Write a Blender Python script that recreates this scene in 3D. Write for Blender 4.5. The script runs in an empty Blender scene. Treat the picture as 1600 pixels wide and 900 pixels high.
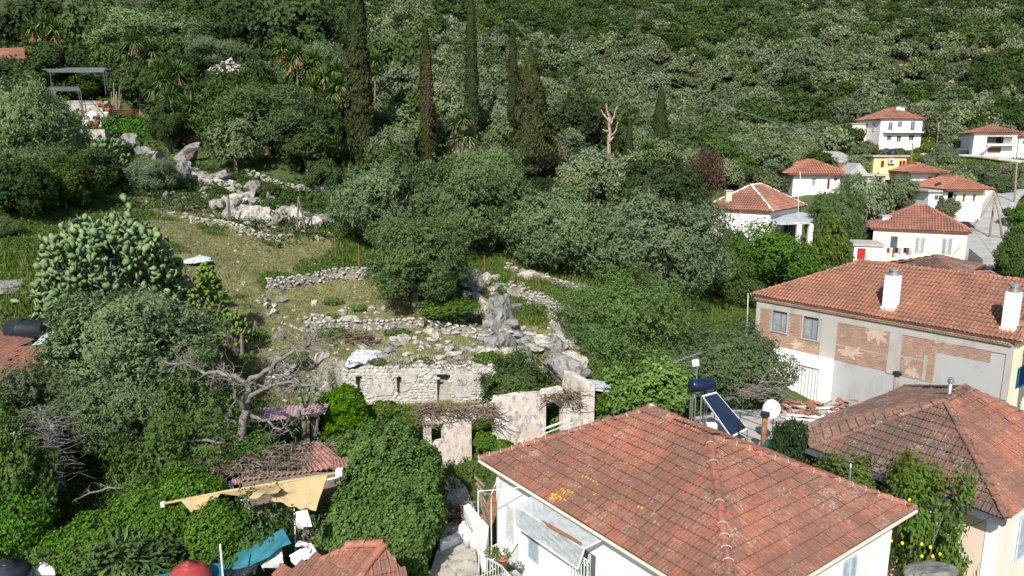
import bpy, math, random
import numpy as np
from mathutils import Vector, Matrix
R = math.radians
rnd = random.Random(7)
nr = np.random.default_rng(11)
SC = bpy.context.scene
COL = SC.collection

# ------------------------------------------------------------------ camera, sky, sun, exposure
CAMZ = 20.0; PITCH = R(11.0); FPX = 1110.0
cam_d = bpy.data.cameras.new('camera'); cam = bpy.data.objects.new('camera', cam_d); COL.objects.link(cam)
cam.location = (0, 0, CAMZ); cam.rotation_euler = (R(90) - PITCH, 0, 0)
cam_d.sensor_width = 36; cam_d.lens = FPX / 1600 * 36; cam_d.clip_start = .5; cam_d.clip_end = 4000
SC.camera = cam
SUN_EL = R(40); SUN_DX, SUN_DY = .24, 1.0          # horizontal travel direction of the sunlight
w = bpy.data.worlds.new('World'); SC.world = w; w.use_nodes = True
nt = w.node_tree; bg = nt.nodes['Background']; bg.inputs[1].default_value = .10
sky = nt.nodes.new('ShaderNodeTexSky'); sky.sky_type = 'NISHITA'; sky.sun_disc = False
sky.sun_elevation = SUN_EL; sky.sun_rotation = math.atan2(-SUN_DX, -SUN_DY)
nt.links.new(sky.outputs[0], bg.inputs[0])
sl = bpy.data.lights.new('sun', 'SUN'); so = bpy.data.objects.new('sun', sl); COL.objects.link(so)
sl.energy = 4.6; sl.angle = R(.53); sl.color = (1, .955, .88)
_l = math.hypot(SUN_DX, SUN_DY)
so.rotation_euler = Vector((SUN_DX / _l * math.cos(SUN_EL), SUN_DY / _l * math.cos(SUN_EL), -math.sin(SUN_EL))).to_track_quat('-Z', 'Y').to_euler()
so.location = (-20, -60, 80)
SC.view_settings.view_transform = 'Standard'; SC.view_settings.look = 'None'
SC.view_settings.exposure = 0.55; SC.view_settings.gamma = 1.0
SC.render.engine = 'CYCLES'
SC.cycles.max_bounces = 5; SC.cycles.diffuse_bounces = 2; SC.cycles.glossy_bounces = 2
SC.cycles.transmission_bounces = 4; SC.cycles.transparent_max_bounces = 6
SC.cycles.caustics_reflective = False; SC.cycles.caustics_refractive = False

# ------------------------------------------------------------------ pixel <-> place
CP, SP = math.cos(PITCH), math.sin(PITCH)
def ray(px, py):
    u, v = px - 800, py - 450
    return u, FPX * CP - v * SP, -FPX * SP - v * CP
def at(px, py, Y):
    x, y, z = ray(px, py); t = Y / y
    return Vector((x * t, Y, CAMZ + z * t))
def atz(px, py, z):
    x, y, zz = ray(px, py); t = (z - CAMZ) / zz
    return Vector((x * t, y * t, z))
def depth(x, y, z): return y * CP - (z - CAMZ) * SP
def proj(x, y, z):
    d = y * CP - (z - CAMZ) * SP; up = y * SP + (z - CAMZ) * CP
    return 800 + x / d * FPX, 450 - up / d * FPX, d
def plane_hit(px, py, p, n):
    r = Vector(ray(px, py)); o = Vector((0, 0, CAMZ)); t = (Vector(p) - o).dot(n) / r.dot(n)
    return o + r * t

# ------------------------------------------------------------------ vectorised value noise
_perm = nr.permutation(4096)
def _h(ix, iy, s): return (_perm[(_perm[(ix + s * 57) & 4095] + iy) & 4095] / 4096.0)
def vnoise(x, y, s=0):
    ix = np.floor(x).astype(np.int64); iy = np.floor(y).astype(np.int64); fx = x - ix; fy = y - iy
    fx = fx * fx * (3 - 2 * fx); fy = fy * fy * (3 - 2 * fy)
    a = _h(ix, iy, s); b = _h(ix + 1, iy, s); c = _h(ix, iy + 1, s); d = _h(ix + 1, iy + 1, s)
    return (a + (b - a) * fx) * (1 - fy) + (c + (d - c) * fx) * fy
def fbm(x, y, o=4, s=0):
    r = 0; a = .5
    for k in range(o): r = r + a * vnoise(x * 2 ** k, y * 2 ** k, s + k); a *= .5
    return r

# ------------------------------------------------------------------ materials
def C4(c): return (c[0], c[1], c[2], 1)
def newmat(name):
    m = bpy.data.materials.new(name); m.use_nodes = True
    t = m.node_tree; b = t.nodes['Principled BSDF']; b.inputs['Specular IOR Level'].default_value = .25
    return m, t, b
def nd(t, ty, **kw):
    n = t.nodes.new(ty)
    for k, v in kw.items():
        if k.startswith('i_'): n.inputs[int(k[2:])].default_value = v
        else: setattr(n, k, v)
    return n
def noise_n(t, scale, detail=4, rough=.6, vec=None):
    n = nd(t, 'ShaderNodeTexNoise'); n.inputs['Scale'].default_value = scale
    n.inputs['Detail'].default_value = detail; n.inputs['Roughness'].default_value = rough
    if vec is not None: t.links.new(vec, n.inputs['Vector'])
    return n.outputs['Fac']
def ramp(t, fac, stops):
    n = nd(t, 'ShaderNodeValToRGB'); e = n.color_ramp.elements
    while len(e) < len(stops): e.new(.5)
    for k, (p, c) in enumerate(stops):
        e[k].position = p; e[k].color = C4(c) if not isinstance(c, (int, float)) else (c, c, c, 1)
    t.links.new(fac, n.inputs[0]); return n.outputs[0]
def mix(t, fac, a, b, mode='MIX'):
    n = nd(t, 'ShaderNodeMix', data_type='RGBA', blend_type=mode)
    for s, v in ((n.inputs['Factor'], fac), (n.inputs[6], a), (n.inputs[7], b)):
        if isinstance(v, (int, float)): s.default_value = v
        elif isinstance(v, tuple): s.default_value = C4(v)
        else: t.links.new(v, s)
    return n.outputs[2]
def math_n(t, op, a, b=0.0):
    n = nd(t, 'ShaderNodeMath', operation=op)
    for s, v in ((n.inputs[0], a), (n.inputs[1], b)):
        if isinstance(v, (int, float)): s.default_value = v
        else: t.links.new(v, s)
    return n.outputs[0]
def pos(t): return nd(t, 'ShaderNodeNewGeometry').outputs['Position']
def scaled(t, v, s):
    n = nd(t, 'ShaderNodeVectorMath', operation='MULTIPLY'); t.links.new(v, n.inputs[0]); n.inputs[1].default_value = s
    return n.outputs[0]
def bump(t, b, h, strength=.5, dist=.02):
    n = nd(t, 'ShaderNodeBump'); n.inputs['Strength'].default_value = strength; n.inputs['Distance'].default_value = dist
    t.links.new(h, n.inputs['Height']); t.links.new(n.outputs[0], b.inputs['Normal'])
def rand_v(t):
    a = nd(t, 'ShaderNodeAttribute', attribute_name='v'); o = nd(t, 'ShaderNodeObjectInfo')
    return math_n(t, 'FRACT', math_n(t, 'ADD', a.outputs['Fac'], o.outputs['Random']))
def leaf_mat(name, dark, light, tip=None, trans=.25, rough=.5, objvar=.25):
    m, t, b = newmat(name)
    a = nd(t, 'ShaderNodeAttribute', attribute_name='v').outputs['Fac']
    c = mix(t, a, dark, light)
    if tip: c = mix(t, ramp(t, a, [(.86, 0), (.95, 1)]), c, tip)
    pn = noise_n(t, .9, 2, .5, pos(t))
    c = mix(t, ramp(t, pn, [(.3, 0), (.75, .5)]), c, mix(t, .5, c, (light[0] * 1.25, light[1] * 1.15, light[2] * .85)))
    o = nd(t, 'ShaderNodeObjectInfo').outputs['Random']
    hs = nd(t, 'ShaderNodeHueSaturation')
    t.links.new(math_n(t, 'ADD', math_n(t, 'MULTIPLY', o, objvar * 2), 1 - objvar), hs.inputs['Value'])
    t.links.new(math_n(t, 'ADD', math_n(t, 'MULTIPLY', math_n(t, 'FRACT', math_n(t, 'MULTIPLY', o, 7.3)), .024), .486), hs.inputs['Hue'])
    t.links.new(math_n(t, 'ADD', math_n(t, 'MULTIPLY', math_n(t, 'FRACT', math_n(t, 'MULTIPLY', o, 13.7)), .3), .82), hs.inputs['Saturation'])
    t.links.new(c, hs.inputs['Color']); c = hs.outputs[0]
    t.links.new(c, b.inputs['Base Color']); b.inputs['Roughness'].default_value = rough + .12; b.inputs['Specular IOR Level'].default_value = .03
    tr = nd(t, 'ShaderNodeBsdfTranslucent'); t.links.new(mix(t, .4, c, (.10, .16, .02)), tr.inputs[0])
    ms = nd(t, 'ShaderNodeMixShader'); ms.inputs[0].default_value = trans
    t.links.new(b.outputs[0], ms.inputs[1]); t.links.new(tr.outputs[0], ms.inputs[2])
    t.links.new(ms.outputs[0], t.nodes['Material Output'].inputs[0])
    return m
def mottled(name, c1, c2, scale=1.5, rough=.85, bstr=.3, c3=None, c3at=.62, metal=0, fine=18, dist=.02):
    m, t, b = newmat(name); p = pos(t)
    n1 = noise_n(t, scale, 6, .65, p); n2 = noise_n(t, fine, 3, .6, p)
    c = mix(t, ramp(t, n1, [(.32, 0), (.68, 1)]), c1, c2)
    if c3: c = mix(t, ramp(t, noise_n(t, scale * 2.3, 5, .7, scaled(t, p, (1, 1, .6))), [(c3at - .06, 0), (c3at + .05, 1)]), c, c3)
    c = mix(t, .35, c, mix(t, n2, (.4, .4, .4), (1, 1, 1)), 'MULTIPLY')
    c = mix(t, .18, c, (1, 1, 1), 'OVERLAY')
    t.links.new(c, b.inputs['Base Color']); b.inputs['Roughness'].default_value = rough; b.inputs['Metallic'].default_value = metal
    if bstr: bump(t, b, math_n(t, 'ADD', n1, math_n(t, 'MULTIPLY', n2, .3)), bstr, dist)
    return m
def plain(name, c, rough=.6, metal=0, var=.12):
    m, t, b = newmat(name)
    n = noise_n(t, 6, 4, .6, pos(t)); d = tuple(x * (1 - 2.4 * var) for x in c)
    t.links.new(mix(t, ramp(t, n, [(.35, 0), (.7, 1)]), d, c), b.inputs['Base Color'])
    b.inputs['Roughness'].default_value = rough; b.inputs['Metallic'].default_value = metal
    return m
def plaster(name, c, stain=(.35, .32, .28), amt=.5, streak=1.0):
    m, t, b = newmat(name); p = pos(t)
    n = noise_n(t, 1.1, 7, .7, scaled(t, p, (1, 1, .35))); f = noise_n(t, 30, 3, .6, p)
    c1 = mix(t, ramp(t, n, [(.50, 0), (.75, amt)]), c, stain)
    g = noise_n(t, 5, 5, .7, p)
    c1 = mix(t, ramp(t, g, [(.58, 0), (.78, amt * .6)]), c1, tuple(x * .7 for x in c))
    t.links.new(c1, b.inputs['Base Color']); b.inputs['Roughness'].default_value = .9
    bump(t, b, math_n(t, 'ADD', f, math_n(t, 'MULTIPLY', g, 2)), .35, .012)
    return m
def tile_mat(name, base, alt, dirt=(.12, .085, .065), pale=(.42, .38, .34), dirt_amt=.8, pale_amt=.6, yellow=0):
    m, t, b = newmat(name); p = pos(t); r = rand_v(t)
    c = mix(t, r, base, alt)
    c = mix(t, ramp(t, math_n(t, 'FRACT', math_n(t, 'MULTIPLY', r, 5.7)), [(.80, 0), (.95, .5)]), c, tuple(min(1, x * 1.35) for x in base))
    d = noise_n(t, .55, 5, .7, p); d2 = noise_n(t, 9, 5, .8, p)
    dm = math_n(t, 'ADD', math_n(t, 'MULTIPLY', d, .75), math_n(t, 'MULTIPLY', d2, .75))
    pan = nd(t, 'ShaderNodeAttribute', attribute_name='pan').outputs['Fac']
    dm = math_n(t, 'ADD', math_n(t, 'SUBTRACT', dm, .15), math_n(t, 'MULTIPLY', pan, .13))
    dm = math_n(t, 'ADD', dm, math_n(t, 'MULTIPLY', r, .10))
    c = mix(t, ramp(t, dm, [(.56, 0), (.74, dirt_amt)]), c, dirt)
    l = noise_n(t, 14, 3, .8, p); l2 = noise_n(t, 1.4, 4, .6, p)
    c = mix(t, ramp(t, math_n(t, 'ADD', math_n(t, 'MULTIPLY', l, .7), math_n(t, 'MULTIPLY', l2, .5)), [(.66, 0), (.76, pale_amt)]), c, pale)
    if yellow:
        y = noise_n(t, .5, 2, .5, p); y2 = noise_n(t, 9, 3, .7, p)
        c = mix(t, ramp(t, math_n(t, 'ADD', y, math_n(t, 'MULTIPLY', y2, .5)), [(.97 - yellow, 0), (1.0 - yellow, .9)]), c, (.5, .27, .02))
    t.links.new(c, b.inputs['Base Color']); b.inputs['Roughness'].default_value = .85
    bump(t, b, d2, .3, .01)
    return m
def corrugated(name, c1, c2, stain): return mottled(name, c1, c2, 2.5, .7, .1, stain, .56)

M = {}
M['olive'] = leaf_mat('olive_leaf', (.062, .108, .043), (.162, .226, .108), (.25, .30, .18), .25, .45)
M['olive_far'] = leaf_mat('olive_leaf_far', (.075, .108, .050), (.175, .215, .118), (.25, .28, .18), .2, .5, .3)
M['broad'] = leaf_mat('broadleaf', (.026, .054, .016), (.072, .118, .034), None, .2, .45)
M['broad_far'] = leaf_mat('maquis_leaf', (.028, .058, .017), (.075, .115, .036), None, .25, .5, .35)
M['dark'] = leaf_mat('dark_leaf', (.018, .036, .014), (.050, .080, .030), None, .15, .5)
M['bright'] = leaf_mat('bright_leaf', (.036, .090, .014), (.092, .170, .030), (.13, .22, .05), .3, .45, .12)
M['ivy'] = leaf_mat('ivy_leaf', (.038, .112, .012), (.095, .205, .022), (.13, .24, .04), .25, .4, .08)
M['feather'] = leaf_mat('feathery_leaf', (.070, .150, .034), (.150, .260, .070), (.19, .29, .10), .3, .45, .12)
M['lime'] = leaf_mat('lime_leaf', (.055, .095, .012), (.14, .19, .024), (.20, .23, .05), .3, .45, .12)
M['citrus'] = leaf_mat('citrus_leaf', (.040, .105, .014), (.115, .205, .028), (.25, .30, .08), .25, .35, .05)
M['glossy'] = leaf_mat('glossy_citrus_leaf', (.060, .145, .018), (.17, .29, .045), (.34, .40, .12), .25, .3, .05)
M['cypress'] = leaf_mat('cypress_leaf', (.018, .030, .010), (.055, .072, .024), (.075, .075, .035), .1, .6, .1)
M['brownleaf'] = leaf_mat('brown_leaf', (.055, .042, .028), (.13, .10, .065), None, .2, .6, .2)
M['grass'] = leaf_mat('grass_blade', (.055, .11, .018), (.13, .20, .035), (.26, .23, .10), .3, .6, .1)
M['drygrass'] = leaf_mat('dry_grass_blade', (.15, .175, .055), (.31, .305, .13), None, .3, .7, .1)
M['yucca'] = leaf_mat('yucca_leaf', (.036, .090, .018), (.11, .19, .045), (.20, .26, .08), .15, .35, .1)
M['skirt'] = leaf_mat('dead_leaf_skirt', (.17, .125, .07), (.36, .28, .17), None, .1, .7, .1)
M['cactus'] = leaf_mat('cactus_pad', (.115, .185, .085), (.215, .295, .155), (.24, .27, .08), 0, .5, .12)
M['cactus_lime'] = leaf_mat('cactus_pad_lime', (.11, .18, .03), (.20, .27, .05), (.26, .30, .08), 0, .5, .12)
M['bark'] = mottled('bark', (.10, .085, .065), (.22, .19, .155), 5, .9, .8)
M['deadwood'] = mottled('dead_wood', (.10, .088, .078), (.24, .22, .195), 6, .9, .6, (.12, .10, .085), .62)
M['twig'] = mottled('dry_twig', (.12, .09, .06), (.26, .20, .14), 6, .9, .3)
M['rock'] = mottled('limestone', (.13, .125, .115), (.30, .29, .27), 1.6, .92, 1.0, (.085, .085, .078), .57, 0, 9, .06)
M['rockw'] = mottled('white_limestone', (.27, .25, .21), (.46, .43, .37), 1.4, .92, 1.0, (.17, .16, .145), .56, 0, 9, .06)
M['slab'] = mottled('pale_slab', (.40, .43, .47), (.62, .65, .70), 2.2, .85, .4, (.20, .21, .22), .57, 0, 12, .03)
M['stone'] = mottled('wall_stone', (.26, .245, .22), (.50, .475, .43), 2.5, .92, .8, (.14, .135, .12), .58, 0, 14, .03)
M['ruinstone'] = mottled('ruin_stone', (.33, .315, .285), (.56, .54, .50), 2.5, .92, .8, (.19, .18, .165), .6, 0, 14, .03)
M['palemortar'] = mottled('pale_lime_mortar', (.30, .28, .245), (.46, .44, .40), 3, .95, .8, (.18, .17, .15), .6)
M['mortar'] = mottled('rubble_core', (.13, .115, .09), (.27, .245, .20), 4, .95, .8)
M['pinkplaster'] = mottled('pink_plaster', (.50, .40, .345), (.66, .60, .54), 1.6, .92, .6, (.28, .265, .24), .56, 0, 10)
M['white'] = plaster('white_paint', (.80, .80, .79), (.42, .40, .36), .45)
M['whiteclean'] = plaster('white_render', (.80, .79, .78), (.46, .44, .41), .32)
M['cream'] = plaster('cream_paint', (.78, .71, .53), (.42, .36, .26), .4)
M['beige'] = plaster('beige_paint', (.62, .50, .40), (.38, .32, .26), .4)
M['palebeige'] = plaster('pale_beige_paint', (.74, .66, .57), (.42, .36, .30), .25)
M['orangepaint'] = plaster('ochre_paint', (.72, .52, .26), (.4, .3, .2), .3)
M['brickplaster'] = mottled('thin_brick_plaster', (.36, .26, .19), (.48, .38, .30), 4, .95, .5)
M['concrete'] = plaster('concrete', (.38, .365, .33), (.20, .19, .175), .85)
M['greyrender'] = plaster('grey_render', (.37, .372, .37), (.24, .24, .235), .85)
M['brick'] = tile_mat('red_brick', (.32, .175, .120), (.44, .30, .215), (.27, .19, .15), (.50, .44, .38), .6, 1.0)
M['tileA'] = tile_mat('clay_tile_weathered', (.31, .112, .070), (.38, .165, .110), (.130, .080, .062), (.46, .38, .32), .82, .5)
M['tileB'] = tile_mat('clay_tile_orange', (.31, .125, .076), (.40, .185, .115), (.12, .075, .06), (.46, .34, .26), .7, .35)
M['tileF'] = tile_mat('clay_tile_brown', (.20, .092, .064), (.28, .145, .105), (.095, .072, .060), (.42, .37, .33), .95, .65, -.03)
M['tileR'] = tile_mat('clay_tile_red', (.34, .125, .078), (.44, .19, .125), (.13, .08, .065), (.40, .33, .29), .8, .35)
M['tilefar'] = tile_mat('clay_tile_far', (.35, .13, .080), (.44, .19, .12), (.14, .09, .07), (.42, .34, .28), .6, .3)
M['mortarline'] = mottled('pale_mortar', (.42, .36, .31), (.60, .55, .50), 8, .9, .5)
M['metal'] = plain('grey_metal', (.20, .22, .24), .45, .6)
M['galv'] = plain('galvanised_metal', (.52, .54, .56), .4, .7)
M['rust'] = mottled('rusty_metal', (.14, .065, .035), (.28, .14, .08), 5, .8, .3)
M['darkmetal'] = plain('dark_metal', (.05, .05, .055), .5, .3)
M['black'] = plain('black_plastic', (.028, .032, .040), .38, 0, .2)
M['whitemetal'] = plain('white_painted_metal', (.74, .75, .75), .4)
M['glass'] = plain('window_glass', (.09, .12, .14), .08, .0); M['glass'].node_tree.nodes['Principled BSDF'].inputs['Specular IOR Level'].default_value = .8
M['dirtyglass'] = mottled('dusty_glass', (.16, .20, .23), (.28, .32, .35), 3, .25, 0)
M['panel'] = plain('solar_glass', (.012, .022, .060), .12); M['panel'].node_tree.nodes['Principled BSDF'].inputs['Specular IOR Level'].default_value = .8
M['bluetank'] = plain('blue_tank_paint', (.012, .022, .060), .2)
M['paleblue'] = plain('pale_blue_shutter', (.50, .60, .68), .55)
M['red'] = plain('red_paint', (.48, .025, .02), .5)
M['brownpaint'] = plain('brown_paint', (.17, .09, .06), .6)
M['awning'] = mottled('awning_canvas', (.33, .235, .115), (.44, .325, .17), 2, .8, .4, (.25, .19, .11), .62)
M['teal'] = mottled('teal_netting', (.015, .10, .13), (.03, .17, .21), 3, .7, .3)
M['greentarp'] = mottled('green_tarp', (.010, .055, .028), (.02, .10, .05), 4, .6, .4)
M['greytarp'] = mottled('grey_tarp', (.10, .10, .095), (.22, .22, .20), 4, .6, .5)
M['redplastic'] = plain('red_plastic', (.36, .055, .05), .45)
M['terracotta'] = plain('terracotta', (.45, .19, .11), .8)
M['pinksheet'] = corrugated('pink_corrugated_sheet', (.36, .22, .25), (.47, .32, .35), (.22, .15, .15))
M['rustsheet'] = corrugated('rusty_corrugated_sheet', (.27, .13, .10), (.38, .20, .17), (.12, .075, .055))
M['greysheet'] = corrugated('grey_corrugated_sheet', (.34, .37, .40), (.50, .52, .54), (.24, .23, .22))
M['asphalt'] = mottled('asphalt', (.24, .24, .23), (.34, .34, .325), .8, .9, .2)
M['path'] = mottled('old_concrete', (.30, .28, .24), (.46, .43, .38), 1.5, .95, .5, (.15, .16, .08), .6)
M['wood'] = mottled('weathered_wood', (.17, .13, .095), (.30, .245, .19), 4, .85, .3)
M['polyc'] = plain('cloudy_plastic_sheet', (.55, .60, .62), .3); 
_b = M['polyc'].node_tree.nodes['Principled BSDF']; _b.inputs['Alpha'].default_value = .62
M['yellowfruit'] = plain('lemon_skin', (.75, .55, .03), .5)
M['blue'] = plain('blue_sign_paint', (.02, .16, .42), .4)
M['flower'] = plain('yellow_blossom', (.55, .48, .03), .7)
M['whitecloth'] = plain('white_cloth', (.75, .76, .78), .8)

# ------------------------------------------------------------------ object helpers
def tag(o, label=None, cat=None, group=None, kind=None):
    if label: o['label'] = label
    if cat: o['category'] = cat
    if group: o['group'] = group
    if kind or cat: o['kind'] = kind or 'thing'
    return o
def link(name, me, parent=None, mtx=None):
    o = bpy.data.objects.new(name, me); COL.objects.link(o)
    if parent is not None: o.parent = parent
    if mtx is not None: o.matrix_basis = mtx
    return o
def thing(name, label, cat, loc=(0, 0, 0), rz=0, group=None):
    o = link(name, None); o.location = loc; o.rotation_euler = (0, 0, rz); o.empty_display_size = .3
    return tag(o, label, cat, group)
def npmesh(name, V, F, mats, fattr=None, mi=None, smooth=False):
    """V (n,3); F (m,k) all faces with k corners"""
    me = bpy.data.meshes.new(name); V = np.ascontiguousarray(V, np.float32); F = np.ascontiguousarray(F, np.int32)
    k = F.shape[1]
    me.vertices.add(len(V)); me.vertices.foreach_set('co', V.ravel())
    me.loops.add(F.size); me.loops.foreach_set('vertex_index', F.ravel())
    me.polygons.add(len(F)); me.polygons.foreach_set('loop_start', np.arange(0, F.size, k, dtype=np.int32))
    if mi is not None: me.polygons.foreach_set('material_index', np.asarray(mi, np.int32))
    me.polygons.foreach_set('use_smooth', np.full(len(F), smooth))
    for m in (mats if isinstance(mats, (list, tuple)) else [mats]): me.materials.append(m)
    if fattr is not None:
        a = me.attributes.new('v', 'FLOAT', 'FACE'); a.data.foreach_set('value', np.asarray(fattr, np.float32))
    me.update(calc_edges=True); me.validate(); return me
class MB:
    def __init__(s): s.v = []; s.f = []; s.a = []
    def add(s, vs, fs, a=0.0):
        n = len(s.v); s.v += [tuple(v) for v in vs]
        for f in fs: s.f.append(tuple(i + n for i in f)); s.a.append(a)
    def box(s, lo, hi, mtx=None, a=0.0):
        x0, y0, z0 = lo; x1, y1, z1 = hi
        vs = [(x0, y0, z0), (x1, y0, z0), (x1, y1, z0), (x0, y1, z0), (x0, y0, z1), (x1, y0, z1), (x1, y1, z1), (x0, y1, z1)]
        if mtx is not None: vs = [mtx @ Vector(v) for v in vs]
        s.add(vs, [(0, 3, 2, 1), (4, 5, 6, 7), (0, 1, 5, 4), (1, 2, 6, 5), (2, 3, 7, 6), (3, 0, 4, 7)], a); return s
    def bar(s, p, q, w=.05, h=None, a=0.0):
        p = Vector(p); q = Vector(q); d = q - p; L = d.length
        if L < 1e-5: return s
        m = Matrix.Translation(p) @ d.to_track_quat('Z', 'Y').to_matrix().to_4x4(); h = h or w
        return s.box((-w / 2, -h / 2, 0), (w / 2, h / 2, L), m, a)
    def tube(s, pts, rad, n=6, cap=True, a=0.0):
        pts = [Vector(p) for p in pts]
        if not isinstance(rad, (list, tuple)): rad = [rad] * len(pts)
        base = len(s.v); prev = None
        for i, p in enumerate(pts):
            d = (pts[min(i + 1, len(pts) - 1)] - pts[max(i - 1, 0)])
            d = d.normalized() if d.length > 1e-7 else Vector((0, 0, 1))
            if prev is None: x = d.orthogonal().normalized()
            else:
                x = prev - d * prev.dot(d); x = x.normalized() if x.length > 1e-5 else d.orthogonal().normalized()
            prev = x; y = d.cross(x)
            for k in range(n):
                t = 2 * math.pi * k / n; s.v.append(tuple(p + (x * math.cos(t) + y * math.sin(t)) * rad[i]))
        for i in range(len(pts) - 1):
            for k in range(n):
                k2 = (k + 1) % n
                s.f.append((base + i * n + k, base + i * n + k2, base + (i + 1) * n + k2, base + (i + 1) * n + k)); s.a.append(a)
        if cap:
            s.f.append(tuple(base + k for k in reversed(range(n)))); s.a.append(a)
            e = base + (len(pts) - 1) * n; s.f.append(tuple(e + k for k in range(n))); s.a.append(a)
        return s
    def lathe(s, prof, n=16, c=(0, 0, 0), mtx=None):
        base = len(s.v)
        for r, z in prof:
            for k in range(n):
                t = 2 * math.pi * k / n; v = Vector((c[0] + r * math.cos(t), c[1] + r * math.sin(t), c[2] + z))
                s.v.append(tuple(mtx @ v if mtx is not None else v))
        for i in range(len(prof) - 1):
            for k in range(n):
                k2 = (k + 1) % n; s.f.append((base + i * n + k, base + i * n + k2, base + (i + 1) * n + k2, base + (i + 1) * n + k)); s.a.append(0)
        s.f.append(tuple(base + k for k in reversed(range(n)))); s.a.append(0)
        e = base + (len(prof) - 1) * n; s.f.append(tuple(e + k for k in range(n))); s.a.append(0)
        return s
    def sheet(s, P, nu, nv):
        """P(u,v)->Vector"""
        b = len(s.v)
        for j in range(nv + 1):
            for i in range(nu + 1): s.v.append(tuple(P(i / nu, j / nv)))
        for j in range(nv):
            for i in range(nu):
                a = b + j * (nu + 1) + i; s.f.append((a, a + 1, a + nu + 2, a + nu + 1)); s.a.append(0)
        return s
    def mesh(s, name, mat, smooth=False):
        me = bpy.data.meshes.new(name); me.from_pydata(s.v, [], s.f)
        for m in (mat if isinstance(mat, (list, tuple)) else [mat]): me.materials.append(m)
        if any(s.a):
            a = me.attributes.new('v', 'FLOAT', 'FACE'); a.data.foreach_set('value', s.a)
        if smooth: me.polygons.foreach_set('use_smooth', [True] * len(me.polygons))
        me.update(); return me
    def build(s, name, mat, parent=None, smooth=False, solid=0):
        o = link(name, s.mesh(name, mat, smooth), parent)
        if solid:
            md = o.modifiers.new('s', 'SOLIDIFY'); md.thickness = solid; md.offset = 0
        return o

# ------------------------------------------------------------------ terrain
CTRL = []
def cp(px, py, Y, dz=0.0):
    p = at(px, py, Y); CTRL.append((p.x, p.y, p.z + dz))
def cw(x, y, z): CTRL.append((x, y, z))
for a in [(0, 450, 38), (60, 470, 36), (330, 560, 35), (420, 590, 33.5), (500, 520, 39), (450, 480, 43), (600, 490, 42), (570, 553, 38),
          (700, 545, 38.5), (780, 545, 39), (480, 400, 50), (300, 400, 46), (200, 450, 39), (300, 330, 58), (390, 345, 58), (480, 355, 56), (230, 270, 70), (300, 275, 68),
          (150, 205, 84), (560, 400, 51), (700, 395, 54), (800, 430, 50), (820, 470, 46), (880, 520, 42), (870, 585, 37.5), (940, 612, 36),
          (1000, 570, 41), (1060, 530, 46), (1090, 480, 50), (1150, 480, 54), (1100, 450, 58), (575, 275, 75), (668, 268, 78), (735, 228, 85),
          (780, 275, 72), (825, 292, 68), (950, 252, 90), (1030, 250, 98), (1405, 237, 160), (1560, 245, 135), (1480, 235, 150), (1590, 300, 110), (1530, 370, 85),
          (1560, 430, 70), (1600, 448, 66), (1500, 412, 69), (1380, 412, 69), (1300, 242, 125), (1330, 405, 66), (640, 520, 40), (560, 330, 64), (650, 300, 66),
          (400, 250, 72), (480, 250, 75), (180, 250, 68), (120, 330, 52), (40, 330, 50), (700, 300, 64), (900, 300, 76), (1000, 300, 84),
          (1290, 307, 90), (1440, 300, 100), (1500, 310, 98), (1600, 330, 92)]: cp(*a)
for a in [(1000, 150, 150, -3), (1200, 215, 150, -3), (1100, 180, 152, -3), (900, 100, 165, -3), (800, 60, 185, -3), (700, 20, 205, -4), (500, 0, 165, -5), (300, 0, 150, -5),
          (0, 0, 140, -5), (100, 100, 112, -4), (360, 108, 104, 0), (450, 130, 100, -4), (640, 130, 112, -4), (0, 110, 105, -2), (850, 170, 120, -4), (720, 100, 135, -4), (1150, 240, 118, -3),
          (1350, 160, 195, -2), (1500, 165, 185, -2), (1600, 180, 175, -2), (1450, 85, 270, -2), (1250, 100, 260, -2), (1050, 90, 280, -3), (1550, 0, 400, -2), (1250, 0, 400, -2), (950, 0, 390, -2),
          (1600, 80, 270, -2), (250, -60, 180, -4), (600, -60, 240, -4), (-100, 0, 150, -4)]: cp(*a)
for a in [(-9.2, 35.2, 6.9), (-5, 35.2, 6.75), (0, 35.2, 6.6), (-9.2, 36.7, 8.8), (-5, 36.7, 8.9), (-1, 36.7, 8.8), (3, 36.6, 8.0), (-3.8, 30, 5.6), (0, 32, 5.6), (3.8, 33.6, 5.7), (0, 27, 5.4),
          (-2, 24, 5.3), (-3, 21, 5.2), (-8, 22, 5.6), (-14, 22, 6.2), (-10, 27, 6.6), (-14, 30, 8.4), (-19, 27, 8.0), (-22, 32, 9.6), (-20, 22, 6.3), (-18, 31.5, 9.6), (3, 24, 5.3), (8, 31, 5.0), (12, 33, 4.6), (13, 40, 5.2), (18, 50, 6.8),
          (20, 30, 4), (25, 24, 3.5), (30, 30, 3.5), (24, 42, 4.2), (36, 38, 4.5), (34, 52, 7), (10, 10, 4), (-10, 10, 5), (30, 5, 2), (-30, 10, 7), (0, -40, 3), (60, -20, 0), (-60, -20, 8),
          (27, 72, 9.3), (30, 86, 10.5), (30, 62, 8.5), (20, 64, 8.8), (60, 55, 7), (70, 80, 9), (-60, 60, 17), (-90, 90, 30), (-70, 120, 36), (-140, 160, 60),
          (20, 230, 22), (60, 215, 14), (100, 205, 12), (150, 230, 25), (-40, 260, 55), (-120, 300, 100), (200, 140, 18), (260, 260, 60), (150, 60, 10),
          (0, 600, 150), (250, 600, 150), (-300, 500, 160), (500, 500, 130), (0, 900, 230), (500, 900, 230), (-500, 900, 240), (-900, 300, 220), (900, 300, 140), (-600, -300, 80), (600, -300, -10), (0, -300, -5), (400, 60, 30), (-300, 60, 90)]: cw(*a)
CA = np.array(CTRL)
_D = np.sqrt(((CA[:, None, :2] - CA[None, :, :2]) ** 2).sum(2) + .8)
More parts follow.
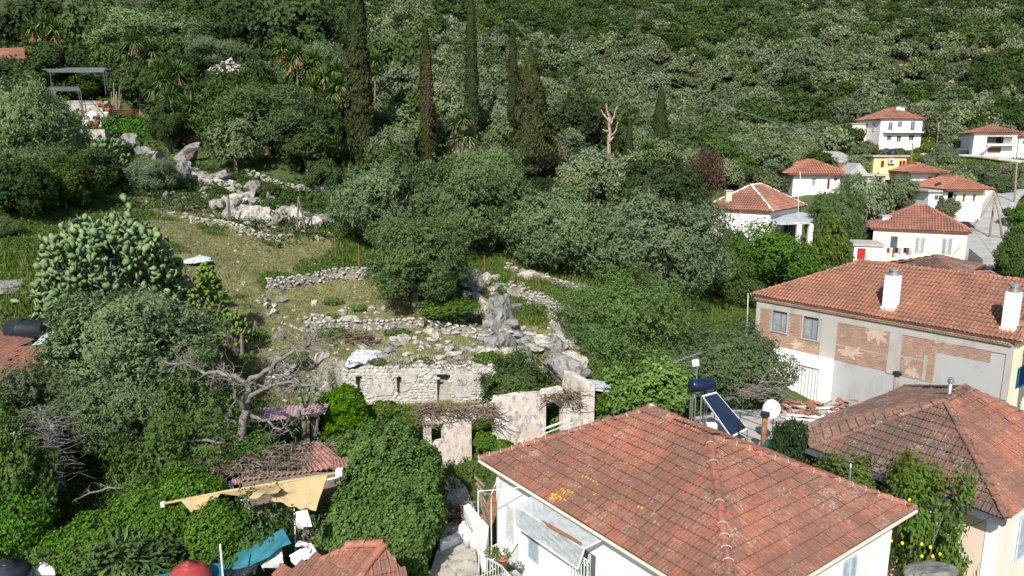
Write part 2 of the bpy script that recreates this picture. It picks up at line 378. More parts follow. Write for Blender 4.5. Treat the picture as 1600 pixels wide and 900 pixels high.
_W = np.linalg.solve(np.block([[_D + np.eye(len(CA)) * -.02, np.ones((len(CA), 1))], [np.ones((1, len(CA))), np.zeros((1, 1))]]), np.append(CA[:, 2], 0))
def ground_base(x, y):
    x = np.asarray(x, float); y = np.asarray(y, float); out = np.full(x.shape, _W[-1])
    for k in range(len(CA)): out = out + _W[k] * np.sqrt((x - CA[k, 0]) ** 2 + (y - CA[k, 1]) ** 2 + .8)
    return out
BL = [  # x, y, radius, kind : bare / dry meadow areas
]
for px, py, Y, r in [(430, 500, 41, 5), (480, 470, 44, 4), (380, 430, 48, 4), (340, 560, 35.5, 3), (430, 560, 36, 4), (460, 590, 34, 2.5), (560, 470, 43, 4), (300, 340, 57, 3), (430, 400, 50, 4), (640, 530, 39, 5), (740, 540, 39, 4), (860, 545, 40, 3), (500, 380, 53, 2), (260, 385, 50, 4), (335, 450, 44, 4), (250, 340, 57, 3.5), (310, 600, 31, 3), (400, 370, 54, 4), (350, 400, 49, 4), (230, 300, 63, 3), (560, 440, 46, 3), (240, 310, 62, 3)]:
    p = at(px, py, Y); BL.append((p.x, p.y, r))
def drymask(x, y):
    m = np.zeros(np.shape(x))
    for a, b, r in BL: m = np.maximum(m, np.exp(-((x - a) ** 2 + (y - b) ** 2) / (r * r)))
    return m
def ground(x, y):
    x = np.asarray(x, float); y = np.asarray(y, float); z = ground_base(x, y)
    near = np.clip((y - 33) / 6, 0, 1) * np.clip((140 - y) / 60, 0, 1) * np.clip((14 - x) / 6, 0, 1)
    s_ = np.clip((36.75 + (x + 8.9) * .0465 - y) / .22, 0, 1) * np.clip((x + 9.6) / .5, 0, 1) * np.clip((1.2 - x) / 1.0, 0, 1) * np.clip((y - 29) / 2, 0, 1); z = z * (1 - s_) + (5.7 + (y - 30) * .14) * s_; near_ = 1 - s_
    z = z + near_ * (fbm(x * .35, y * .35, 4, 3) - .47) * .7 * near + (fbm(x * .08, y * .08, 3, 9) - .45) * 5 * np.clip((y - 120) / 100, 0, 1)
    return z
def gz(x, y): return float(ground(np.array([x]), np.array([y]))[0])
def axis(a, b, step, far, grow=1.08, lo=-900):
    out = list(np.arange(a, b, step)); s = step
    while out[-1] < far: s *= grow; out.append(out[-1] + s)
    s = step; left = [out[0]]
    while left[-1] > lo: s *= grow; left.append(left[-1] - s)
    return np.array(left[:0:-1] + out)
xs = axis(-26, 16, .28, 900); ys = axis(27, 58, .24, 1000, 1.045, -300)
GX, GY = np.meshgrid(xs, ys); GZ = ground(GX, GY)
nx_, ny_ = len(xs), len(ys)
V = np.stack([GX.ravel(), GY.ravel(), GZ.ravel()], 1)
ii = (np.arange(ny_ - 1)[:, None] * nx_ + np.arange(nx_ - 1)[None, :]).ravel()
gme = npmesh('ground', V, np.stack([ii, ii + 1, ii + nx_ + 1, ii + nx_], 1), [], smooth=True)
at_ = gme.attributes.new('dry', 'FLOAT', 'POINT'); at_.data.foreach_set('value', drymask(GX, GY).ravel().astype(np.float32))
wd_ = np.clip((GY - 95 - np.clip(GX - 30, 0, 60)) / 25, 0, 1); at_ = gme.attributes.new('wooded', 'FLOAT', 'POINT'); at_.data.foreach_set('value', wd_.ravel().astype(np.float32))
m, t, b = newmat('hillside_ground'); p_ = pos(t)
dry = nd(t, 'ShaderNodeAttribute', attribute_name='dry').outputs['Fac']
n1 = noise_n(t, .55, 5, .6, p_); n2 = noise_n(t, 3.2, 5, .7, p_); n3 = noise_n(t, 16, 4, .7, p_)
grass = mix(t, n3, (.040, .060, .018), (.085, .118, .034))
dryc = mix(t, n3, (.135, .145, .055), (.29, .275, .125))
soil = mix(t, n2, (.13, .095, .060), (.25, .19, .125))
rockc = mix(t, n2, (.17, .16, .14), (.42, .40, .36))
far_ = nd(t, 'ShaderNodeAttribute', attribute_name='wooded').outputs['Fac']
grass = mix(t, far_, grass, mix(t, n2, (.026, .034, .014), (.070, .072, .036)))
dm = math_n(t, 'ADD', math_n(t, 'MULTIPLY', dry, .9), math_n(t, 'MULTIPLY', math_n(t, 'SUBTRACT', n1, .5), 1.6))
c = mix(t, ramp(t, math_n(t, 'ADD', dm, math_n(t, 'MULTIPLY', math_n(t, 'SUBTRACT', n2, .5), .8)), [(.25, 0), (.62, 1)]), grass, dryc)
c = mix(t, ramp(t, n2, [(.60, 0), (.72, .75)]), c, soil)
sepn = nd(t, 'ShaderNodeSeparateXYZ'); t.links.new(nd(t, 'ShaderNodeNewGeometry').outputs['Normal'], sepn.inputs[0])
steep = math_n(t, 'SUBTRACT', 1.0, sepn.outputs[2])
c = mix(t, ramp(t, math_n(t, 'ADD', steep, math_n(t, 'MULTIPLY', math_n(t, 'SUBTRACT', n2, .5), .35)), [(.22, 0), (.34, .9)]), c, rockc)
t.links.new(c, b.inputs['Base Color']); b.inputs['Roughness'].default_value = .95
bump(t, b, math_n(t, 'ADD', n3, n2), .7, .08)
M['ground'] = m; gme.materials.append(m)
tag(link('ground', gme), kind='structure')
# ------------------------------------------------------------------ foliage meshes
def unit(v): return v / np.maximum(np.linalg.norm(v, axis=1, keepdims=True), 1e-6)
def rdir(n, g): return unit(g.normal(size=(n, 3)))
def leaf_quads(P, N, L, W, g, up=None, fold=0):
    """one four-cornered leaf per point: P centres, N normals, L length, W width"""
    n = len(P)
    T = rdir(n, g) if up is None else unit(up + g.normal(size=(n, 3)) * .45)
    T = unit(T - N * (T * N).sum(1, keepdims=True)); B = np.cross(N, T)
    L = np.broadcast_to(np.asarray(L, float), (n,))[:, None]; W = np.broadcast_to(np.asarray(W, float), (n,))[:, None]
    Vv = np.empty((n, 4, 3)); Vv[:, 0] = P - T * L / 2; Vv[:, 1] = P + B * W / 2 + N * fold * W + T * L * .08
    Vv[:, 2] = P + T * L / 2; Vv[:, 3] = P - B * W / 2 + N * fold * W + T * L * .08
    return Vv.reshape(-1, 3), np.arange(n * 4).reshape(n, 4)
def crown_pts(seed, n, nl=26, lr=(.24, .42), sh=(.5, .74), zs=.8, low=-.45, jit=.05, fill=.12):
    g = np.random.default_rng(seed)
    d = rdir(nl * 3, g); d = d[d[:, 2] > low][:nl]
    c = d * g.uniform(sh[0], sh[1], (len(d), 1)); r = g.uniform(lr[0], lr[1], len(d))
    wgt = r ** 2; k = g.choice(len(d), n, p=wgt / wgt.sum())
    q = rdir(n, g); q = unit(q + d[k] * .55)
    p = c[k] + q * (r[k] * (1 - .25 * g.random(n) ** 2))[:, None] + g.normal(size=(n, 3)) * jit
    f = g.random(n) < fill; p[f] *= g.uniform(.3, .9, (f.sum(), 1))
    lobevar = g.random(len(d))[k]
    p[:, 2] *= zs
    return p, q, lobevar, g
def crown_mesh(name, seed, n, leaf, mat, aspect=2.2, outb=.6, upright=.35, spray=0, per=8, lump=.16, **kw):
    if spray:
        m_ = n // per; p, q, lv, g = crown_pts(seed, m_, **kw)
        dirn = unit(q * .8 + np.array([0, 0, .45]) + g.normal(size=(m_, 3)) * .45) * (spray * g.uniform(.35, 1.5, (m_, 1)) * np.where(g.random((m_, 1)) < .08, 2.0, 1))
        p = np.repeat(p, per, 0) + np.repeat(dirn, per, 0) * g.random((m_ * per, 1)) + g.normal(size=(m_ * per, 3)) * leaf * .35; q = np.repeat(unit(dirn), per, 0); lv = np.repeat(lv * .5 + g.random(m_) * .5, per); n = len(p)
        off = unit(q + g.normal(size=(n, 3)) * .55); off_N = unit(np.repeat(unit(p[::per] + 1e-4), per, 0)[:n] * .7 + np.repeat(q[::per], per, 0)[:n] * .5 + g.normal(size=(n, 3)) * .5)
    else: p, q, lv, g = crown_pts(seed, n, **kw)
    dd = unit(p); nzz = vnoise(dd[:, 0] * 2.2 + seed * 1.7 + 40, dd[:, 1] * 2.2 + dd[:, 2] * 2.6 + 40, seed) - .5
    p = p * (1 + lump * 2 * nzz)[:, None]
    if spray:
        L = leaf * g.uniform(.7, 1.3, n); V, F = leaf_quads(p, off_N, L, L / aspect, g, off * 2)
        return npmesh(name, V, F, mat, np.clip(g.random(n) * .5 + lv * .5, 0, .999))
    N = unit(q * outb + rdir(n, g) * .7 + np.array([0, 0, .15]))
    L = leaf * g.uniform(.7, 1.3, n)
    V, F = leaf_quads(p, N, L, L / aspect, g, q * .8 + np.array([0, 0, upright]))
    v = np.clip(g.random(n) * .65 + lv * .35, 0, .999)
    return npmesh(name, V, F, mat, v)
def cypress_mesh(name, seed, n, leaf, mat, broad=0, gap=.0):
    """unit: height 1, radius 1 at the widest"""
    g = np.random.default_rng(seed); z = g.random(n) ** (.85 if not broad else 1.1); a = g.random(n) * 2 * np.pi
    prof = np.minimum(1, (z / .12) ** .6) * np.clip(1 - z, 0, 1) ** (.42 if not broad else .75) * (1.05 if not broad else 1.1)
    lump = .80 + .36 * vnoise(a * 1.9 + seed, z * (26 if not broad else 15), seed) - .25 * (vnoise(a * 3, z * 50, seed + 3) > .7)
    if broad: lump = .62 + .62 * vnoise(a * 1.9 + seed, z * 11, seed) 
    r = prof * lump * (1 - .35 * g.random(n) ** 2.2)
    P = np.stack([r * np.cos(a), r * np.sin(a), z], 1)
    q = np.stack([np.cos(a), np.sin(a), np.full(n, .25)], 1)
    N = unit(q * .8 + rdir(n, g) * .6); T = np.stack([np.cos(a) * .35, np.sin(a) * .35, np.ones(n)], 1)
    return P, N, T, g
def cypress_crown(name, seed, n, H, Rr, leaf, mat, broad=0):
    P, N, T, g = cypress_mesh(name, seed, n, leaf, mat, broad)
    P = P * np.array([Rr, Rr, H]); L = leaf * g.uniform(.6, 1.4, len(P))
    V, F = leaf_quads(P, N, L, L * .42, g, T * 1.5)
    return npmesh(name, V, F, mat, g.random(len(P)))
def trunk_mesh(name, seed, mat, forks=4, r=.09, thick=1.0):
    """unit: base at 0, crown centre at 1; radii relative to a 3 m trunk"""
    g = random.Random(seed); mb = MB(); z0 = .38
    lean = Vector((g.uniform(-.08, .08), g.uniform(-.08, .08), 0))
    mb.tube([(0, 0, -.15), (0, 0, 0), lean * .6 + Vector((0, 0, z0 * .5)), lean + Vector((0, 0, z0))], [r * 1.7, r * 1.35, r, r * .9], 8)
    for k in range(forks):
        a = 2 * math.pi * (k + g.uniform(-.3, .3)) / forks; s = g.uniform(.3, .55)
        p0 = lean + Vector((0, 0, z0 - .02)); p1 = p0 + Vector((math.cos(a) * s * .45, math.sin(a) * s * .45, .28)); p2 = p0 + Vector((math.cos(a) * s, math.sin(a) * s, g.uniform(.6, .95)))
        mb.tube([p0, p1, p2], [r * .6, r * .42, r * .2], 6)
        for j in range(2):
            b = a + g.uniform(-1, 1); q = p1.lerp(p2, g.uniform(.2, .8))
            mb.tube([q, q + Vector((math.cos(b) * .25, math.sin(b) * .25, g.uniform(.2, .45)))], [r * .25, r * .08], 5)
    return mb.mesh(name, mat)
PR = {}
def proto(key, fn, n): PR[key] = [fn(i) for i in range(n)]
proto('olive_n', lambda i: crown_mesh('olive_crown', 100 + i, 46000, .056, M['olive'], 2.7, .6, .5, spray=.10, nl=70, lr=(.15, .30), sh=(.55, .82), jit=.035, low=-.85), 3)
proto('olive_m', lambda i: crown_mesh('olive_crown', 120 + i, 8000, .115, M['olive_far'], 2.0, .6, .4, spray=.11, per=5, nl=36, lr=(.18, .34), sh=(.5, .8), low=-.7), 4)
proto('olive_f', lambda i: crown_mesh('olive_crown', 140 + i, 2200, .19, M['olive_far'], 1.5, .7, .3, nl=20, lr=(.2, .42), sh=(.4, .85), low=-.6, jit=.09), 4)
proto('broad_n', lambda i: crown_mesh('leafy_crown', 160 + i, 28000, .064, M['broad'], 1.7, .6, .2, spray=.10, nl=48, lr=(.15, .32), sh=(.5, .84), jit=.04, low=-.85), 2)
proto('broad_m', lambda i: crown_mesh('leafy_crown', 170 + i, 7000, .12, M['broad_far'], 1.5, .65, .2, spray=.14, per=5, nl=30, lr=(.16, .38), sh=(.42, .84), low=-.7), 3)
proto('broad_f', lambda i: crown_mesh('leafy_crown', 180 + i, 2200, .19, M['broad_far'], 1.3, .7, .2, nl=18, lr=(.2, .44), sh=(.4, .85), low=-.6, jit=.09), 4)
proto('dark_m', lambda i: crown_mesh('dark_crown', 190 + i, 7000, .11, M['dark'], 1.8, .6, .3, nl=26, lr=(.2, .38)), 2)
proto('bright_n', lambda i: crown_mesh('bright_crown', 200 + i, 24000, .066, M['bright'], 1.6, .6, .2, spray=.16, lump=.4, nl=44, lr=(.12, .32), sh=(.4, .88), jit=.055, low=-.8), 2)
proto('bright_m', lambda i: crown_mesh('bright_crown', 210 + i, 5500, .12, M['bright'], 1.5, .6, .2, spray=.2, per=5, lump=.4, nl=24, lr=(.14, .36), sh=(.4, .86), low=-.7), 2)
proto('feather_n', lambda i: crown_mesh('feathery_crown', 205 + i, 34000, .050, M['feather'], 3.2, .5, .5, spray=.20, lump=.28, nl=46, lr=(.13, .30), sh=(.45, .84), jit=.05, low=-.85), 2)
proto('lime_m', lambda i: crown_mesh('lime_crown', 220 + i, 5500, .11, M['lime'], 1.6, .6, .3, spray=.2, per=5, lump=.4, nl=24, lr=(.14, .36), sh=(.4, .86), low=-.7), 2)
proto('citrus_n', lambda i: crown_mesh('citrus_crown', 230 + i, 7000, .105, M['citrus'], 1.8, .5, .2, spray=.16, per=5, lump=.4, nl=30, lr=(.12, .3), sh=(.4, .9), jit=.05, low=-.8), 2)
proto('glossy_n', lambda i: crown_mesh('citrus_crown', 238 + i, 9000, .10, M['glossy'], 1.7, .6, .2, spray=.12, per=5, lump=.2, nl=40, lr=(.14, .28), sh=(.5, .84), jit=.04, low=-.85), 1)
proto('lemon_n', lambda i: crown_mesh('lemon_crown', 235 + i, 3800, .105, M['citrus'], 1.8, .5, .2, spray=.2, per=5, lump=.45, nl=22, lr=(.10, .28), sh=(.3, .95), jit=.07, low=-.8), 1)
proto('brown_m', lambda i: crown_mesh('brown_crown', 240 + i, 3500, .10, M['brownleaf'], 1.8, .5, .5, nl=20), 1)
TR = [trunk_mesh('trunk', 300 + i, M['bark']) for i in range(4)]
NMAP = {'olive': 'olive_tree', 'broad': 'evergreen_tree', 'dark': 'dark_tree', 'bright': 'leafy_shrub', 'feather': 'feathery_shrub', 'lime': 'yellow_green_shrub', 'citrus': 'citrus_tree', 'glossy': 'citrus_tree', 'brown': 'bare_shrub'}
_cnt = [0]
def tree_at(kind, x, y, W, Hc, zc, label, group=None, name=None, D=None, cat='tree'):
    """crown centre height zc, crown width W (depth D), crown height Hc"""
    _cnt[0] += 1; k = _cnt[0]; g = gz(x, y); P = PR[kind]; me = P[k % len(P)]
    n = name or NMAP[kind.split('_')[0]]
    h = max(zc - g, Hc * .42); topz = h + Hc / 2; bot = h - Hc * .55
    lo_ = .1 if kind[-1] == 'n' else .5
    if bot > lo_: nb = max(lo_, bot - Hc * .7); Hc = topz - nb; h = (topz + nb) / 2
    o = thing(n, label, cat, (x, y, g - .05), (k * 2.399) % 6.283 if D is None else 0, group)
    link('crown', me, o, Matrix.Translation((0, 0, h)) @ Matrix.Diagonal((W / 2 * 1.04, (D or W) / 2 * 1.04, Hc / 2 * 1.2, 1)))
    if 'shrub' not in n: tw = min(h * .9, W * .42, 3.2); link('trunk', TR[k % 4], o, Matrix.Diagonal((tw, tw, min(h, (h + Hc * .25) / 1.33), 1)))
    return o
def tree_px(kind, cx, cy, w, h, Y, label, **kw):
    c = at(cx, cy, Y); d = depth(*c)
    return tree_at(kind, c.x, c.y, w / FPX * d, h / FPX * d, c.z, label, **kw)

# ---- trees named one by one, nearest first
tree_px('olive_n', 205, 545, 262, 190, 29.5, 'large olive tree between the black water tank and the dead tree')
tree_px('olive_n', 75, 640, 190, 150, 27.5, 'olive tree hiding the corner of the dark wall at the left edge')
tree_px('olive_n', 215, 630, 160, 120, 27, 'low shaded olive branches under the large olive, behind the fig shrub')
tree_px('olive_n', 648, 405, 162, 140, 43, 'round dark olive tree standing alone above the dry grass terrace')
tree_px('olive_n', 610, 305, 170, 120, 54, 'olive tree up the slope behind the lone round olive, left one of the pair')
tree_px('olive_n', 735, 325, 180, 155, 55, 'olive tree with pale forked trunk showing under its crown')
tree_px('olive_n', 765, 265, 120, 70, 62, 'lower olive crown in front of the broad cypress')
tree_px('olive_n', 870, 372, 170, 150, 53, 'silvery olive tree left of the widest olive, above the low stone walls')
tree_px('olive_n', 1015, 400, 215, 165, 52, 'widest olive tree, broad rounded crown near the white house')
tree_px('olive_n', 415, 210, 185, 120, 74, 'silvery olive tree at the top of the rocky slope left of the tallest cypress')
tree_px('olive_n', 1135, 555, 175, 120, 39, 'loose silvery olive tree in front of the brick house corner')
tree_px('olive_n', 1050, 580, 90, 60, 38, 'small silvery olive crown behind the solar water heater')
tree_px('olive_n', 243, 290, 78, 60, 61, 'small young olive tree on the grassy ledge')
tree_px('olive_n', 30, 200, 160, 170, 62, 'tall olive tree at the left edge below the pergola')
tree_px('olive_n', 45, 290, 150, 90, 54, 'low olive tree at the left edge above the prickly pear')
tree_px('olive_n', 245, 60, 185, 85, 108, 'pale olive tree behind the yuccas')
tree_px('olive_n', 335, 90, 100, 60, 104, 'small olive tree left of the rubble pile')
tree_px('olive_n', 490, 95, 110, 70, 98, 'olive crown behind the cluster of yuccas')
tree_px('broad_n', 350, 165, 130, 100, 84, 'round evergreen tree below the rubble pile')
tree_px('broad_n', 395, 130, 90, 70, 90, 'evergreen tree right of the rubble pile')
tree_px('broad_n', 500, 235, 90, 100, 76, 'tangled evergreen at the foot of the tallest cypress')
tree_px('broad_n', 110, 300, 110, 80, 56, 'dark evergreen with a touch of rust beside the cactus cluster')
tree_px('lime_m', 95, 290, 70, 50, 52, 'yellow green shrub among the dark trees at the left')
tree_px('brown_m', 125, 268, 30, 26, 52.5, 'rust coloured shrub beside the yellow green one', name='rusty_shrub', cat='shrub')
tree_px('feather_n', 990, 525, 195, 155, 41, 'broad feathery green bush below the widest olive', name='feathery_shrub', cat='shrub')
tree_px('feather_n', 940, 560, 100, 70, 40.5, 'lower feathery green bush beside the rock with a hole', name='feathery_shrub', cat='shrub')
tree_px('bright_n', 1215, 400, 125, 85, 60, 'bright green leafy tree in front of the white house porch', name='leafy_tree')
tree_px('bright_m', 1140, 380, 60, 50, 64, 'bright green shrub against the white house wall', cat='shrub')
tree_px('lime_m', 1303, 368, 56, 52, 62, 'yellow green tree between the white house and the red door shed', name='yellow_green_tree')
tree_px('olive_n', 1305, 330, 75, 80, 70, 'silvery olive right of the white house porch')
tree_px('olive_m', 1355, 310, 70, 60, 76, 'olive tree behind the yellow house chimney')
tree_px('broad_n', 1140, 440, 90, 75, 55, 'dark evergreen shrub left of the brick house roof corner')
tree_px('broad_n', 1030, 290, 145, 90, 68, 'dark evergreen crown above the widest olive', name='dark_tree')
tree_px('dark_m', 905, 265, 90, 80, 78, 'dark bushy tree left of the dead snag, beside the broad cypress')
tree_px('brown_m', 1105, 258, 60, 60, 82, 'brownish half bare shrub above the white house roof', cat='shrub')
tree_px('lime_m', 935, 295, 60, 50, 72, 'yellow green bush below the dead snag', cat='shrub')
tree_px('bright_n', 800, 380, 60, 90, 55, 'bright green shrub between two olive crowns', cat='shrub')
tree_px('bright_m', 700, 480, 90, 30, 41.5, 'low green bramble on the terrace edge below the lone olive', name='bramble_bush', cat='shrub')
tree_px('bright_n', 800, 590, 110, 60, 34.6, 'leafy green creeper bush leaning over the ruined wall', name='creeper_bush', cat='shrub')
tree_px('glossy_n', 1020, 605, 140, 105, 35, 'glossy bright green citrus tree behind the tiled roof ridge')
tree_px('bright_n', 272, 705, 165, 105, 24.5, 'shaded green shrub below the olive branches', name='fig_shrub', cat='shrub')
tree_px('bright_n', 225, 845, 200, 105, 21.5, 'bright green bramble mass along the bottom left', name='bramble_mass', cat='shrub')
tree_px('bright_n', 40, 775, 120, 210, 23, 'climbing green creeper covering the wall at the left edge', name='creeper_mass', cat='creeper')
tree_px('bright_n', 380, 830, 150, 100, 20.8, 'green vine mass under the yellow awning', name='vine_mass', cat='creeper')
tree_px('bright_n', 320, 640, 140, 110, 26.8, 'green shrub around the foot of the dead tree', cat='shrub')
tree_px('lime_m', 1335, 728, 95, 50, 24.6, 'yellow green shrub between the two tiled roofs', cat='shrub')
tree_px('lemon_n', 1455, 808, 116, 125, 21.4, 'lemon tree with yellow fruit by the beige wall', name='lemon_tree')
tree_px('lime_m', 1432, 738, 84, 56, 22.2, 'upper branches of a second lemon tree against the brown roof', name='lemon_tree')
tree_px('dark_m', 1238, 683, 65, 80, 26.8, 'small dark conifer beside the green tarp', name='conifer_shrub')
tree_px('olive_m', 1480, 320, 40, 30, 86, 'small olive tree behind the yellow house roof')
tree_px('broad_n', 1590, 385, 60, 60, 62, 'dark shrub at the right edge beside the leaning pole', cat='shrub')
DW = ['dark tree between the widest olive and the white villa roof', 'evergreen tree just behind the dead snag', 'evergreen tree right of the foot of the tallest cypress', 'olive crown between the tallest cypress and the scarred cypress', 'evergreen crown beside the top of the tallest cypress, on its right', 'dark tree between the scarred cypress and the middle cypress',
 'wide evergreen crown above the many headed yuccas', 'extra evergreen crown half hiding the yucca trunks behind the pergola', 'evergreen crown around the yucca left of the pale olive', 'small evergreen at the foot of the low yucca by the hedge', 'evergreen bush below the many headed yuccas', 'evergreen tree at the top edge above the rubble pile', 'evergreen tree at the top edge left of the pale olive', 'evergreen tree at the top left corner above the cottage', 'small evergreen behind the wire cage', 'evergreen tree behind the bundle of poles', 'dark shrub at the upper end of the pale rock band', 'dark low tree left of the olive pair',
 'dark tree left of the widest olive, behind it', 'dark leafy tree at the left edge beside the prickly pear', 'dark leafy tree above the prickly pear', 'dark tree right above the prickly pear, in the shade', 'olive bush at the left edge above the grey slab', 'dark tree below the terrace edge beside the shaded cactus', 'evergreen tree behind the round evergreen below the rubble', 'evergreen tree at the left edge beside the cottage', 'dark bush between the two middle olives', 'evergreen tree', 'evergreen tree']
for i, (px, py, w_, h_, Y, k) in enumerate([(1075, 300, 70, 50, 74, 'dark_m'), (970, 210, 60, 60, 98, 'broad_n'), (590, 230, 70, 80, 80, 'broad_n'), (640, 150, 110, 90, 96, 'olive_m'), (600, 100, 100, 70, 104, 'broad_m'), (700, 190, 60, 60, 90, 'dark_m'),
        (460, 40, 130, 80, 112, 'broad_m'), (78, 88, 70, 36, 94, 'broad_m'), (215, 118, 66, 40, 90, 'broad_m'), (258, 178, 50, 36, 76.5, 'broad_n'), (500, 178, 60, 44, 77, 'broad_m'), (380, 30, 110, 70, 118, 'broad_m'), (150, 40, 120, 80, 112, 'broad_m'), (60, 50, 130, 90, 115, 'broad_m'), (130, 160, 60, 50, 96, 'broad_m'), (200, 130, 90, 50, 98, 'broad_m'), (510, 310, 60, 50, 68, 'broad_n'), (540, 330, 60, 50, 60, 'dark_m'),
        (1000, 320, 70, 60, 70, 'dark_m'), (40, 345, 110, 100, 49, 'broad_n'), (105, 335, 80, 90, 52, 'broad_n'), (165, 300, 70, 70, 60, 'dark_m'), (0, 380, 60, 40, 45, 'olive_n'), (185, 260, 60, 50, 66, 'broad_n'), (300, 200, 70, 70, 80, 'broad_m'), (20, 130, 90, 60, 88, 'broad_m'), (850, 330, 60, 40, 66, 'dark_m')]):
    tree_px(k, px, py, w_, h_, Y, DW[i])

# ---- cypresses
CYM = [cypress_crown('cypress_crown', 400 + i, 16000, 16, 1.25, .34, M['cypress']) for i in range(3)]
CYB = [cypress_crown('cypress_crown', 410 + i, 14000, 13, 2.9, .38, M['cypress'], 1) for i in range(2)]
def cypress(px, pb, ptop, wpx, Y, label, broad=0, i=0):
    c = at(px, pb, Y); d = depth(*c); H = (pb - ptop) / FPX * d * 1.02; r = wpx / 2 / FPX * d; g = gz(c.x, Y)
    h = max(H, at(px, ptop, Y).z - g)
    o = thing('cypress_tree', label, 'tree', (c.x, Y, g), i * 1.3)
    me = CYB[i % 2] if broad else CYM[i % 3]; H0, R0 = (13, 2.9) if broad else (16, 1.25)
    link('crown', me, o, Matrix.Translation((0, 0, h * (.08 if broad else .03))) @ Matrix.Diagonal((r / R0, r / R0, h * .95 / H0, 1)))
    link('trunk', MB().tube([(0, 0, -.3), (0, 0, h * .3), (0, 0, h * .8)], [.22, .16, .04], 7).mesh('trunk', M['bark']), o)
cypress(566, 268, -60, 44, 75, 'tallest narrow cypress, its top cut off by the picture edge')
cypress(669, 265, 45, 27, 78, 'narrow cypress with a brown scar down its middle', i=1)
cypress(738, 230, 5, 25, 85, 'narrow cypress in the middle of the three slender ones behind the olives', i=2)
cypress(801, 240, 55, 20, 88, 'thin cypress just behind the broad one', i=1)
cypress(828, 288, 90, 88, 69, 'broad shaggy cypress with a pale trunk above the olives', 1)
cypress(1030, 225, 135, 34, 104, 'shaggy cypress right of the dead snag', 1, 1)
cypress(982, 262, 188, 24, 86, 'small dark conifer directly right of the dead snag', 1, 1)
# brown scar on the second cypress
c_ = at(669, 150, 76.8); g_ = np.random.default_rng(5); P_ = np.stack([c_.x + g_.normal(size=900) * .22, np.full(900, 76.95) + g_.normal(size=900) * .12, c_.z + g_.normal(size=900) * 1.5], 1)
V_, F_ = leaf_quads(P_, unit(g_.normal(size=(900, 3)) + np.array([0, -1.5, .3])), .3, .12, g_, np.tile([0, 0, 1.], (900, 1)))
tag(link('dead_branch_patch', npmesh('dead_branch_patch', V_, F_, M['brownleaf'], g_.random(900))), 'brown dead twigs on the side of the scarred cypress', 'dead branches')

# ---- yuccas
def rosette(P, n, L, g, droop=.25, wd=.055, lowest=-.35):
    d = rdir(n * 2, g); d = d[d[:, 2] > lowest][:n]; n = len(d)
    side = unit(np.cross(d, np.array([0, 0, 1.0]) + g.normal(size=(n, 3)) * .2)); Lr = L * g.uniform(.75, 1.1, n)[:, None]
    V = np.empty((n, 6, 3)); mid = P + d * Lr * .55; tip = P + d * Lr + np.array([0, 0, -droop]) * Lr * (1 - d[:, 2:3])
    wv = side * wd
    V[:, 0] = P - wv * .6; V[:, 1] = P + wv * .6; V[:, 2] = mid - wv; V[:, 3] = mid + wv; V[:, 4] = tip - wv * .12; V[:, 5] = tip + wv * .12
    b = np.arange(n)[:, None] * 6
    F = np.concatenate([b + [0, 1, 3, 2], b + [2, 3, 5, 4]]); return V.reshape(-1, 3), F
def yucca(px, pb, Y, heads, label, L=1.0, skirt=True):
    """heads: list of (dpx, dpy) rosette positions relative to the base pixel"""
    base = at(px, pb, Y); d = depth(*base); g = np.random.default_rng(int(px * 7 + pb)); gr = gz(base.x, Y)
    o = thing('yucca_tree', label, 'yucca', (base.x, Y, gr))
    tb = MB(); AV, AF, SV, SF = [], [], [], []; na = ns = 0
    for dx, dy in heads:
        h = Vector((dx / FPX * d, g.uniform(-.8, .8), base.z - gr + dy / FPX * d))
        tb.tube([(0, 0, -.2), (h.x * .35, h.y * .4, h.z * .4), (h.x, h.y, h.z)], [.16, .12, .09], 6)
        V, F = rosette(np.array(h), 170, L * 1.2, g, wd=.075); AV.append(V); AF.append(F + na); na += len(V)
        V, F = rosette(np.array(h) * [1, 1, 1] + [0, 0, .1], 60, L * .7, g, 0, .045, .3); AV.append(V); AF.append(F + na); na += len(V)
        if skirt:
            n = 50; dd = unit(np.stack([g.normal(size=n) * .35, g.normal(size=n) * .35, -np.ones(n)], 1)); V2 = np.empty((n, 4, 3))
            P0 = np.array(h) + np.stack([g.normal(size=n) * .1, g.normal(size=n) * .1, -g.random(n) * .5], 1); s = unit(np.cross(dd, rdir(n, g))) * .05
            V2[:, 0] = P0 - s; V2[:, 1] = P0 + s; V2[:, 2] = P0 + dd * L * .9 + s; V2[:, 3] = P0 + dd * L * .9 - s
            SV.append(V2.reshape(-1, 3)); SF.append(np.arange(n * 4).reshape(n, 4) + ns); ns += n * 4
    link('trunk', tb.mesh('trunk', M['bark']), o)
    AF = np.concatenate(AF); link('leaf_crown', npmesh('leaf_crown', np.concatenate(AV), AF, M['yucca'], g.random(len(AF))), o)
    if skirt: SF = np.concatenate(SF); link('dead_leaf_skirt', npmesh('dead_leaf_skirt', np.concatenate(SV), SF, M['skirt'], g.random(len(SF))), o)
yucca(80, 80, 96, [(-8, 20), (0, 38), (12, 30), (-18, 32)], 'yucca behind the pergola near the house corner at top left', 1.5)
yucca(215, 110, 92, [(-18, 25), (0, 40), (12, 22), (24, 30), (-6, 14)], 'yucca tree in front of the pale olive, left of the other yuccas', 1.6)
yucca(255, 155, 84, [(-12, 15), (8, 25), (-2, 42), (22, 40), (18, 8)], 'yucca tree with low heads above the ivy hedge', 1.5)
yucca(265, 200, 78, [(-16, 10), (12, 22), (28, 2), (4, 40), (-20, 30), (32, 32)], 'lowest and widest yucca right of the ivy hedge', 1.5)
yucca(465, 150, 86, [(-20, 70), (-8, 50), (4, 62), (18, 40), (-2, 28), (28, 55), (10, 12), (34, 28), (-14, 14)], 'tall many headed yucca left of the tallest cypress', 1.35)
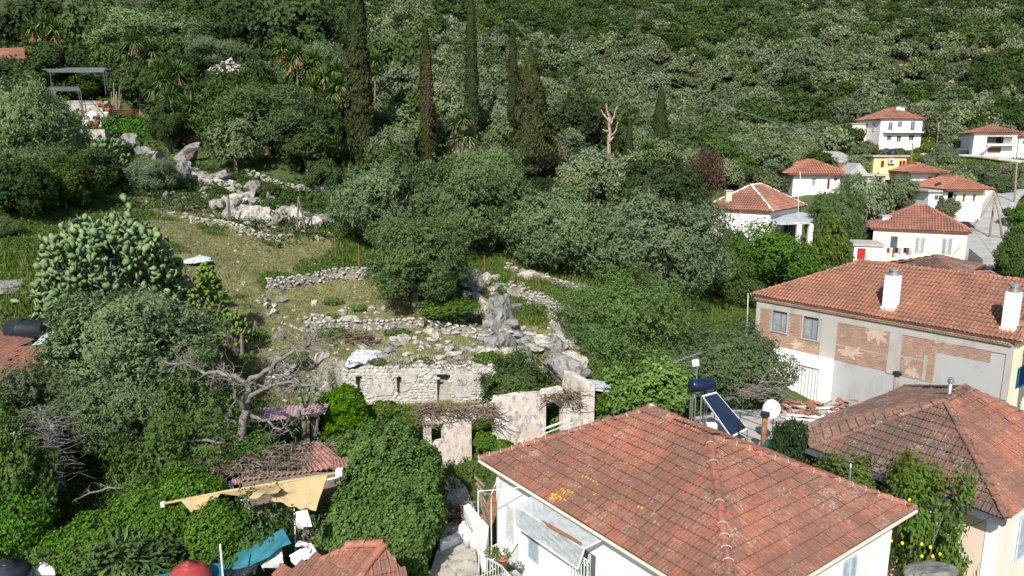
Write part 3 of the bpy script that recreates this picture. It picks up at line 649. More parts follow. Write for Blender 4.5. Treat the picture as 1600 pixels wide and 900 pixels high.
yucca(505, 180, 80, [(-10, 40), (6, 55), (16, 30), (-2, 14), (20, 66), (28, 44)], 'many headed yucca with long tan skirts beside the tallest cypress', 1.35)
yucca(580, 120, 86, [(-2, 14), (8, 22)], 'small yucca head between the cypresses', 1.2, False)
yucca(720, 240, 76, [(-8, 45), (6, 52), (12, 26), (-6, 20)], 'yucca with tan skirts beside the middle cypress', 1.1)
yucca(1005, 250, 84, [(0, 8), (6, 16)], 'small yucca right of the snag base', 1.2, False)
yucca(200, 885, 20.6, [(0, 20), (22, 10), (-18, 6)], 'dark agave like yucca among brambles at the bottom left', .95, False)

# ---- prickly pears: first 300 pads are parts, the rest one stuff part
def pad_mesh(name, mat):
    mb = MB(); n = 10; top = []
    ring = [(.5 * math.sin(t) * (.70 + .0 * math.cos(t)), .5 - .5 * math.cos(t)) for t in [2 * math.pi * k / n for k in range(n)]]
    ring = [(x * (1.12 if y > .35 else .72), y) for x, y in ring]
    vs = [(x, -.0, y) for x, y in ring] + [(0, -.035, .55), (0, .035, .55)]
    fs = [(k, (k + 1) % n, n) for k in range(n)] + [((k + 1) % n, k, n + 1) for k in range(n)]
    mb.add(vs, fs); return mb.mesh(name, mat, True)
def prickly_pear(cx, cy, w_, h_, Y, n, size, label, mk, seed, cone=True):
    g = np.random.default_rng(seed); c = at(cx, cy, Y); d = depth(*c); W = w_ / FPX * d; H = h_ / FPX * d; gr = gz(c.x, Y + .5)
    o = thing('prickly_pear', label, 'cactus', (c.x, Y + .5, gr)); me = pad_mesh('pad', M[mk])
    top = (at(cx, cy - h_ / 2, Y).z - gr) * .93; mats = []
    tb = MB()
    for k in range(14):
        a = g.uniform(0, 6.28); r = g.uniform(.1, .75) * W / 2; tb.tube([(0, 0, -.2), (r * .5 * math.cos(a), r * .5 * math.sin(a), top * .3), (r * math.cos(a), r * math.sin(a), top * .62)], [.12, .1, .05], 6)
    tb.build('stem', M['bark'], o)
    while len(mats) < n:
        z = g.random() ** .8; a = g.uniform(0, 6.28)
        Rm = (W / 2) * (math.sqrt(max(.05, 1.05 - z ** 3.2)) * (1 - .22 * z) if cone else 1) * (.82 + .3 * vnoise(np.array([a * 1.5]), np.array([z * 5]), seed)[0])
        r = Rm * (1 - .45 * g.random() ** 2); P = Vector((r * math.cos(a), r * .75 * math.sin(a), z * top * (.80 + .32 * vnoise(np.array([r * math.cos(a) * 1.1 + 50]), np.array([r * math.sin(a) * 1.1 + 50]), seed + 4)[0])))
        ax = Vector((math.cos(a) * g.uniform(.1, .9), math.sin(a) * g.uniform(.1, .9), 1)) + Vector(g.normal(size=3) * .75); ax.normalize()
        q = ax.to_track_quat('Z', 'Y'); s = size * g.uniform(.65, 1.2)
        if len(mats) > 150 and z < .75 and g.random() < .45:
            pm = mats[int(g.integers(0, len(mats)))]; P = pm @ Vector((g.uniform(-.25, .25), 0, .93))
        mats.append(Matrix.Translation(P) @ q.to_matrix().to_4x4() @ Matrix.Rotation(g.uniform(0, 6.28), 4, 'Z') @ Matrix.Diagonal((s, s, s * 1.1, 1)))
    mats.sort(key=lambda m_: m_.translation.y - m_.translation.z * .3)
    for m_ in mats[:300]: link('pad', me, o, m_)
    if n > 300:
        v0 = np.array([v.co[:] for v in me.vertices]); f0 = np.array([p.vertices[:] for p in me.polygons]); VV, FF, AA = [], [], []
        for k, m_ in enumerate(mats[300:]):
            A = np.array(m_); VV.append(v0 @ A[:3, :3].T + A[:3, 3]); FF.append(f0 + k * len(v0)); AA += [g.random()] * len(f0)
        tag(link('pad_mass', npmesh('pad_mass', np.concatenate(VV), np.concatenate(FF), M[mk], AA, smooth=True), o), kind='stuff')
prickly_pear(165, 440, 250, 178, 36, 2100, .50, 'huge blue green prickly pear rising behind the front olive', 'cactus', 1)
prickly_pear(95, 480, 100, 110, 34, 420, .42, 'lower left wing of blue green prickly pear beside the black tank', 'cactus', 9)
prickly_pear(320, 475, 75, 95, 36, 420, .34, 'yellow green prickly pear below the pale rock slab', 'cactus_lime', 2)
prickly_pear(355, 505, 60, 45, 35, 160, .32, 'low bright prickly pear at the meadow edge', 'cactus_lime', 3)
prickly_pear(168, 235, 55, 50, 62, 120, .50, 'blue green prickly pear in shade below the terrace wall', 'cactus', 4)
prickly_pear(470, 615, 50, 30, 28, 60, .32, 'prickly pear pads behind the pink corrugated roof', 'cactus', 6)

# ---- ivy: leaf shells draped over lumps
def ivy_mass(name, label, cat, blobs, n, leaf, mk, seed, stems=None, group=None):
    """blobs: (px, py, Y, rx, ry, rz) ellipsoids; leaves cover the outside of their union"""
    g = np.random.default_rng(seed); B = [(np.array(at(a, b_, Y)), np.array([rx, ry, rz])) for a, b_, Y, rx, ry, rz in blobs]
    wt = np.array([r[0] * r[2] for _, r in B]); k = g.choice(len(B), n * 2, p=wt / wt.sum())
    q = rdir(n * 2, g); C = np.array([c for c, _ in B])[k]; Rr = np.array([r for _, r in B])[k]
    nz = .74 + .36 * vnoise(q[:, 0] * 3.2 + k * 9 + 30, q[:, 2] * 3.2 + q[:, 1] * 2.5 + 30, seed) + .18 * vnoise(q[:, 0] * 9 + k + 30, q[:, 2] * 9 + 30, seed + 1) + np.where(g.random(n * 2) < .03, g.uniform(0, .14, n * 2), 0)
    P = C + q * Rr * (nz * (1 - .10 * g.random(n * 2) ** 2))[:, None]
    keep = np.ones(len(P), bool)
    for j, (c, r) in enumerate(B): keep &= (k == j) | ((((P - c) / r) ** 2).sum(1) > .72)
    P, q = P[keep][:n], q[keep][:n]; n = len(P)
    N = unit(q * .7 + np.array([0, 0, .3]) + rdir(n, g) * .6); L = leaf * g.uniform(.6, 1.35, n)
    V, F = leaf_quads(P, N, L, L * .8, g, fold=.12); c0 = B[0][0]
    o = thing(name, label, cat, (c0[0], c0[1], gz(c0[0], c0[1])), 0, group); V = V - np.array(o.location)
    link('foliage', npmesh('foliage', V, F, M[mk], g.random(n)), o)
    mb = MB()
    for c, r in B:
        c = Vector(c) - o.location
        for _ in range(5):
            e = Vector((g.uniform(-.6, .6) * r[0], g.uniform(-.6, .6) * r[1], g.uniform(-.2, .6) * r[2])) + c
            mb.tube([(c.x, c.y, 0), c.lerp(e, .4), e], [.06, .05, .02], 5)
    tag(mb.build('stems', M['bark'], o), kind='stuff'); return o
ivy_mass('ivy_mound', 'huge bright green ivy mound covering a building beside the ruin', 'ivy', [(600, 770, 24.5, 2.1, 2.2, 2.6), (628, 748, 25.2, 1.25, 1.6, 1.8), (560, 840, 22, 1.5, 1.4, 1.7), (625, 840, 22, 1.3, 1.3, 1.5), (645, 790, 24, 1.2, 1.5, 1.9), (592, 705, 27.5, 1.5, 1.5, 1.15), (530, 720, 27, 1.0, 1.2, 1.1)], 60000, .115, 'ivy', 51)
ivy_mass('ivy_tree', 'upright ivy covered stump behind the ivy mound', 'ivy', [(535, 650, 30, 1.0, 1.1, 1.3), (555, 690, 29, 1.3, 1.2, 1.2)], 14000, .12, 'ivy', 52)
ivy_mass('ivy_hedge', 'low dark ivy hedge hanging beside the red tile stack', 'hedge', [(205, 200, 82, 3.0, .8, 1.3), (225, 210, 81, 1.6, .8, 1.6)], 6000, .24, 'ivy', 53)
ivy_mass('bramble_bank', 'green bramble bank in front of the awning at the bottom left', 'shrub', [(240, 800, 22, 1.5, 1.2, 1.0), (160, 850, 21, 1.4, 1.2, 1.0), (290, 770, 22.5, 1.2, 1.0, .8), (340, 830, 20.5, .9, .9, .9), (95, 860, 21.5, .8, .8, .6)], 26000, .10, 'ivy', 54)
ivy_mass('wall_creeper', 'green creeper draped over the tall wall at the left edge', 'creeper', [(15, 720, 23.6, 1.1, .9, 1.9), (20, 810, 22, 1.2, 1.0, 1.2)], 15000, .10, 'ivy', 55)
ivy_mass('weed_patch', 'patch of tall weeds between the dead tree and the awning', 'shrub', [(300, 700, 25, 1.8, 1.2, .8), (370, 700, 25.5, 1.3, 1.2, .8)], 20000, .12, 'bright', 56)
ivy_mass('wall_top_creeper', 'pale creeper on top of the ruin beside the ivy', 'creeper', [(600, 645, 31.5, .9, .6, .5), (640, 655, 31, .8, .6, .5)], 5000, .11, 'lime', 57)
# ------------------------------------------------------------------ woods: the 250 nearest as trees, the rest as one mass
HB = [(1330, 165, 1448, 235, 160), (1515, 192, 1600, 248, 135), (1225, 245, 1390, 308, 92), (1365, 240, 1425, 268, 100), (1400, 255, 1475, 300, 97), (1450, 275, 1545, 325, 80), (930, 155, 975, 256, 90), (1105, 280, 1285, 400, 82),
      (1360, 325, 1525, 420, 78), (1520, 290, 1600, 450, 120), (0, 65, 45, 110, 100), (60, 100, 215, 215, 88), (320, 80, 400, 118, 104), (1290, 225, 1325, 250, 125), (1390, 66, 1560, 105, 300), (1455, 180, 1475, 235, 150)]
gT = np.random.default_rng(77)
cand = []
def band(y0, y1, x0, x1, s):
    for yy in np.arange(y0, y1, s):
        for xx in np.arange(x0, x1, s): cand.append((xx + gT.uniform(-.42, .42) * s, yy + gT.uniform(-.42, .42) * s, s))
band(66, 170, -75, 125, 4.1); band(170, 300, -120, 240, 4.3); band(300, 500, -200, 400, 4.7)
cand = np.array(cand); zz = ground(cand[:, 0], cand[:, 1])
px_, py_, d_ = proj(cand[:, 0], cand[:, 1], zz + 2.2)
keep = (px_ > -420) & (px_ < 2000) & (py_ > -130) & (py_ < 345) & (d_ > 5)
hv = fbm(cand[:, 0] * .03, cand[:, 1] * .03, 3, 21); rv = gT.random(len(cand))
houses_clear = []     # (x, y, r) filled below
for (x0, y0, x1, y1, Yh) in HB:
    c = at((x0 + x1) / 2, y1 - 4, Yh); rr = (x1 - x0) / 2 / FPX * Yh + 2
    rad = 2.6 / d_ * FPX
    inbox = (px_ > x0 - rad * .7) & (px_ < x1 + rad * .7) & (py_ > y0 - rad * .5) & (py_ < y1 + rad * .45)
    if Yh in (160, 135): inbox = (px_ > x0 - rad * .8) & (px_ < x1 + rad * .8) & (py_ > y0 - rad * .5) & (py_ < y1 + rad * .9)
    keep &= ~(inbox & (cand[:, 1] < Yh + (9 if Yh < 200 else 60)) & ((Yh != 300) | ((cand[:, 1] > 240) & (rv < .62))))
mead = [(150, 215), (260, 215), (400, 262), (520, 280), (575, 330), (1120, 330), (1280, 330), (1280, 400), (0, 400), (0, 330), (140, 330)]
def inpoly(x, y, P):
    r = np.zeros(np.shape(x), bool); n = len(P)
    for i in range(n):
        (x1, y1), (x2, y2) = P[i], P[(i + 1) % n]
        r ^= ((y1 > y) != (y2 > y)) & (x < (x2 - x1) * (y - y1) / ((y2 - y1) or 1e-9) + x1)
    return r
keep &= ~inpoly(px_, py_ + 12, mead); keep &= ~((px_ < 0) & (py_ > 330)); keep &= ~((px_ > 1600) & (cand[:, 1] < 115))
roadm = (px_ > 1500) & (cand[:, 1] < 130); keep &= ~roadm
roadm = (px_ > 1280) & (cand[:, 1] < 88); keep &= ~roadm
keep &= ~((np.abs(px_ - 1300) < 40) & (np.abs(cand[:, 1] - 125) < 6))
for (x, y, r) in [(at(a, b_, Y).x, Y, 3.4) for a, b_, Y in [(566, 260, 75), (669, 260, 78), (738, 225, 85), (828, 280, 69), (950, 245, 90), (1030, 220, 104), (465, 150, 86), (505, 180, 80), (265, 195, 78), (255, 150, 84), (215, 110, 92), (720, 235, 76), (415, 250, 74), (80, 80, 96)]]:
    keep &= (cand[:, 0] - x) ** 2 + (cand[:, 1] - y) ** 2 > r * r
# trees standing just in front of the cypresses would hide them
for (a, b0, b1, Y, hw) in [(566, 0, 255, 75, 20), (669, 45, 255, 78, 20), (738, 5, 220, 85, 20), (801, 55, 200, 88, 18), (828, 90, 300, 69, 36), (1030, 140, 215, 104, 16), (982, 190, 250, 86, 12), (482, 60, 175, 88, 55), (240, 70, 205, 93, 62), (720, 180, 245, 76, 18), (950, 160, 262, 90, 34), (80, 30, 80, 96, 20), (360, 78, 118, 104, 34)]:
    keep &= ~((np.abs(px_ - a) < hw + 3 / d_ * FPX * .4) & (py_ > b0 - 10) & (py_ < b1 + 20) & (cand[:, 1] < Y + 2))
keep &= ~((cand[:, 1] > 200) & (rv < np.where(hv < .33, .3, .02)))
T = cand[keep]; tz = zz[keep]; tp = px_[keep]; td = d_[keep]; th = hv[keep]; tr = gT.random(len(T)); ty = py_[keep]
order = np.argsort(T[:, 1] + 1000 * ((tp < -40) | (tp > 1640) | (ty < -35))); NI = 250; indiv = {'olive': [], 'broad': []}
FARP = {'olive': [], 'broad': []}; far_obj = {}
for rank, i in enumerate(order):
    x, y = T[i, 0], T[i, 1]; s = T[i, 2]; leftwood = tp[i] < 560 and y < 220
    pb = .85 if leftwood else (.22 if y < 190 else (.40 + (th[i] - .45) * 2.6 + (.35 if ty[i] < 70 else 0)))
    kind = 'broad' if tr[i] < pb else 'olive'
    W = s * gT.uniform(.85, 1.55) * (1.05 if kind == 'broad' else 1) * (.9 if y > 300 else 1); H = W * gT.uniform(.72, 1.0)
    if y > 190: W *= gT.uniform(.95, 1.75); H = W * gT.uniform(.65, .95)
    if rank < NI:
        lod = 'm' if y < 150 else 'f'
        lab = {'olive': 'silvery olive tree in the grove climbing the hillside behind the village', 'broad': 'dark evergreen tree in the wood on the hillside behind the ruins'}[kind]
        o = tree_at(kind + '_' + lod, x, y, W, H, tz[i] + H * .5 + .9, lab, {'olive': 'olive trees on the hillside', 'broad': 'evergreen trees on the hillside'}[kind])
    else: FARP[kind].append((x, y, tz[i] + H * .34, W / 2, H / 2 * 1.2))
for kind, nm, lab in (('olive', 'distant_olive_grove', 'mass of distant silvery olive trees covering the far hillside'), ('broad', 'distant_scrub_wood', 'mass of dark evergreen scrub covering the far hillside')):
    src = []
    for k, me in enumerate(PR[kind + '_f']):      # one real tree of each shape stands in the wood and lends its crown to the mass
        x, y, z, wr, hr = FARP[kind].pop(len(FARP[kind]) // 7 * (k + 1))
        o = tree_at(kind + '_f', x, y, wr * 2, hr * 2, z, {'olive': 'silvery olive tree in the grove climbing the hillside behind the village', 'broad': 'dark evergreen tree in the wood on the hillside behind the ruins'}[kind], {'olive': 'olive trees on the hillside', 'broad': 'evergreen trees on the hillside'}[kind])
        cr = [c for c in o.children if c.name.startswith('crown')][0]; cr.data = me; src.append(cr)
    A = np.array(FARP[kind]); me = bpy.data.meshes.new(nm); me.vertices.add(len(A)); me.vertices.foreach_set('co', A[:, :3].astype(np.float32).ravel())
    a = me.attributes.new('sx', 'FLOAT_VECTOR', 'POINT'); a.data.foreach_set('vector', np.stack([A[:, 3], A[:, 3], A[:, 4]], 1).astype(np.float32).ravel())
    a = me.attributes.new('rz', 'FLOAT_VECTOR', 'POINT'); rz = np.zeros((len(A), 3)); rz[:, 2] = gT.random(len(A)) * 6.28; a.data.foreach_set('vector', rz.astype(np.float32).ravel())
    a = me.attributes.new('pk', 'INT', 'POINT'); a.data.foreach_set('value', gT.integers(0, len(src), len(A)).astype(np.int32))
    me.update()
    ng = bpy.data.node_groups.new(nm, 'GeometryNodeTree'); ng.interface.new_socket('Geometry', in_out='INPUT', socket_type='NodeSocketGeometry'); ng.interface.new_socket('Geometry', in_out='OUTPUT', socket_type='NodeSocketGeometry')
    gi = ng.nodes.new('NodeGroupInput'); go = ng.nodes.new('NodeGroupOutput'); ip = ng.nodes.new('GeometryNodeInstanceOnPoints'); jn = ng.nodes.new('GeometryNodeJoinGeometry')
    for s_ in reversed(src):
        oi = ng.nodes.new('GeometryNodeObjectInfo'); oi.inputs['Object'].default_value = s_; oi.inputs['As Instance'].default_value = True; ng.links.new(oi.outputs['Geometry'], jn.inputs[0])
    ip.inputs['Pick Instance'].default_value = True
    for an, ty_, sock in (('sx', 'FLOAT_VECTOR', 'Scale'), ('rz', 'FLOAT_VECTOR', 'Rotation'), ('pk', 'INT', 'Instance Index')):
        na = ng.nodes.new('GeometryNodeInputNamedAttribute'); na.data_type = ty_; na.inputs['Name'].default_value = an; ng.links.new(na.outputs['Attribute'], ip.inputs[sock])
    ng.links.new(gi.outputs[0], ip.inputs['Points']); ng.links.new(jn.outputs[0], ip.inputs['Instance']); ng.links.new(ip.outputs[0], go.inputs[0])
    o = link(nm, me); md = o.modifiers.new('scatter', 'NODES'); md.node_group = ng; tag(o, lab, 'woodland', kind='stuff')
print('TREES', NI, len(FARP['olive']), len(FARP['broad']))

# ---- undergrowth under the woods and green weeds: small leaf clumps, one mass each
def scatter_leaves(name, label, n, region, leaf, mk, seed, h=.35, clump=6, spread=.35, aspect=1.4, up=.6):
    g = np.random.default_rng(seed); X, Y = region(n, g); n = len(X); Z = ground(X, Y)
    if name in ('undergrowth', 'hill_scrub'):
        a_, b_, _d = proj(X, Y, Z); kk = ~((a_ > 1190) & (b_ > 225)); X, Y, Z = X[kk], Y[kk], Z[kk]; n = len(X)
    P = np.repeat(np.stack([X, Y, Z], 1), clump, 0) + np.stack([g.normal(size=n * clump) * spread, g.normal(size=n * clump) * spread, g.random(n * clump) * h], 1)
    q = unit(rdir(len(P), g) * .8 + np.array([0, 0, .6])); L = leaf * g.uniform(.6, 1.4, len(P))
    V, F = leaf_quads(P, q, L, L / aspect, g, np.tile([0, 0, up], (len(P), 1)))
    tag(link(name, npmesh(name, V, F, M[mk], np.repeat(g.random(n), clump) * .5 + g.random(len(P)) * .5)), label, kind='stuff')
def grass_field(name, label, n, region, hgt, mk, seed, wd=.035, blades=5):
    g = np.random.default_rng(seed); X, Y = region(n, g); n = len(X); X = np.repeat(X, blades) + g.normal(size=n * blades) * .09; Y = np.repeat(Y, blades) + g.normal(size=n * blades) * .09
    Z = ground(X, Y) - .02; m_ = len(X); H = hgt * g.uniform(.4, 1.3, m_); a = g.random(m_) * 6.28
    b_ = np.stack([X, Y, Z], 1); s = np.stack([np.cos(a), np.sin(a), np.zeros(m_)], 1) * wd; l = np.stack([-np.sin(a), np.cos(a), np.zeros(m_)], 1) * (H * g.uniform(-.5, .5, m_))[:, None]
    V = np.empty((m_, 3, 3)); V[:, 0] = b_ - s; V[:, 1] = b_ + s; V[:, 2] = b_ + l; V[:, 2, 2] += H
    tag(link(name, npmesh(name, V.reshape(-1, 3), np.arange(m_ * 3).reshape(m_, 3), M[mk], np.repeat(g.random(n), blades))), label, kind='stuff')
def reg_px(polys, Y0, Y1, dryness=None):
    def f(n, g):
        X = np.zeros(0); Y = np.zeros(0)
        for _ in range(60):
            y = np.sqrt(g.uniform(Y0 ** 2, Y1 ** 2, n * 3)); x = g.uniform(-.95, .95, n * 3) * y; z = ground(x, y); px, py, d = proj(x, y, z)
            k = np.zeros(len(x), bool)
            for P in polys: k |= inpoly(px, py, P)
            if dryness is not None:
                dmv = drymask(x, y) + (fbm(x * .5, y * .5, 3, 33) - .45) * 1.2; k &= (dmv > .45) if dryness else (dmv < .5)
            X = np.concatenate([X, x[k]]); Y = np.concatenate([Y, y[k]])
            if len(X) >= n: break
        return X[:n], Y[:n]
    return f
slope_poly = [(170, 240), (330, 262), (540, 320), (700, 400), (920, 440), (1200, 460), (1180, 560), (940, 640), (520, 640), (250, 620), (0, 560), (0, 310), (120, 300)]
grass_field('dry_grass', 'short dry grass on the terraces above the ruin', 30000, reg_px([slope_poly], 30, 75, True), .13, 'drygrass', 61, .03)
grass_field('green_grass', 'green grass and weeds between the rocks and terraces', 42000, reg_px([slope_poly], 30, 75, False), .20, 'grass', 62, .035)
grass_field('tall_grass', 'tall bright grass behind the dry stone wall and under the olives', 9000, reg_px([[(515, 378), (580, 378), (570, 410), (520, 412)], [(700, 395), (1120, 425), (1180, 500), (1060, 500), (900, 450), (760, 440)], [(690, 480), (850, 480), (840, 510), (700, 505)], [(0, 400), (70, 400), (60, 500), (0, 500)], [(640, 240), (800, 260), (800, 300), (640, 280)]], 34, 86), .42, 'grass', 63, .045)
scatter_leaves('weed_cover', 'low leafy weeds scattered over the rocky slope', 7000, reg_px([slope_poly], 30, 78, False), .15, 'bright', 64, .30, 7, .22)
scatter_leaves('yard_weeds', 'weeds growing in the neglected yards around the ruin', 7000, reg_px([[(0, 600), (420, 640), (700, 640), (940, 610), (1180, 640), (1000, 700), (720, 760), (560, 900), (0, 900)]], 18, 42), .13, 'bright', 65, .32, 7, .25)
scatter_leaves('undergrowth', 'dark undergrowth beneath the woods on the slope', 11000, lambda n, g: (lambda y: (g.uniform(-.95, .95, n) * y, y))(np.sqrt(g.uniform(62 ** 2, 190 ** 2, n))), .55, 'broad_far', 66, .8, 6, .8)
scatter_leaves('hill_scrub', 'low scrub between the trees of the far hillside', 15000, lambda n, g: (lambda y: (g.uniform(-.75, .95, n) * y, y))(np.sqrt(g.uniform(180 ** 2, 480 ** 2, n))), .7, 'broad_far', 67, .9, 6, 1.6)
scatter_leaves('meadow_brush', 'low brush on the ledges of the rocky slope', 1500, reg_px([[(200, 250), (330, 262), (560, 320), (560, 372), (420, 395), (360, 350), (260, 330), (170, 330)]], 50, 76), .22, 'broad', 68, .5, 8, .4)
grass_field('village_grass', 'green grass around the far houses and along the road', 16000, reg_px([[(1290, 220), (1600, 230), (1600, 300), (1500, 330), (1300, 320), (1250, 245)], [(1540, 300), (1600, 300), (1600, 440), (1545, 380)], [(1440, 218), (1530, 215), (1530, 240), (1440, 240)]], 55, 170), .45, 'grass', 69, .12)
scatter_leaves('yellow_blossoms', 'yellow spring flowers beside the tall white house', 500, reg_px([[(1438, 214), (1458, 214), (1462, 228), (1438, 228)], [(1535, 68), (1565, 68), (1565, 82), (1535, 82)]], 120, 330), .4, 'flower', 70, .4, 5, .6)
# ------------------------------------------------------------------ masonry and roof helpers
def V2(x, y): return Vector((x, y, 0))
def wdir(p0, p1):
    d = Vector((p1[0] - p0[0], p1[1] - p0[1], 0)); L = d.length; d.normalize(); return d, Vector((d.y, -d.x, 0)), L
def wp(p0, p1, u, off, z):
    d, n, L = wdir(p0, p1); q = Vector((p0[0], p0[1], 0)) + d * u + n * off; return Vector((q.x, q.y, z))
def hitw(p0, p1, px, py, off=0.0):
    d, n, L = wdir(p0, p1); q = plane_hit(px, py, Vector((p0[0], p0[1], 0)) + n * off, n); return (q - Vector((p0[0], p0[1], 0))).dot(d), q.z
def pxbox(p0, p1, x0, y0, x1, y1):
    xm, ym = (x0 + x1) / 2, (y0 + y1) / 2
    ua, _ = hitw(p0, p1, x0, ym); ub, _ = hitw(p0, p1, x1, ym); _, za = hitw(p0, p1, xm, y1); _, zb = hitw(p0, p1, xm, y0)
    return (ua, ub, za, zb)
def facade_mb(mb, p0, p1, z0, z1, holes=(), rev=.18, both=0, top=None):
    """outside skin of a wall with real openings; both = thickness for a free-standing wall; top = f(u) giving the height"""
    d, n, L = wdir(p0, p1); us = sorted({0.0, L, *[min(max(h[k], 0), L) for h in holes for k in (0, 1)]}); zs = sorted({z0, z1, *[min(max(h[k], z0), z1) for h in holes for k in (2, 3)]})
    if top:
        us = sorted(set(us) | set(np.arange(0, L, .35)))
    W = lambda u, o, z: wp(p0, p1, u, o, z)
    inh = lambda u, z: any(h[0] - 1e-6 < u < h[1] + 1e-6 and h[2] - 1e-6 < z < h[3] + 1e-6 for h in holes)
    for a, b in zip(us, us[1:]):
        for c, e in zip(zs, zs[1:]):
            if b - a < 1e-5 or e - c < 1e-5 or inh((a + b) / 2, (c + e) / 2): continue
            ea, eb = (min(e, top(a)), min(e, top(b))) if top else (e, e)
            if ea <= c and eb <= c: continue
            mb.add([W(a, 0, c), W(b, 0, c), W(b, 0, eb), W(a, 0, ea)], [(0, 1, 2, 3)])
            if both:
                mb.add([W(a, -both, c), W(b, -both, c), W(b, -both, eb), W(a, -both, ea)], [(3, 2, 1, 0)])
                if e == z1: mb.add([W(a, 0, ea), W(b, 0, eb), W(b, -both, eb), W(a, -both, ea)], [(0, 1, 2, 3)])
    t = both or rev
    if both:
        for u, s in ((0, 1), (L, -1)):
            e = top(u) if top else z1; mb.add([W(u, 0, z0), W(u, -both, z0), W(u, -both, e), W(u, 0, e)], [(0, 3, 2, 1) if s > 0 else (0, 1, 2, 3)])
    for a, b, c, e in holes:
        e = min(e, z1, top((a + b) / 2) if top else z1)
        mb.add([W(a, 0, c), W(b, 0, c), W(b, 0, e), W(a, 0, e), W(a, -t, c), W(b, -t, c), W(b, -t, e), W(a, -t, e)], [(0, 4, 5, 1), (3, 2, 6, 7), (0, 3, 7, 4), (1, 5, 6, 2)])
def frame_mtx(p0, p1, u, z, off=0):
    d, n, L = wdir(p0, p1); o = wp(p0, p1, u, off, z)
    return Matrix(((d.x, -n.x, 0, o.x), (d.y, -n.y, 0, o.y), (0, 0, 1, o.z), (0, 0, 0, 1)))    # local x along the wall, y inwards, z up
def window(parent, p0, p1, box, style='pane', fm='whitemetal', gm='glass', sm='paleblue', rev=.14, name='window'):
    a, b, c, e = box; w_, h_ = b - a, e - c; mb = MB(); f = .055
    mb.box((0, rev - .05, 0), (w_, rev + .02, f)).box((0, rev - .05, h_ - f), (w_, rev + .02, h_)).box((0, rev - .05, f), (f, rev + .02, h_ - f)).box((w_ - f, rev - .05, f), (w_, rev + .02, h_ - f))
    if w_ > .75: mb.box((w_ / 2 - .03, rev - .06, f), (w_ / 2 + .03, rev + .01, h_ - f))
    o = mb.build(name, M[fm], parent); o.matrix_basis = frame_mtx(p0, p1, a, c)
    n = 2 if w_ > .75 else 1
    for k in range(n):
        x0 = f + k * (w_ / 2); x1 = w_ / n * (k + 1) - f
        if style in ('pane', 'open'): MB().box((x0, rev - .02, f), (x1, rev, h_ - f)).build('pane', M[gm], o)
        else:
            s = MB(); s.box((x0, rev - .11, f), (x0 + .05, rev - .06, h_ - f)).box((x1 - .05, rev - .11, f), (x1, rev - .06, h_ - f)).box((x0 + .05, rev - .11, f), (x1 - .05, rev - .06, f + .06)).box((x0 + .05, rev - .11, h_ - f - .06), (x1 - .05, rev - .06, h_ - f))
            z = f + .08; ns = max(4, int((h_ - .2) / .075)); dz = (h_ - 2 * f - .14) / ns
            for q in range(ns): s.add([(x0 + .05, rev - .115, z), (x1 - .05, rev - .115, z), (x1 - .05, rev - .06, z + dz * .8), (x0 + .05, rev - .06, z + dz * .8)], [(0, 1, 2, 3), (3, 2, 1, 0)]); z += dz
            s.build('shutter', M[sm], o)
    return o
def tile_marseille(w_=.235, L=.40):
    xs_ = [0, .02, .045, .10, .115, .135, .15, .205, .235]; hs = [.034, .044, .0, .0, .036, .036, .0, .0, .030]; k = w_ / .235
    vs = []; n = len(xs_)
    for y, lift in ((-.03, .068), (L, 0.0)):
        for x, h in zip(xs_, hs): vs.append((x * k, y, h + lift))
    for x, h in zip(xs_, hs): vs.append((x * k, -.03, h + .068 - .055))
    fs = [(i, i + 1, n + i + 1, n + i) for i in range(n - 1)] + [(2 * n + i, 2 * n + i + 1, i + 1, i) for i in range(n - 1)]
    pan = [1.0 if max(hs[i], hs[i + 1]) < .01 else (.35 if min(hs[i], hs[i + 1]) < .01 else 0) for i in range(n - 1)] + [.9] * (n - 1)
    PAN['marseille'] = pan; return np.array(vs), fs
PAN = {}
def tile_barrel(w_=.235, L=.40):
    r = w_ * .42; vs = []; n = 6
    for y, lift, s in ((-.02, .045, 1.05), (L, 0.01, .88)):
        for k in range(n): t = math.pi * (1 - k / (n - 1)); vs.append((w_ / 2 + r * s * math.cos(t), y, r * s * .85 * math.sin(t) + lift))
    for k in range(n): t = math.pi * (1 - k / (n - 1)); vs.append((w_ / 2 + r * .8 * math.cos(t), -.02, r * .6 * math.sin(t) + .03))
    fs = [(i, i + 1, n + i + 1, n + i) for i in range(n - 1)] + [(2 * n + i, 2 * n + i + 1, i + 1, i) for i in range(n - 1)]
    PAN['barrel'] = [.9, .1, 0, .1, .9] + [.6] * (n - 1); return np.array(vs), fs
def inpoly2(x, y, P):
    r = False; n = len(P)
    for i in range(n):
        x1, y1 = P[i]; x2, y2 = P[(i + 1) % n]
        if (y1 > y) != (y2 > y) and x < (x2 - x1) * (y - y1) / (y2 - y1) + x1: r = not r
    return r
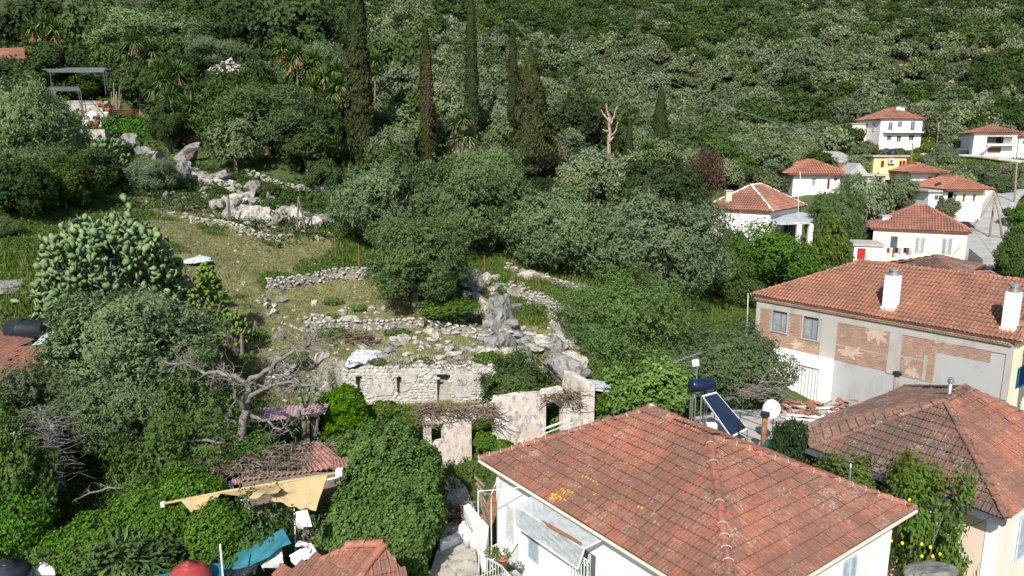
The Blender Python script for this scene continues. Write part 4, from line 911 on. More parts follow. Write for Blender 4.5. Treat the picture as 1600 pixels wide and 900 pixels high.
class Roof:
    def __init__(s, parent, mat, style='marseille', w_=.235, L=.38, deck=.10, seed=1):
        s.p = parent; s.m = mat; s.w = w_; s.L = L; s.st = style; s.M = []; s.deck = MB(); s.g = random.Random(seed); s.dt = deck; s.org = Vector(parent.location)
    def face(s, poly):
        """poly: world points, the first two are the eave (left to right seen from outside)"""
        P = [Vector(p) - s.org for p in poly]; u = (P[1] - P[0]).normalized(); n = None
        for q in P[2:]:
            n = u.cross(q - P[0])
            if n.length > .1: break
        n.normalize(); v = n.cross(u)
        loc = [((q - P[0]).dot(u), (q - P[0]).dot(v)) for q in P]
        B = Matrix(((u.x, v.x, n.x, 0), (u.y, v.y, n.y, 0), (u.z, v.z, n.z, 0), (0, 0, 0, 1)))
        ulo, uhi = min(a for a, _ in loc), max(a for a, _ in loc); vhi = max(b for _, b in loc); vlo = min(b for _, b in loc)
        j = 0
        while vlo + j * s.L < vhi:
            i = 0; rowoff = s.g.uniform(-.006, .006)
            while ulo + i * s.w < uhi:
                x, y = ulo + i * s.w, vlo + j * s.L; cx, cy = x + s.w / 2, y + s.L * .5
                if inpoly2(cx, cy, loc) or inpoly2(cx, y + .1, loc):
                    jx, jz, jr = s.g.gauss(0, .004), s.g.gauss(0, .004), s.g.gauss(0, .012)
                    o = P[0] + u * (x + jx) + v * (y + rowoff) + n * (.012 + jz + (.016 * math.sin(x * 1.1 + 1.7) + .012 * math.sin(x * 2.7 + y * 1.9)))
                    s.M.append(Matrix.Translation(o) @ B @ Matrix.Rotation(jr, 4, 'Z') @ Matrix.Rotation(s.g.gauss(0, .008), 4, 'X'))
                i += 1
            j += 1
        k = len(P); s.deck.add([q for q in P] + [q - n * s.dt for q in P], [tuple(range(k)), tuple(reversed(range(k, 2 * k)))] + [(i, (i + 1) % k + 0, (i + 1) % k + k, i + k)[::-1] for i in range(k)])
    def cap(s, a, b, mat=None, r=.12, L=.40, name='ridge_tile', mortar=None):
        a = Vector(a) - s.org; b = Vector(b) - s.org; d = b - a; n = max(1, int(d.length / L)); L = d.length / n
        vs = []; m_ = 7
        for y, k, lift in ((0, 1.08, .035), (L + .03, .92, 0)):
            for i in range(m_): t = math.pi * (1.08 - i / (m_ - 1) * 1.16); vs.append((r * k * math.cos(t), y, r * k * .8 * math.sin(t) + lift))
        for i in range(m_): t = math.pi * (1.08 - i / (m_ - 1) * 1.16); vs.append((r * .86 * math.cos(t), 0, r * .66 * math.sin(t) + .03))
        mb = MB(); mb.add(vs, [(i, i + 1, m_ + i + 1, m_ + i) for i in range(m_ - 1)] + [(2 * m_ + i, 2 * m_ + i + 1, i + 1, i) for i in range(m_ - 1)])
        me = mb.mesh(name, mat or s.m); y = d.normalized(); x = y.cross(Vector((0, 0, 1))).normalized(); z = x.cross(y)
        B = Matrix(((x.x, y.x, z.x, 0), (x.y, y.y, z.y, 0), (x.z, y.z, z.z, 0), (0, 0, 0, 1)))
        mm = MB()
        for k in range(n):
            link(name, me, s.p, Matrix.Translation(a + d * (k / n) + z * (.03 + s.g.gauss(0, .006))) @ B @ Matrix.Rotation(s.g.gauss(0, .03), 4, 'Z'))
            if mortar and s.g.random() < .8:
                o = a + d * (k / n) + z * .03; pts = []
                for i in range(7): t = math.pi * (1.05 - i / 6 * 1.10); pts.append(o + x * (r * 1.16) * math.cos(t) + z * ((r * .90) * math.sin(t) + .03) - y * .02)
                mm.tube(pts, .012, 4)
        if mortar and mm.v: tag(mm.build('mortar_joint', mortar, s.p), kind='stuff')
    def finish(s, nind=0):
        s.deck.build('roof_deck', s.m, s.p)
        vs, fs = (tile_marseille if s.st == 'marseille' else tile_barrel)(s.w, s.L + .035)
        me = bpy.data.meshes.new('tile'); me.from_pydata(vs.tolist(), [], fs); me.materials.append(s.m); me.update(); pn = PAN[s.st]; me.attributes.new('pan', 'FLOAT', 'FACE').data.foreach_set('value', pn)
        def size(m_):
            q = m_.translation + s.org; a, b, d = proj(q.x, q.y, q.z); return (0 if -10 < a < 1610 and -10 < b < 910 else 1000) + d
        s.M.sort(key=size)
        for m_ in s.M[:nind]: link('roof_tile', me, s.p, m_)
        rest = s.M[nind:]
        if rest:
            A = np.array([np.array(m_) for m_ in rest]); VV = np.einsum('kij,nj->kni', A[:, :3, :3], vs) + A[:, None, :3, 3]
            f0 = np.array(fs); FF = (f0[None] + (np.arange(len(rest)) * len(vs))[:, None, None]).reshape(-1, 4)
            at2 = np.repeat(np.random.default_rng(3).random(len(rest)), len(fs))
            fm = npmesh('roof_tile_field', VV.reshape(-1, 3), FF, s.m, at2); fm.attributes.new('pan', 'FLOAT', 'FACE').data.foreach_set('value', np.tile(np.array(pn, np.float32), len(rest))); tag(link('roof_tile_field', fm, s.p), kind='stuff')
def hip_ridge(L, F, Rr, z, rise, frac=.5):
    """rectangle from three eave corners: L left, F nearest, Rr right (2D); returns back corner and the two ridge ends"""
    L, F, Rr = Vector(L[:2]), Vector(F[:2]), Vector(Rr[:2]); B = L + Rr - F; a = (F - L).length; b = (Rr - F).length
    if a >= b:
        d = (F - L).normalized(); e = (Rr - F).normalized(); m0 = (L + B) / 2 + d * b * frac; m1 = (F + Rr) / 2 - d * b * frac
    else:
        e = (Rr - F).normalized(); m0 = (L + F) / 2 + e * a * frac; m1 = (B + Rr) / 2 - e * a * frac
    return B, m0, m1, a >= b
def v3(p, z): return Vector((p[0], p[1], z))
def hip_roof(parent, L, F, Rr, z, rise, mat, style='marseille', nind=0, w_=.235, TL=.38, capmat=None, mortar=None, r=.12, ridge=None, seed=1):
    B, m0, m1, longLF = hip_ridge(L, F, Rr, z, rise)
    if ridge: m0, m1, longLF = ridge
    rf = Roof(parent, mat, style, w_, TL, seed=seed); L3, F3, R3, B3 = [v3(p, z) for p in (L, F, Rr, B)]; a, b = v3(m0, z + rise), v3(m1, z + rise)
    if longLF: rf.face([L3, F3, b, a]); rf.face([F3, R3, b]); rf.face([R3, B3, a, b]); rf.face([B3, L3, a]); hips = [(L3, a), (F3, b), (R3, b), (B3, a)]
    else: rf.face([L3, F3, a]); rf.face([F3, R3, b, a]); rf.face([R3, B3, b]); rf.face([B3, L3, a, b]); hips = [(L3, a), (F3, a), (R3, b), (B3, b)]
    for p, q in hips: rf.cap(p, q, capmat, r, mortar=mortar)
    rf.cap(a, b, capmat, r, mortar=mortar); rf.finish(nind); return B, a, b
def inset(L, F, Rr, t):
    L, F, Rr = Vector(L[:2]), Vector(F[:2]), Vector(Rr[:2]); B = L + Rr - F; d = (F - L).normalized(); e = (Rr - F).normalized()
    return [L + d * t + e * t, F - d * t + e * t, Rr - d * t - e * t, B + d * t - e * t]

# ------------------------------------------------------------------ rocks
def ico(sub):
    import bmesh
    bm = bmesh.new(); bmesh.ops.create_icosphere(bm, subdivisions=sub, radius=1); v = np.array([x.co[:] for x in bm.verts]); f = np.array([[q.index for q in x.verts] for x in bm.faces]); bm.free(); return v, f
ICO = {k: ico(k) for k in (1, 2, 3, 4)}
def rock_mesh(name, seed, mat, sub=3, flat=.12, rough=.28):
    v, f = ICO[sub]; v = v.copy(); g = np.random.default_rng(seed)
    for _ in range(13):
        n = unit(g.normal(size=(1, 3)))[0]; h = g.uniform(.45, .82); d = v @ n; k = d > h; v[k] -= np.outer(d[k] - h, n)
    nz = .35 * np.abs(vnoise(v[:, 0] * 3.7 + v[:, 2] * 2.1, v[:, 1] * 3.7 + seed, seed + 2) - .5) + vnoise(v[:, 0] * 2.3 + seed, v[:, 1] * 2.3 + v[:, 2] * 1.7, seed) + .5 * vnoise(v[:, 0] * 5 + seed, v[:, 1] * 5 - v[:, 2] * 4, seed + 5) + .25 * vnoise(v[:, 0] * 11, v[:, 1] * 11 + v[:, 2] * 9, seed + 8)
    v *= (1 + (nz - .87) * rough)[:, None]; v[:, 2] = np.where(sub >= 3, v[:, 2] * .8 + .2 * np.round(v[:, 2] * 4 + .6 * vnoise(v[:, 0] * 2, v[:, 1] * 2, seed)) / 4, v[:, 2])
    return npmesh(name, v, f, mat)
RK = [rock_mesh('rock', 500 + i, M['rock'], 3) for i in range(3)]; RW = [rock_mesh('rock', 510 + i, M['rockw'], 3) for i in range(3)]
def rock_px(px, py, w_, h_, Y, label, mt='rock', name='boulder', dep=.8, sink=.1, rz=0, tilt=0, seed=0, cat='rock'):
    c = at(px, py, Y); d = depth(*c); W = w_ / FPX * d / 2; H = h_ / FPX * d / 2
    me = rock_mesh(name, 600 + seed + int(px), M[mt], 4 if w_ > 45 else 3); o = link(name, me); o.location = c
    fl = mt == 'slab' or 'slab' in label or 'flat' in label or 'ledge' in label or 'step' in label
    o.rotation_euler = (R(8) if fl else 0, R(tilt), R(rz)); o.scale = (W * 1.1, W * .8 if not fl else max(W * .5, H * 2.2), H * (1.15 if not fl else .28))
    zz0 = gz(c.x, c.y); o.location.z = min(c.z, zz0 + H * .45) if not fl else zz0 + H * .12
    return tag(o, label, cat)
for a in [(392, 336, 46, 34, 58, 'big white boulder in the middle of the rocky slope', 'rockw'), (490, 350, 34, 24, 56, 'white rock at the right end of the rocky slope', 'rockw'), (462, 330, 22, 34, 58, 'tall tan rock beside the dead stump on the slope', 'rockw'),
          (320, 287, 52, 26, 66, 'long layered outcrop above the grassy ledge', 'rock'), (272, 262, 70, 18, 70, 'sloping grey rock ledge at the top of the slope', 'rock'), (215, 236, 55, 28, 74, 'slanting grey rock face below the ivy hedge', 'rock'),
          (360, 296, 30, 16, 64, 'small pale rock right of the long outcrop', 'rockw'), (250, 248, 60, 22, 71, 'grey rock step under the spiky yucca', 'rock'), (18, 422, 78, 46, 38, 'large grey rock slab at the left edge', 'rock'), (302, 412, 60, 26, 45, 'flat pale blue rock slab beside the prickly pear', 'slab'),
          (435, 460, 46, 16, 43.5, 'flat grey rock below the dry stone wall', 'rock'), (742, 440, 34, 44, 47, 'upright grey rock right of the lone olive', 'rock'), (825, 437, 40, 26, 50, 'pale rock by the upper low wall', 'rockw'),
          (893, 506, 36, 42, 42.5, 'rounded grey boulder at the end of the pinkish wall', 'rockw'), (866, 516, 36, 16, 41, 'narrow pale blue slab beside the rounded boulder', 'slab'), (885, 572, 78, 52, 36.6, 'big weathered rock outcrop with a hole, right of the ruin', 'rock'), (830, 518, 44, 34, 40, 'streaked white rock left of the narrow slab', 'rockw'),
          (822, 545, 32, 30, 38.5, 'grey rock just above the big outcrop', 'rock'), (568, 552, 62, 40, 37.6, 'pale blue white slab on top of the ruined wall', 'slab'), (858, 480, 30, 18, 44, 'flat rock on the pinkish wall line', 'rockw'), (800, 470, 36, 22, 44, 'rock behind the tall streaked outcrop', 'rock'),
          (690, 545, 40, 14, 38.5, 'low white rock pile left of the brush heap', 'rockw'), (548, 497, 40, 16, 40.5, 'low pale rock on the terrace edge', 'rockw'), (770, 437, 26, 18, 49, 'small pale rock below the upright one', 'rockw'), (343, 322, 30, 22, 60, 'low rock in the grass left of the white boulder', 'rock'),
          (505, 585, 30, 16, 35.5, 'pale rock beside the left end of the ruin', 'rockw'), (197, 275, 26, 20, 66, 'brownish rock in the shade under the cactus', 'rock')]:
    rock_px(*a[:6], a[6], seed=len(a[5]))
def outcrop(label, line, n, smin, smax, mats, seed, spread=.8, tall=.5):
    P = [at(*p) for p in line]; o = thing('rock_outcrop', label, 'rock', P[0]); g = random.Random(seed); ms = [rock_mesh('rock', seed * 31 + i, M[mats[i % len(mats)]], 3, rough=.45) for i in range(5)]
    L = [(b - a).length for a, b in zip(P, P[1:])]
    for k in range(n):
        t = g.uniform(0, sum(L)); i = 0
        while t > L[i] and i < len(L) - 1: t -= L[i]; i += 1
        q = P[i].lerp(P[i + 1], t / L[i]) + Vector((g.gauss(0, spread), g.gauss(0, spread), 0)); s = smin + (smax - smin) * g.random() ** 1.8; h = s * g.uniform(.45, 1.0) * (1 + tall * (g.random() < .25))
        dr = P[min(i + 1, len(P) - 1)] - P[i]
        link('rock', ms[k % 5], o, Matrix.Translation(Vector((q.x, q.y, gz(q.x, q.y) + h * .12)) - o.location) @ Matrix.Rotation(math.atan2(dr.y, dr.x) + g.gauss(0, .4), 4, 'Z') @ Matrix.Rotation(g.gauss(0, .3), 4, 'Y') @ Matrix.Rotation(g.gauss(0, .25), 4, 'X') @ Matrix.Diagonal((s * 1.5, s * .75, h * .75, 1)))
outcrop('long broken grey rock outcrop running down the slope from the ivy hedge', [(190, 228, 76), (240, 245, 72), (290, 268, 69), (340, 292, 65), (400, 312, 61)], 60, .4, 1.9, ['rock', 'rock', 'rock', 'rock', 'rockw'], 41, 1.0)
outcrop('broken pale rock band across the top of the dry meadow', [(340, 318, 61), (400, 335, 58.5), (450, 342, 57.5), (505, 352, 56.5)], 46, .3, 1.3, ['rockw', 'rock', 'rockw'], 43, 1.1)
outcrop('tall streaked grey rock outcrop above the ruin', [(780, 470, 43.5), (785, 500, 41), (786, 535, 39.3)], 30, .5, 1.15, ['rock'], 44, .4, 1.1)
outcrop('jumble of rocks between the low walls and the tall outcrop', [(735, 425, 49), (750, 455, 46), (765, 480, 43)], 24, .25, .8, ['rock', 'rockw'], 45, .7)
outcrop('rock shelf right of the tall outcrop above the rock with a hole', [(815, 510, 41), (850, 530, 40), (880, 545, 39)], 24, .3, .9, ['rockw', 'rock'], 46, .7)
outcrop('rubble and low rocks behind the top of the ruined stone wall', [(560, 535, 38.5), (640, 545, 38.4), (740, 545, 38.4), (820, 545, 38.4)], 50, .15, .55, ['rockw', 'rock'], 47, .6)
outcrop('scattered rubble between the dry stone wall and the terrace edge', [(425, 470, 43), (440, 500, 40.5), (470, 520, 39), (520, 540, 38)], 36, .12, .42, ['rockw', 'rock'], 48, .8)
outcrop('grey rocks at the left end of the ruin and the meadow corner', [(440, 560, 35.5), (480, 575, 35), (525, 580, 36.8)], 18, .15, .6, ['rock', 'rockw'], 49, .5)
# hole in the outcrop
mbh = MB(); c_ = at(871, 566, 35.9); mbh.lathe([(.26, 0), (.34, .1), (.2, .5)], 10, mtx=Matrix.Translation(c_) @ Matrix.Rotation(R(90), 4, 'X') @ Matrix.Diagonal((1, .6, -1, 1)))
# loose stones: one uncountable mass
def stone_mass(name, label, n, region, smin, smax, mat, seed, parent=None):
    g = np.random.default_rng(seed); X, Y = region(n, g); n = len(X); Z = ground(X, Y); VV, FF = [], []; b = 0
    vs = [rock_mesh('t', 700 + i, mat, 1, rough=.35) for i in range(4)]; tv = [np.array([v.co[:] for v in m_.vertices]) for m_ in vs]; tf = [np.array([p.vertices[:] for p in m_.polygons]) for m_ in vs]
    for i in range(n):
        k = i % 4; s = smin + (smax - smin) * g.random() ** 3; a = g.uniform(0, 6.28); ca, sa = math.cos(a), math.sin(a); t = tv[k] * [s, s * g.uniform(.5, 1), s * g.uniform(.35, .7)]
        VV.append(np.stack([t[:, 0] * ca - t[:, 1] * sa + X[i], t[:, 0] * sa + t[:, 1] * ca + Y[i], t[:, 2] + Z[i] + s * .1], 1)); FF.append(tf[k] + b); b += len(t)
    tag(link(name, npmesh(name, np.concatenate(VV), np.concatenate(FF), mat), parent), label, kind='stuff')
rocky = [[(190, 240), (330, 270), (400, 300), (520, 350), (520, 372), (380, 370), (250, 330)], [(530, 480), (760, 480), (940, 560), (930, 590), (560, 560)], [(730, 410), (930, 470), (930, 560), (760, 540)]]
stone_mass('scattered_rocks', 'loose limestone rocks strewn over the slope', 700, reg_px(rocky, 33, 78), .08, .55, M['rock'], 71)
stone_mass('scattered_pale_rocks', 'loose white rocks strewn over the slope', 800, reg_px(rocky, 33, 78), .06, .45, M['rockw'], 72)
stone_mass('meadow_stones', 'small stones lying in the dry meadow', 2000, reg_px([slope_poly], 32, 70), .03, .24, M['rockw'], 73)
stone_mass('hill_rocks', 'pale rocks showing between trees on the far hillside', 700, reg_px([[(1385, 62), (1560, 64), (1560, 110), (1400, 100)], [(1060, 90), (1600, 90), (1600, 150), (1200, 140)]], 200, 380), .4, 1.8, M['rockw'], 74)
# ------------------------------------------------------------------ dry stone walls, each stone a part
SV_ = [rock_mesh('stone', 720 + i, M['stone'], 1, rough=.3) for i in range(6)]
def drywall(label, pts, hgt, sw=.36, sh=.2, name='dry_stone_wall', nmax=300, lean=0, base=None):
    """pts: ground pixels with depth; stones stacked in courses along the line"""
    P = [at(*p) for p in pts]; o = thing(name, label, 'stone wall', P[0]); g = random.Random(len(label)); n = 0; stones = []
    for a, b in zip(P, P[1:]):
        L = (b.xy - a.xy).length; d = (b.xy - a.xy) / L; k = 0
        while k * sh * .85 < hgt:
            u = g.uniform(0, .2)
            while u < L:
                w_ = sw * g.uniform(.6, 1.35); q = a.xy + d * u; zz_ = gz(q.x, q.y)
                hh = hgt * (.75 + .35 * mnoise_(u * .6 + k * .1))
                if k * sh * .85 < hh:
                    stones.append((Vector((q.x + g.gauss(0, .05), q.y + g.gauss(0, .08) + lean * k, zz_ + .05 + k * sh * .85)), w_, math.atan2(d.y, d.x)))
                u += w_ * .9
            k += 1
    g.shuffle(stones)
    for p, w_, a in stones[:nmax]: link('stone', SV_[g.randrange(6)], o, Matrix.Translation(p - o.location) @ Matrix.Rotation(a + g.gauss(0, .25), 4, 'Z') @ Matrix.Rotation(g.gauss(0, .2), 4, 'Y') @ Matrix.Diagonal((w_ * .58, .22, sh * g.uniform(.45, .75), 1)))
    core = MB()
    for a, b in zip(P, P[1:]):
        L = (b.xy - a.xy).length
        for k in range(max(2, int(L / .8))):
            q = a.lerp(b, (k + .5) / max(2, int(L / .8))); z = gz(q.x, q.y); s = L / max(2, int(L / .8)) / 2; an = math.atan2(b.y - a.y, b.x - a.x)
            core.box((-s, -.12, -.3), (s, .14, hgt * .72), Matrix.Translation(Vector((q.x, q.y + .05, z)) - o.location) @ Matrix.Rotation(an, 4, 'Z'))
    core.build('core', M['mortar'], o); return o
def mnoise_(x): return float(vnoise(np.array([x]), np.array([3.3]), 2)[0])
drywall('curved dry stone wall of grey stones on the dry meadow', [(418, 446, 44.4), (470, 440, 45.6), (520, 436, 46.8), (572, 436, 47.2), (592, 430, 47.8)], .95, .30, .17)
drywall('tumbled stone terrace wall left of the lone olive shadow', [(475, 520, 38.6), (540, 508, 39.6), (610, 505, 40.2), (662, 503, 40.6)], .62, .36, .2)
drywall('tumbled stone terrace wall below the lone olive', [(672, 512, 40.3), (740, 515, 40.4), (800, 520, 40.6)], .7, .36, .2)
drywall('low grey stone wall under the young olive ledge', [(300, 362, 54), (340, 362, 54.5), (395, 382, 52.5), (440, 386, 52)], .5, .42, .22)
drywall('pinkish stone retaining wall behind the streaked outcrop', [(795, 468, 46.3), (840, 472, 46), (882, 482, 45), (898, 495, 43.8)], .9, .36, .2)
drywall('low stone wall under the silvery olive', [(790, 432, 51), (850, 446, 50), (915, 462, 49)], .55, .36, .2)
drywall('stone terrace edge beside the pergola', [(160, 212, 83), (200, 208, 83), (330, 230, 80)], .7, .6, .3)
drywall('stone row along the upper ledge below the big olive', [(390, 292, 68), (440, 300, 67), (540, 296, 68)], .6, .5, .25)
drywall('tumbled stones at the meadow edge by the cactus', [(420, 605, 33), (440, 590, 33.6), (455, 560, 35)], .45, .3, .18)
drywall('short tumbled wall above the meadow', [(480, 505, 40), (490, 500, 40.4), (520, 505, 40)], .5, .34, .2)
rb = thing('rubble_pile', 'pile of pale rubble among the trees at the top', 'rubble', at(360, 112, 103)); g_ = random.Random(4); st = [rock_mesh('stone', 740 + i, M['rockw'], 1) for i in range(4)]
for k in range(160):
    c = at(320 + 80 * g_.random(), 116, 102); q = Vector((c.x, 101 + g_.uniform(-2, 3), 0)); t_ = abs(g_.gauss(0, .4)); c3 = at(proj(q.x, q.y, 30)[0], 116, q.y)
    q.z = c3.z + g_.uniform(0, 2.2) * max(0, 1 - abs(proj(q.x, q.y, c3.z)[0] - 362) / 46); s = g_.uniform(.25, .7)
    link('stone', st[k % 4], rb, Matrix.Translation(q - rb.location) @ Matrix.Rotation(g_.uniform(0, 6), 4, 'Z') @ Matrix.Diagonal((s, s * .8, s * .6, 1)))

# ------------------------------------------------------------------ the ruin: back stone wall
RL = at(536, 600, 36.2); RR_ = at(798, 600, 36.6); ru0, ru1 = (RL.x, RL.y), (RR_.x, RR_.y)
ruin = thing('ruined_stone_wall', 'ruined wall of pale rubble stone with a doorway and slit openings', 'ruin', (RL.x, RL.y, 6.5))
L_rr = wdir(ru0, ru1)[2]; z_b, z_t = 6.2, at(600, 571, 36.3).z
hl = [pxbox(ru0, ru1, 683, 584, 704, 632), pxbox(ru0, ru1, 556, 588, 567, 614), pxbox(ru0, ru1, 620, 588, 628, 617)]
topf = lambda u: z_t + .02 + .75 * (mnoise_(u * 1.5) - .55) + .3 * (mnoise_(u * 4.1) - .5) - (.25 if u < .5 else 0) - (.3 if u > L_rr - 1.5 else 0)
mb = MB(); facade_mb(mb, ru0, ru1, z_b, z_t + .5, hl, both=.55, top=topf); o = mb.build('wall_core', M['palemortar'], ruin); o.location = -ruin.location
g_ = random.Random(9); st_ = []; d_r, n_r, L_r = wdir(ru0, ru1); z = z_b + .5
while z < z_t + .3:
    h = g_.uniform(.13, .24); u = g_.uniform(-.1, .1)
    while u < L_r:
        w_ = g_.uniform(.14, .52); uc = u + w_ / 2
        if z + h / 2 < topf(uc) + .08 and not any(a - .02 < uc < b + .02 and c < z + h / 2 < e for a, b, c, e in hl): st_.append((uc, z + h / 2 + g_.gauss(0, .03), w_, h * g_.uniform(.75, 1.35)))
        u += w_ * .97
    z += h * .97
g_.shuffle(st_); RSW = [rock_mesh('stone', 760 + i, M['ruinstone'], 1, rough=.22) for i in range(6)]; rest = MB()
ang = math.atan2(d_r.y, d_r.x)
for k, (u, z, w_, h) in enumerate(st_):
    m_ = Matrix.Translation(wp(ru0, ru1, u, .02, z) - ruin.location) @ Matrix.Rotation(ang, 4, 'Z') @ Matrix.Rotation(g_.gauss(0, .16), 4, 'Y') @ Matrix.Diagonal((w_ * .60, .07 * g_.uniform(.5, 1.5), h * .60, 1))
    if k < 300: link('stone', RSW[k % 6], ruin, m_)
    else:
        me = RSW[k % 6]; rest.add([m_ @ v.co for v in me.vertices], [tuple(p.vertices) for p in me.polygons])
if rest.v: tag(rest.build('stone_filling', M['ruinstone'], ruin), kind='stuff')
pm = MB()
for (xa, ya, xb, yb) in ((706, 577, 740, 618), (744, 585, 775, 606), (578, 590, 612, 618), (628, 577, 652, 596)):
    q_ = pxbox(ru0, ru1, xa, ya, xb, yb); k = 14; cx_, cz_ = (q_[0] + q_[1]) / 2, (q_[2] + q_[3]) / 2; ring = []
    for i in range(k):
        t_ = 6.283 * i / k; rr_ = .8 + .35 * g_.random(); ring.append(wp(ru0, ru1, cx_ + (q_[1] - q_[0]) / 2 * 1.15 * math.copysign(abs(math.cos(t_)) ** .6, math.cos(t_)) * rr_, .075, cz_ + (q_[3] - q_[2]) / 2 * math.copysign(abs(math.sin(t_)) ** .6, math.sin(t_)) * rr_))
    pm = MB(); pm.add(ring + [r__ - n_r * .07 for r__ in ring], [tuple(range(k))] + [(i, i + k, (i + 1) % k + k, (i + 1) % k) for i in range(k)]); o = pm.build('plaster_patch', M['palemortar'], ruin); o.location = -ruin.location
a_, b_, c_, e_ = hl[0]; mb = MB(); mb.box((a_ - .2, -.08, 0), (b_ + .25, .5, .16), frame_mtx(ru0, ru1, 0, e_)); o = mb.build('lintel', M['stone'], ruin); o.location = -ruin.location
mb = MB(); pts = [wp(ru0, ru1, hitw(ru0, ru1, 718 + 5 * math.cos(k * .9) + k * .5, 600)[0], .10, at(716, 598 + 5 * math.sin(k * 1.15), 36.4).z) for k in range(16)]; mb.tube(pts, .012, 4)
o = mb.build('graffiti', M['blue'], ruin); o.location = -ruin.location
# buttressing side walls of the ruin
for lab, a, b, zt in (('stub of the ruined side wall at the left end of the stone ruin', (537, 600, 36.6), (520, 590, 39.5), z_t),):
    A, B = at(*a), at(*b); t_ = thing('ruined_stub_wall', lab, 'ruin', (A.x, A.y, 6.5)); mb = MB()
    facade_mb(mb, (B.x, B.y), (A.x, A.y), 6.2, zt, [], both=.45, top=lambda u, zt=zt: zt - .25 + .4 * (mnoise_(u * 2) - .4)); o = mb.build('wall', M['stone'], t_); o.location = -t_.location
# front plastered ruin
P0 = at(667, 740, 30.0); P1 = at(917, 690, 33.6); p0, p1 = (P0.x, P0.y), (P1.x, P1.y)
pk = thing('ruined_plaster_wall', 'roofless pinkish plastered ruin wall with two doorways and a window', 'ruin', (P0.x, P0.y, 5.5))
zlo = 5.2; u773 = hitw(p0, p1, 774, 650)[0]; zA = hitw(p0, p1, 720, 641)[1]; zB = hitw(p0, p1, 820, 616)[1]; zC = hitw(p0, p1, 898, 621)[1]
holes = [pxbox(p0, p1, 674, 663, 694, 692), pxbox(p0, p1, 737, 654, 774, 745), pxbox(p0, p1, 853, 628, 880, 690)]; holes[1] = (holes[1][0], holes[1][1], 5.0, holes[1][3])
ug = holes[2]
def topg(u):
    base = zA if u < u773 else (zB if u < ug[1] else zC)
    return base + .14 * (mnoise_(u * 1.7) - .5) - (.35 * max(0, (u - ug[0] + 1.2)) if ug[0] - 1.2 < u < ug[0] else 0) * .3
mb = MB(); facade_mb(mb, p0, p1, zlo, 9.6, holes, both=.42, top=topg); o = mb.build('plastered_wall', M['pinkplaster'], pk); o.location = -pk.location
for (q, dq, lab) in ((p1, -2.6, 'wall'),):
    n_ = wdir(p0, p1)[1]; e = (q[0] + n_.x * dq, q[1] + n_.y * dq); mb = MB(); facade_mb(mb, e, q, zlo, 9.0, [], both=.4, top=lambda u: 8.5 + .25 * mnoise_(u * 2)); o = mb.build('return_wall', M['pinkplaster'], pk); o.location = -pk.location
def twig_heap(name, label, cat, cx, cy, Y, wpx, hm, n, seed, mt='twig', L=.9, dep=.5, leaves=0, thick=.018):
    g = random.Random(seed); c = at(cx, cy, Y); d = depth(*c); W = wpx / FPX * d / 2; o = thing(name, label, cat, c); mb = MB()
    for _ in range(n):
        p = Vector((g.uniform(-W, W), g.uniform(-dep, dep), g.uniform(-.1, hm))); a = g.uniform(0, 6.28); e = p + Vector((math.cos(a), math.sin(a) * .7, g.uniform(-.35, .3))) * L * g.uniform(.4, 1)
        mb.tube([p, p.lerp(e, .5) + Vector((g.uniform(-.12, .12), g.uniform(-.12, .12), g.uniform(-.1, .12))), e], [thick, thick * .8, thick * .3], 4, False)
    tag(mb.build('twigs', M[mt], o), kind='stuff')
    if leaves:
        gg = np.random.default_rng(seed); P = np.stack([gg.uniform(-W, W, leaves), gg.uniform(-dep, dep, leaves), gg.uniform(0, hm, leaves)], 1); V, F = leaf_quads(P, rdir(leaves, gg), .12, .09, gg)
        link('dry_leaves', npmesh('dry_leaves', V, F, M['brownleaf'], gg.random(leaves)), o)
    return o
twig_heap('dead_vine', 'mat of dry brown vine stems draped over the tall part of the ruin', 'vine', 848, 622, 32.9, 118, .35, 320, 1, leaves=500)
twig_heap('dead_vine', 'dry vine hanging along the low lintel of the ruin', 'vine', 715, 642, 30.4, 120, .22, 260, 2, leaves=250)
twig_heap('dead_vine', 'dry vine hanging down the left edge of the ruin window', 'vine', 668, 660, 30.2, 22, .9, 150, 3, dep=.3, L=.7)
twig_heap('brush_heap', 'small heap of cut dark branches on the terrace', 'brush', 672, 556, 37.8, 30, .4, 70, 5, 'bark', .9)
twig_heap('brush_heap', 'reddish brown brush beside the pale slab on the ruin', 'brush', 560, 530, 38.6, 46, .4, 140, 6, leaves=300)
for k, (a, b) in enumerate([((845, 672), (890, 655)), ((860, 690), (892, 668))]):
    mb = MB(); mb.bar(at(a[0], a[1], 30.6), at(b[0], b[1], 31.4), .07); mb.bar(at(a[0] + 4, a[1] + 6, 30.6), at(b[0] + 4, b[1] + 6, 31.4), .04)
    tag(mb.build('timber_rail', M['whitemetal']), ['pale timber rail leaning in the right doorway, the upper one', 'pale timber rail leaning in the right doorway, the lower one'][k], 'rail')
ivy_mass('doorway_plants', 'green plants with white flowers growing in the ruin doorway', 'plant', [(758, 690, 30.6, .5, .4, .45), (785, 700, 30.2, .55, .4, .35)], 3000, .11, 'bright', 58)
ivy_mass('ground_cover_bush', 'green weeds beyond the right doorway of the ruin', 'plant', [(930, 628, 35, 1.0, .8, .4), (870, 668, 33.8, .6, .5, .4)], 3000, .11, 'bright', 59)
ps = MB()
for k in range(7): ps.box((-.7, -.25, 0), (.7, .25, .05), Matrix.Translation(at(938 + rnd.uniform(-12, 12), 608, 35.2) + Vector((0, 0, .05 * k))) @ Matrix.Rotation(rnd.uniform(-.5, .5), 4, 'Z') @ Matrix.Rotation(rnd.uniform(-.15, .15), 4, 'Y'))
tag(ps.build('board_pile', M['greysheet']), 'small pile of weathered grey boards behind the citrus tree', 'boards')

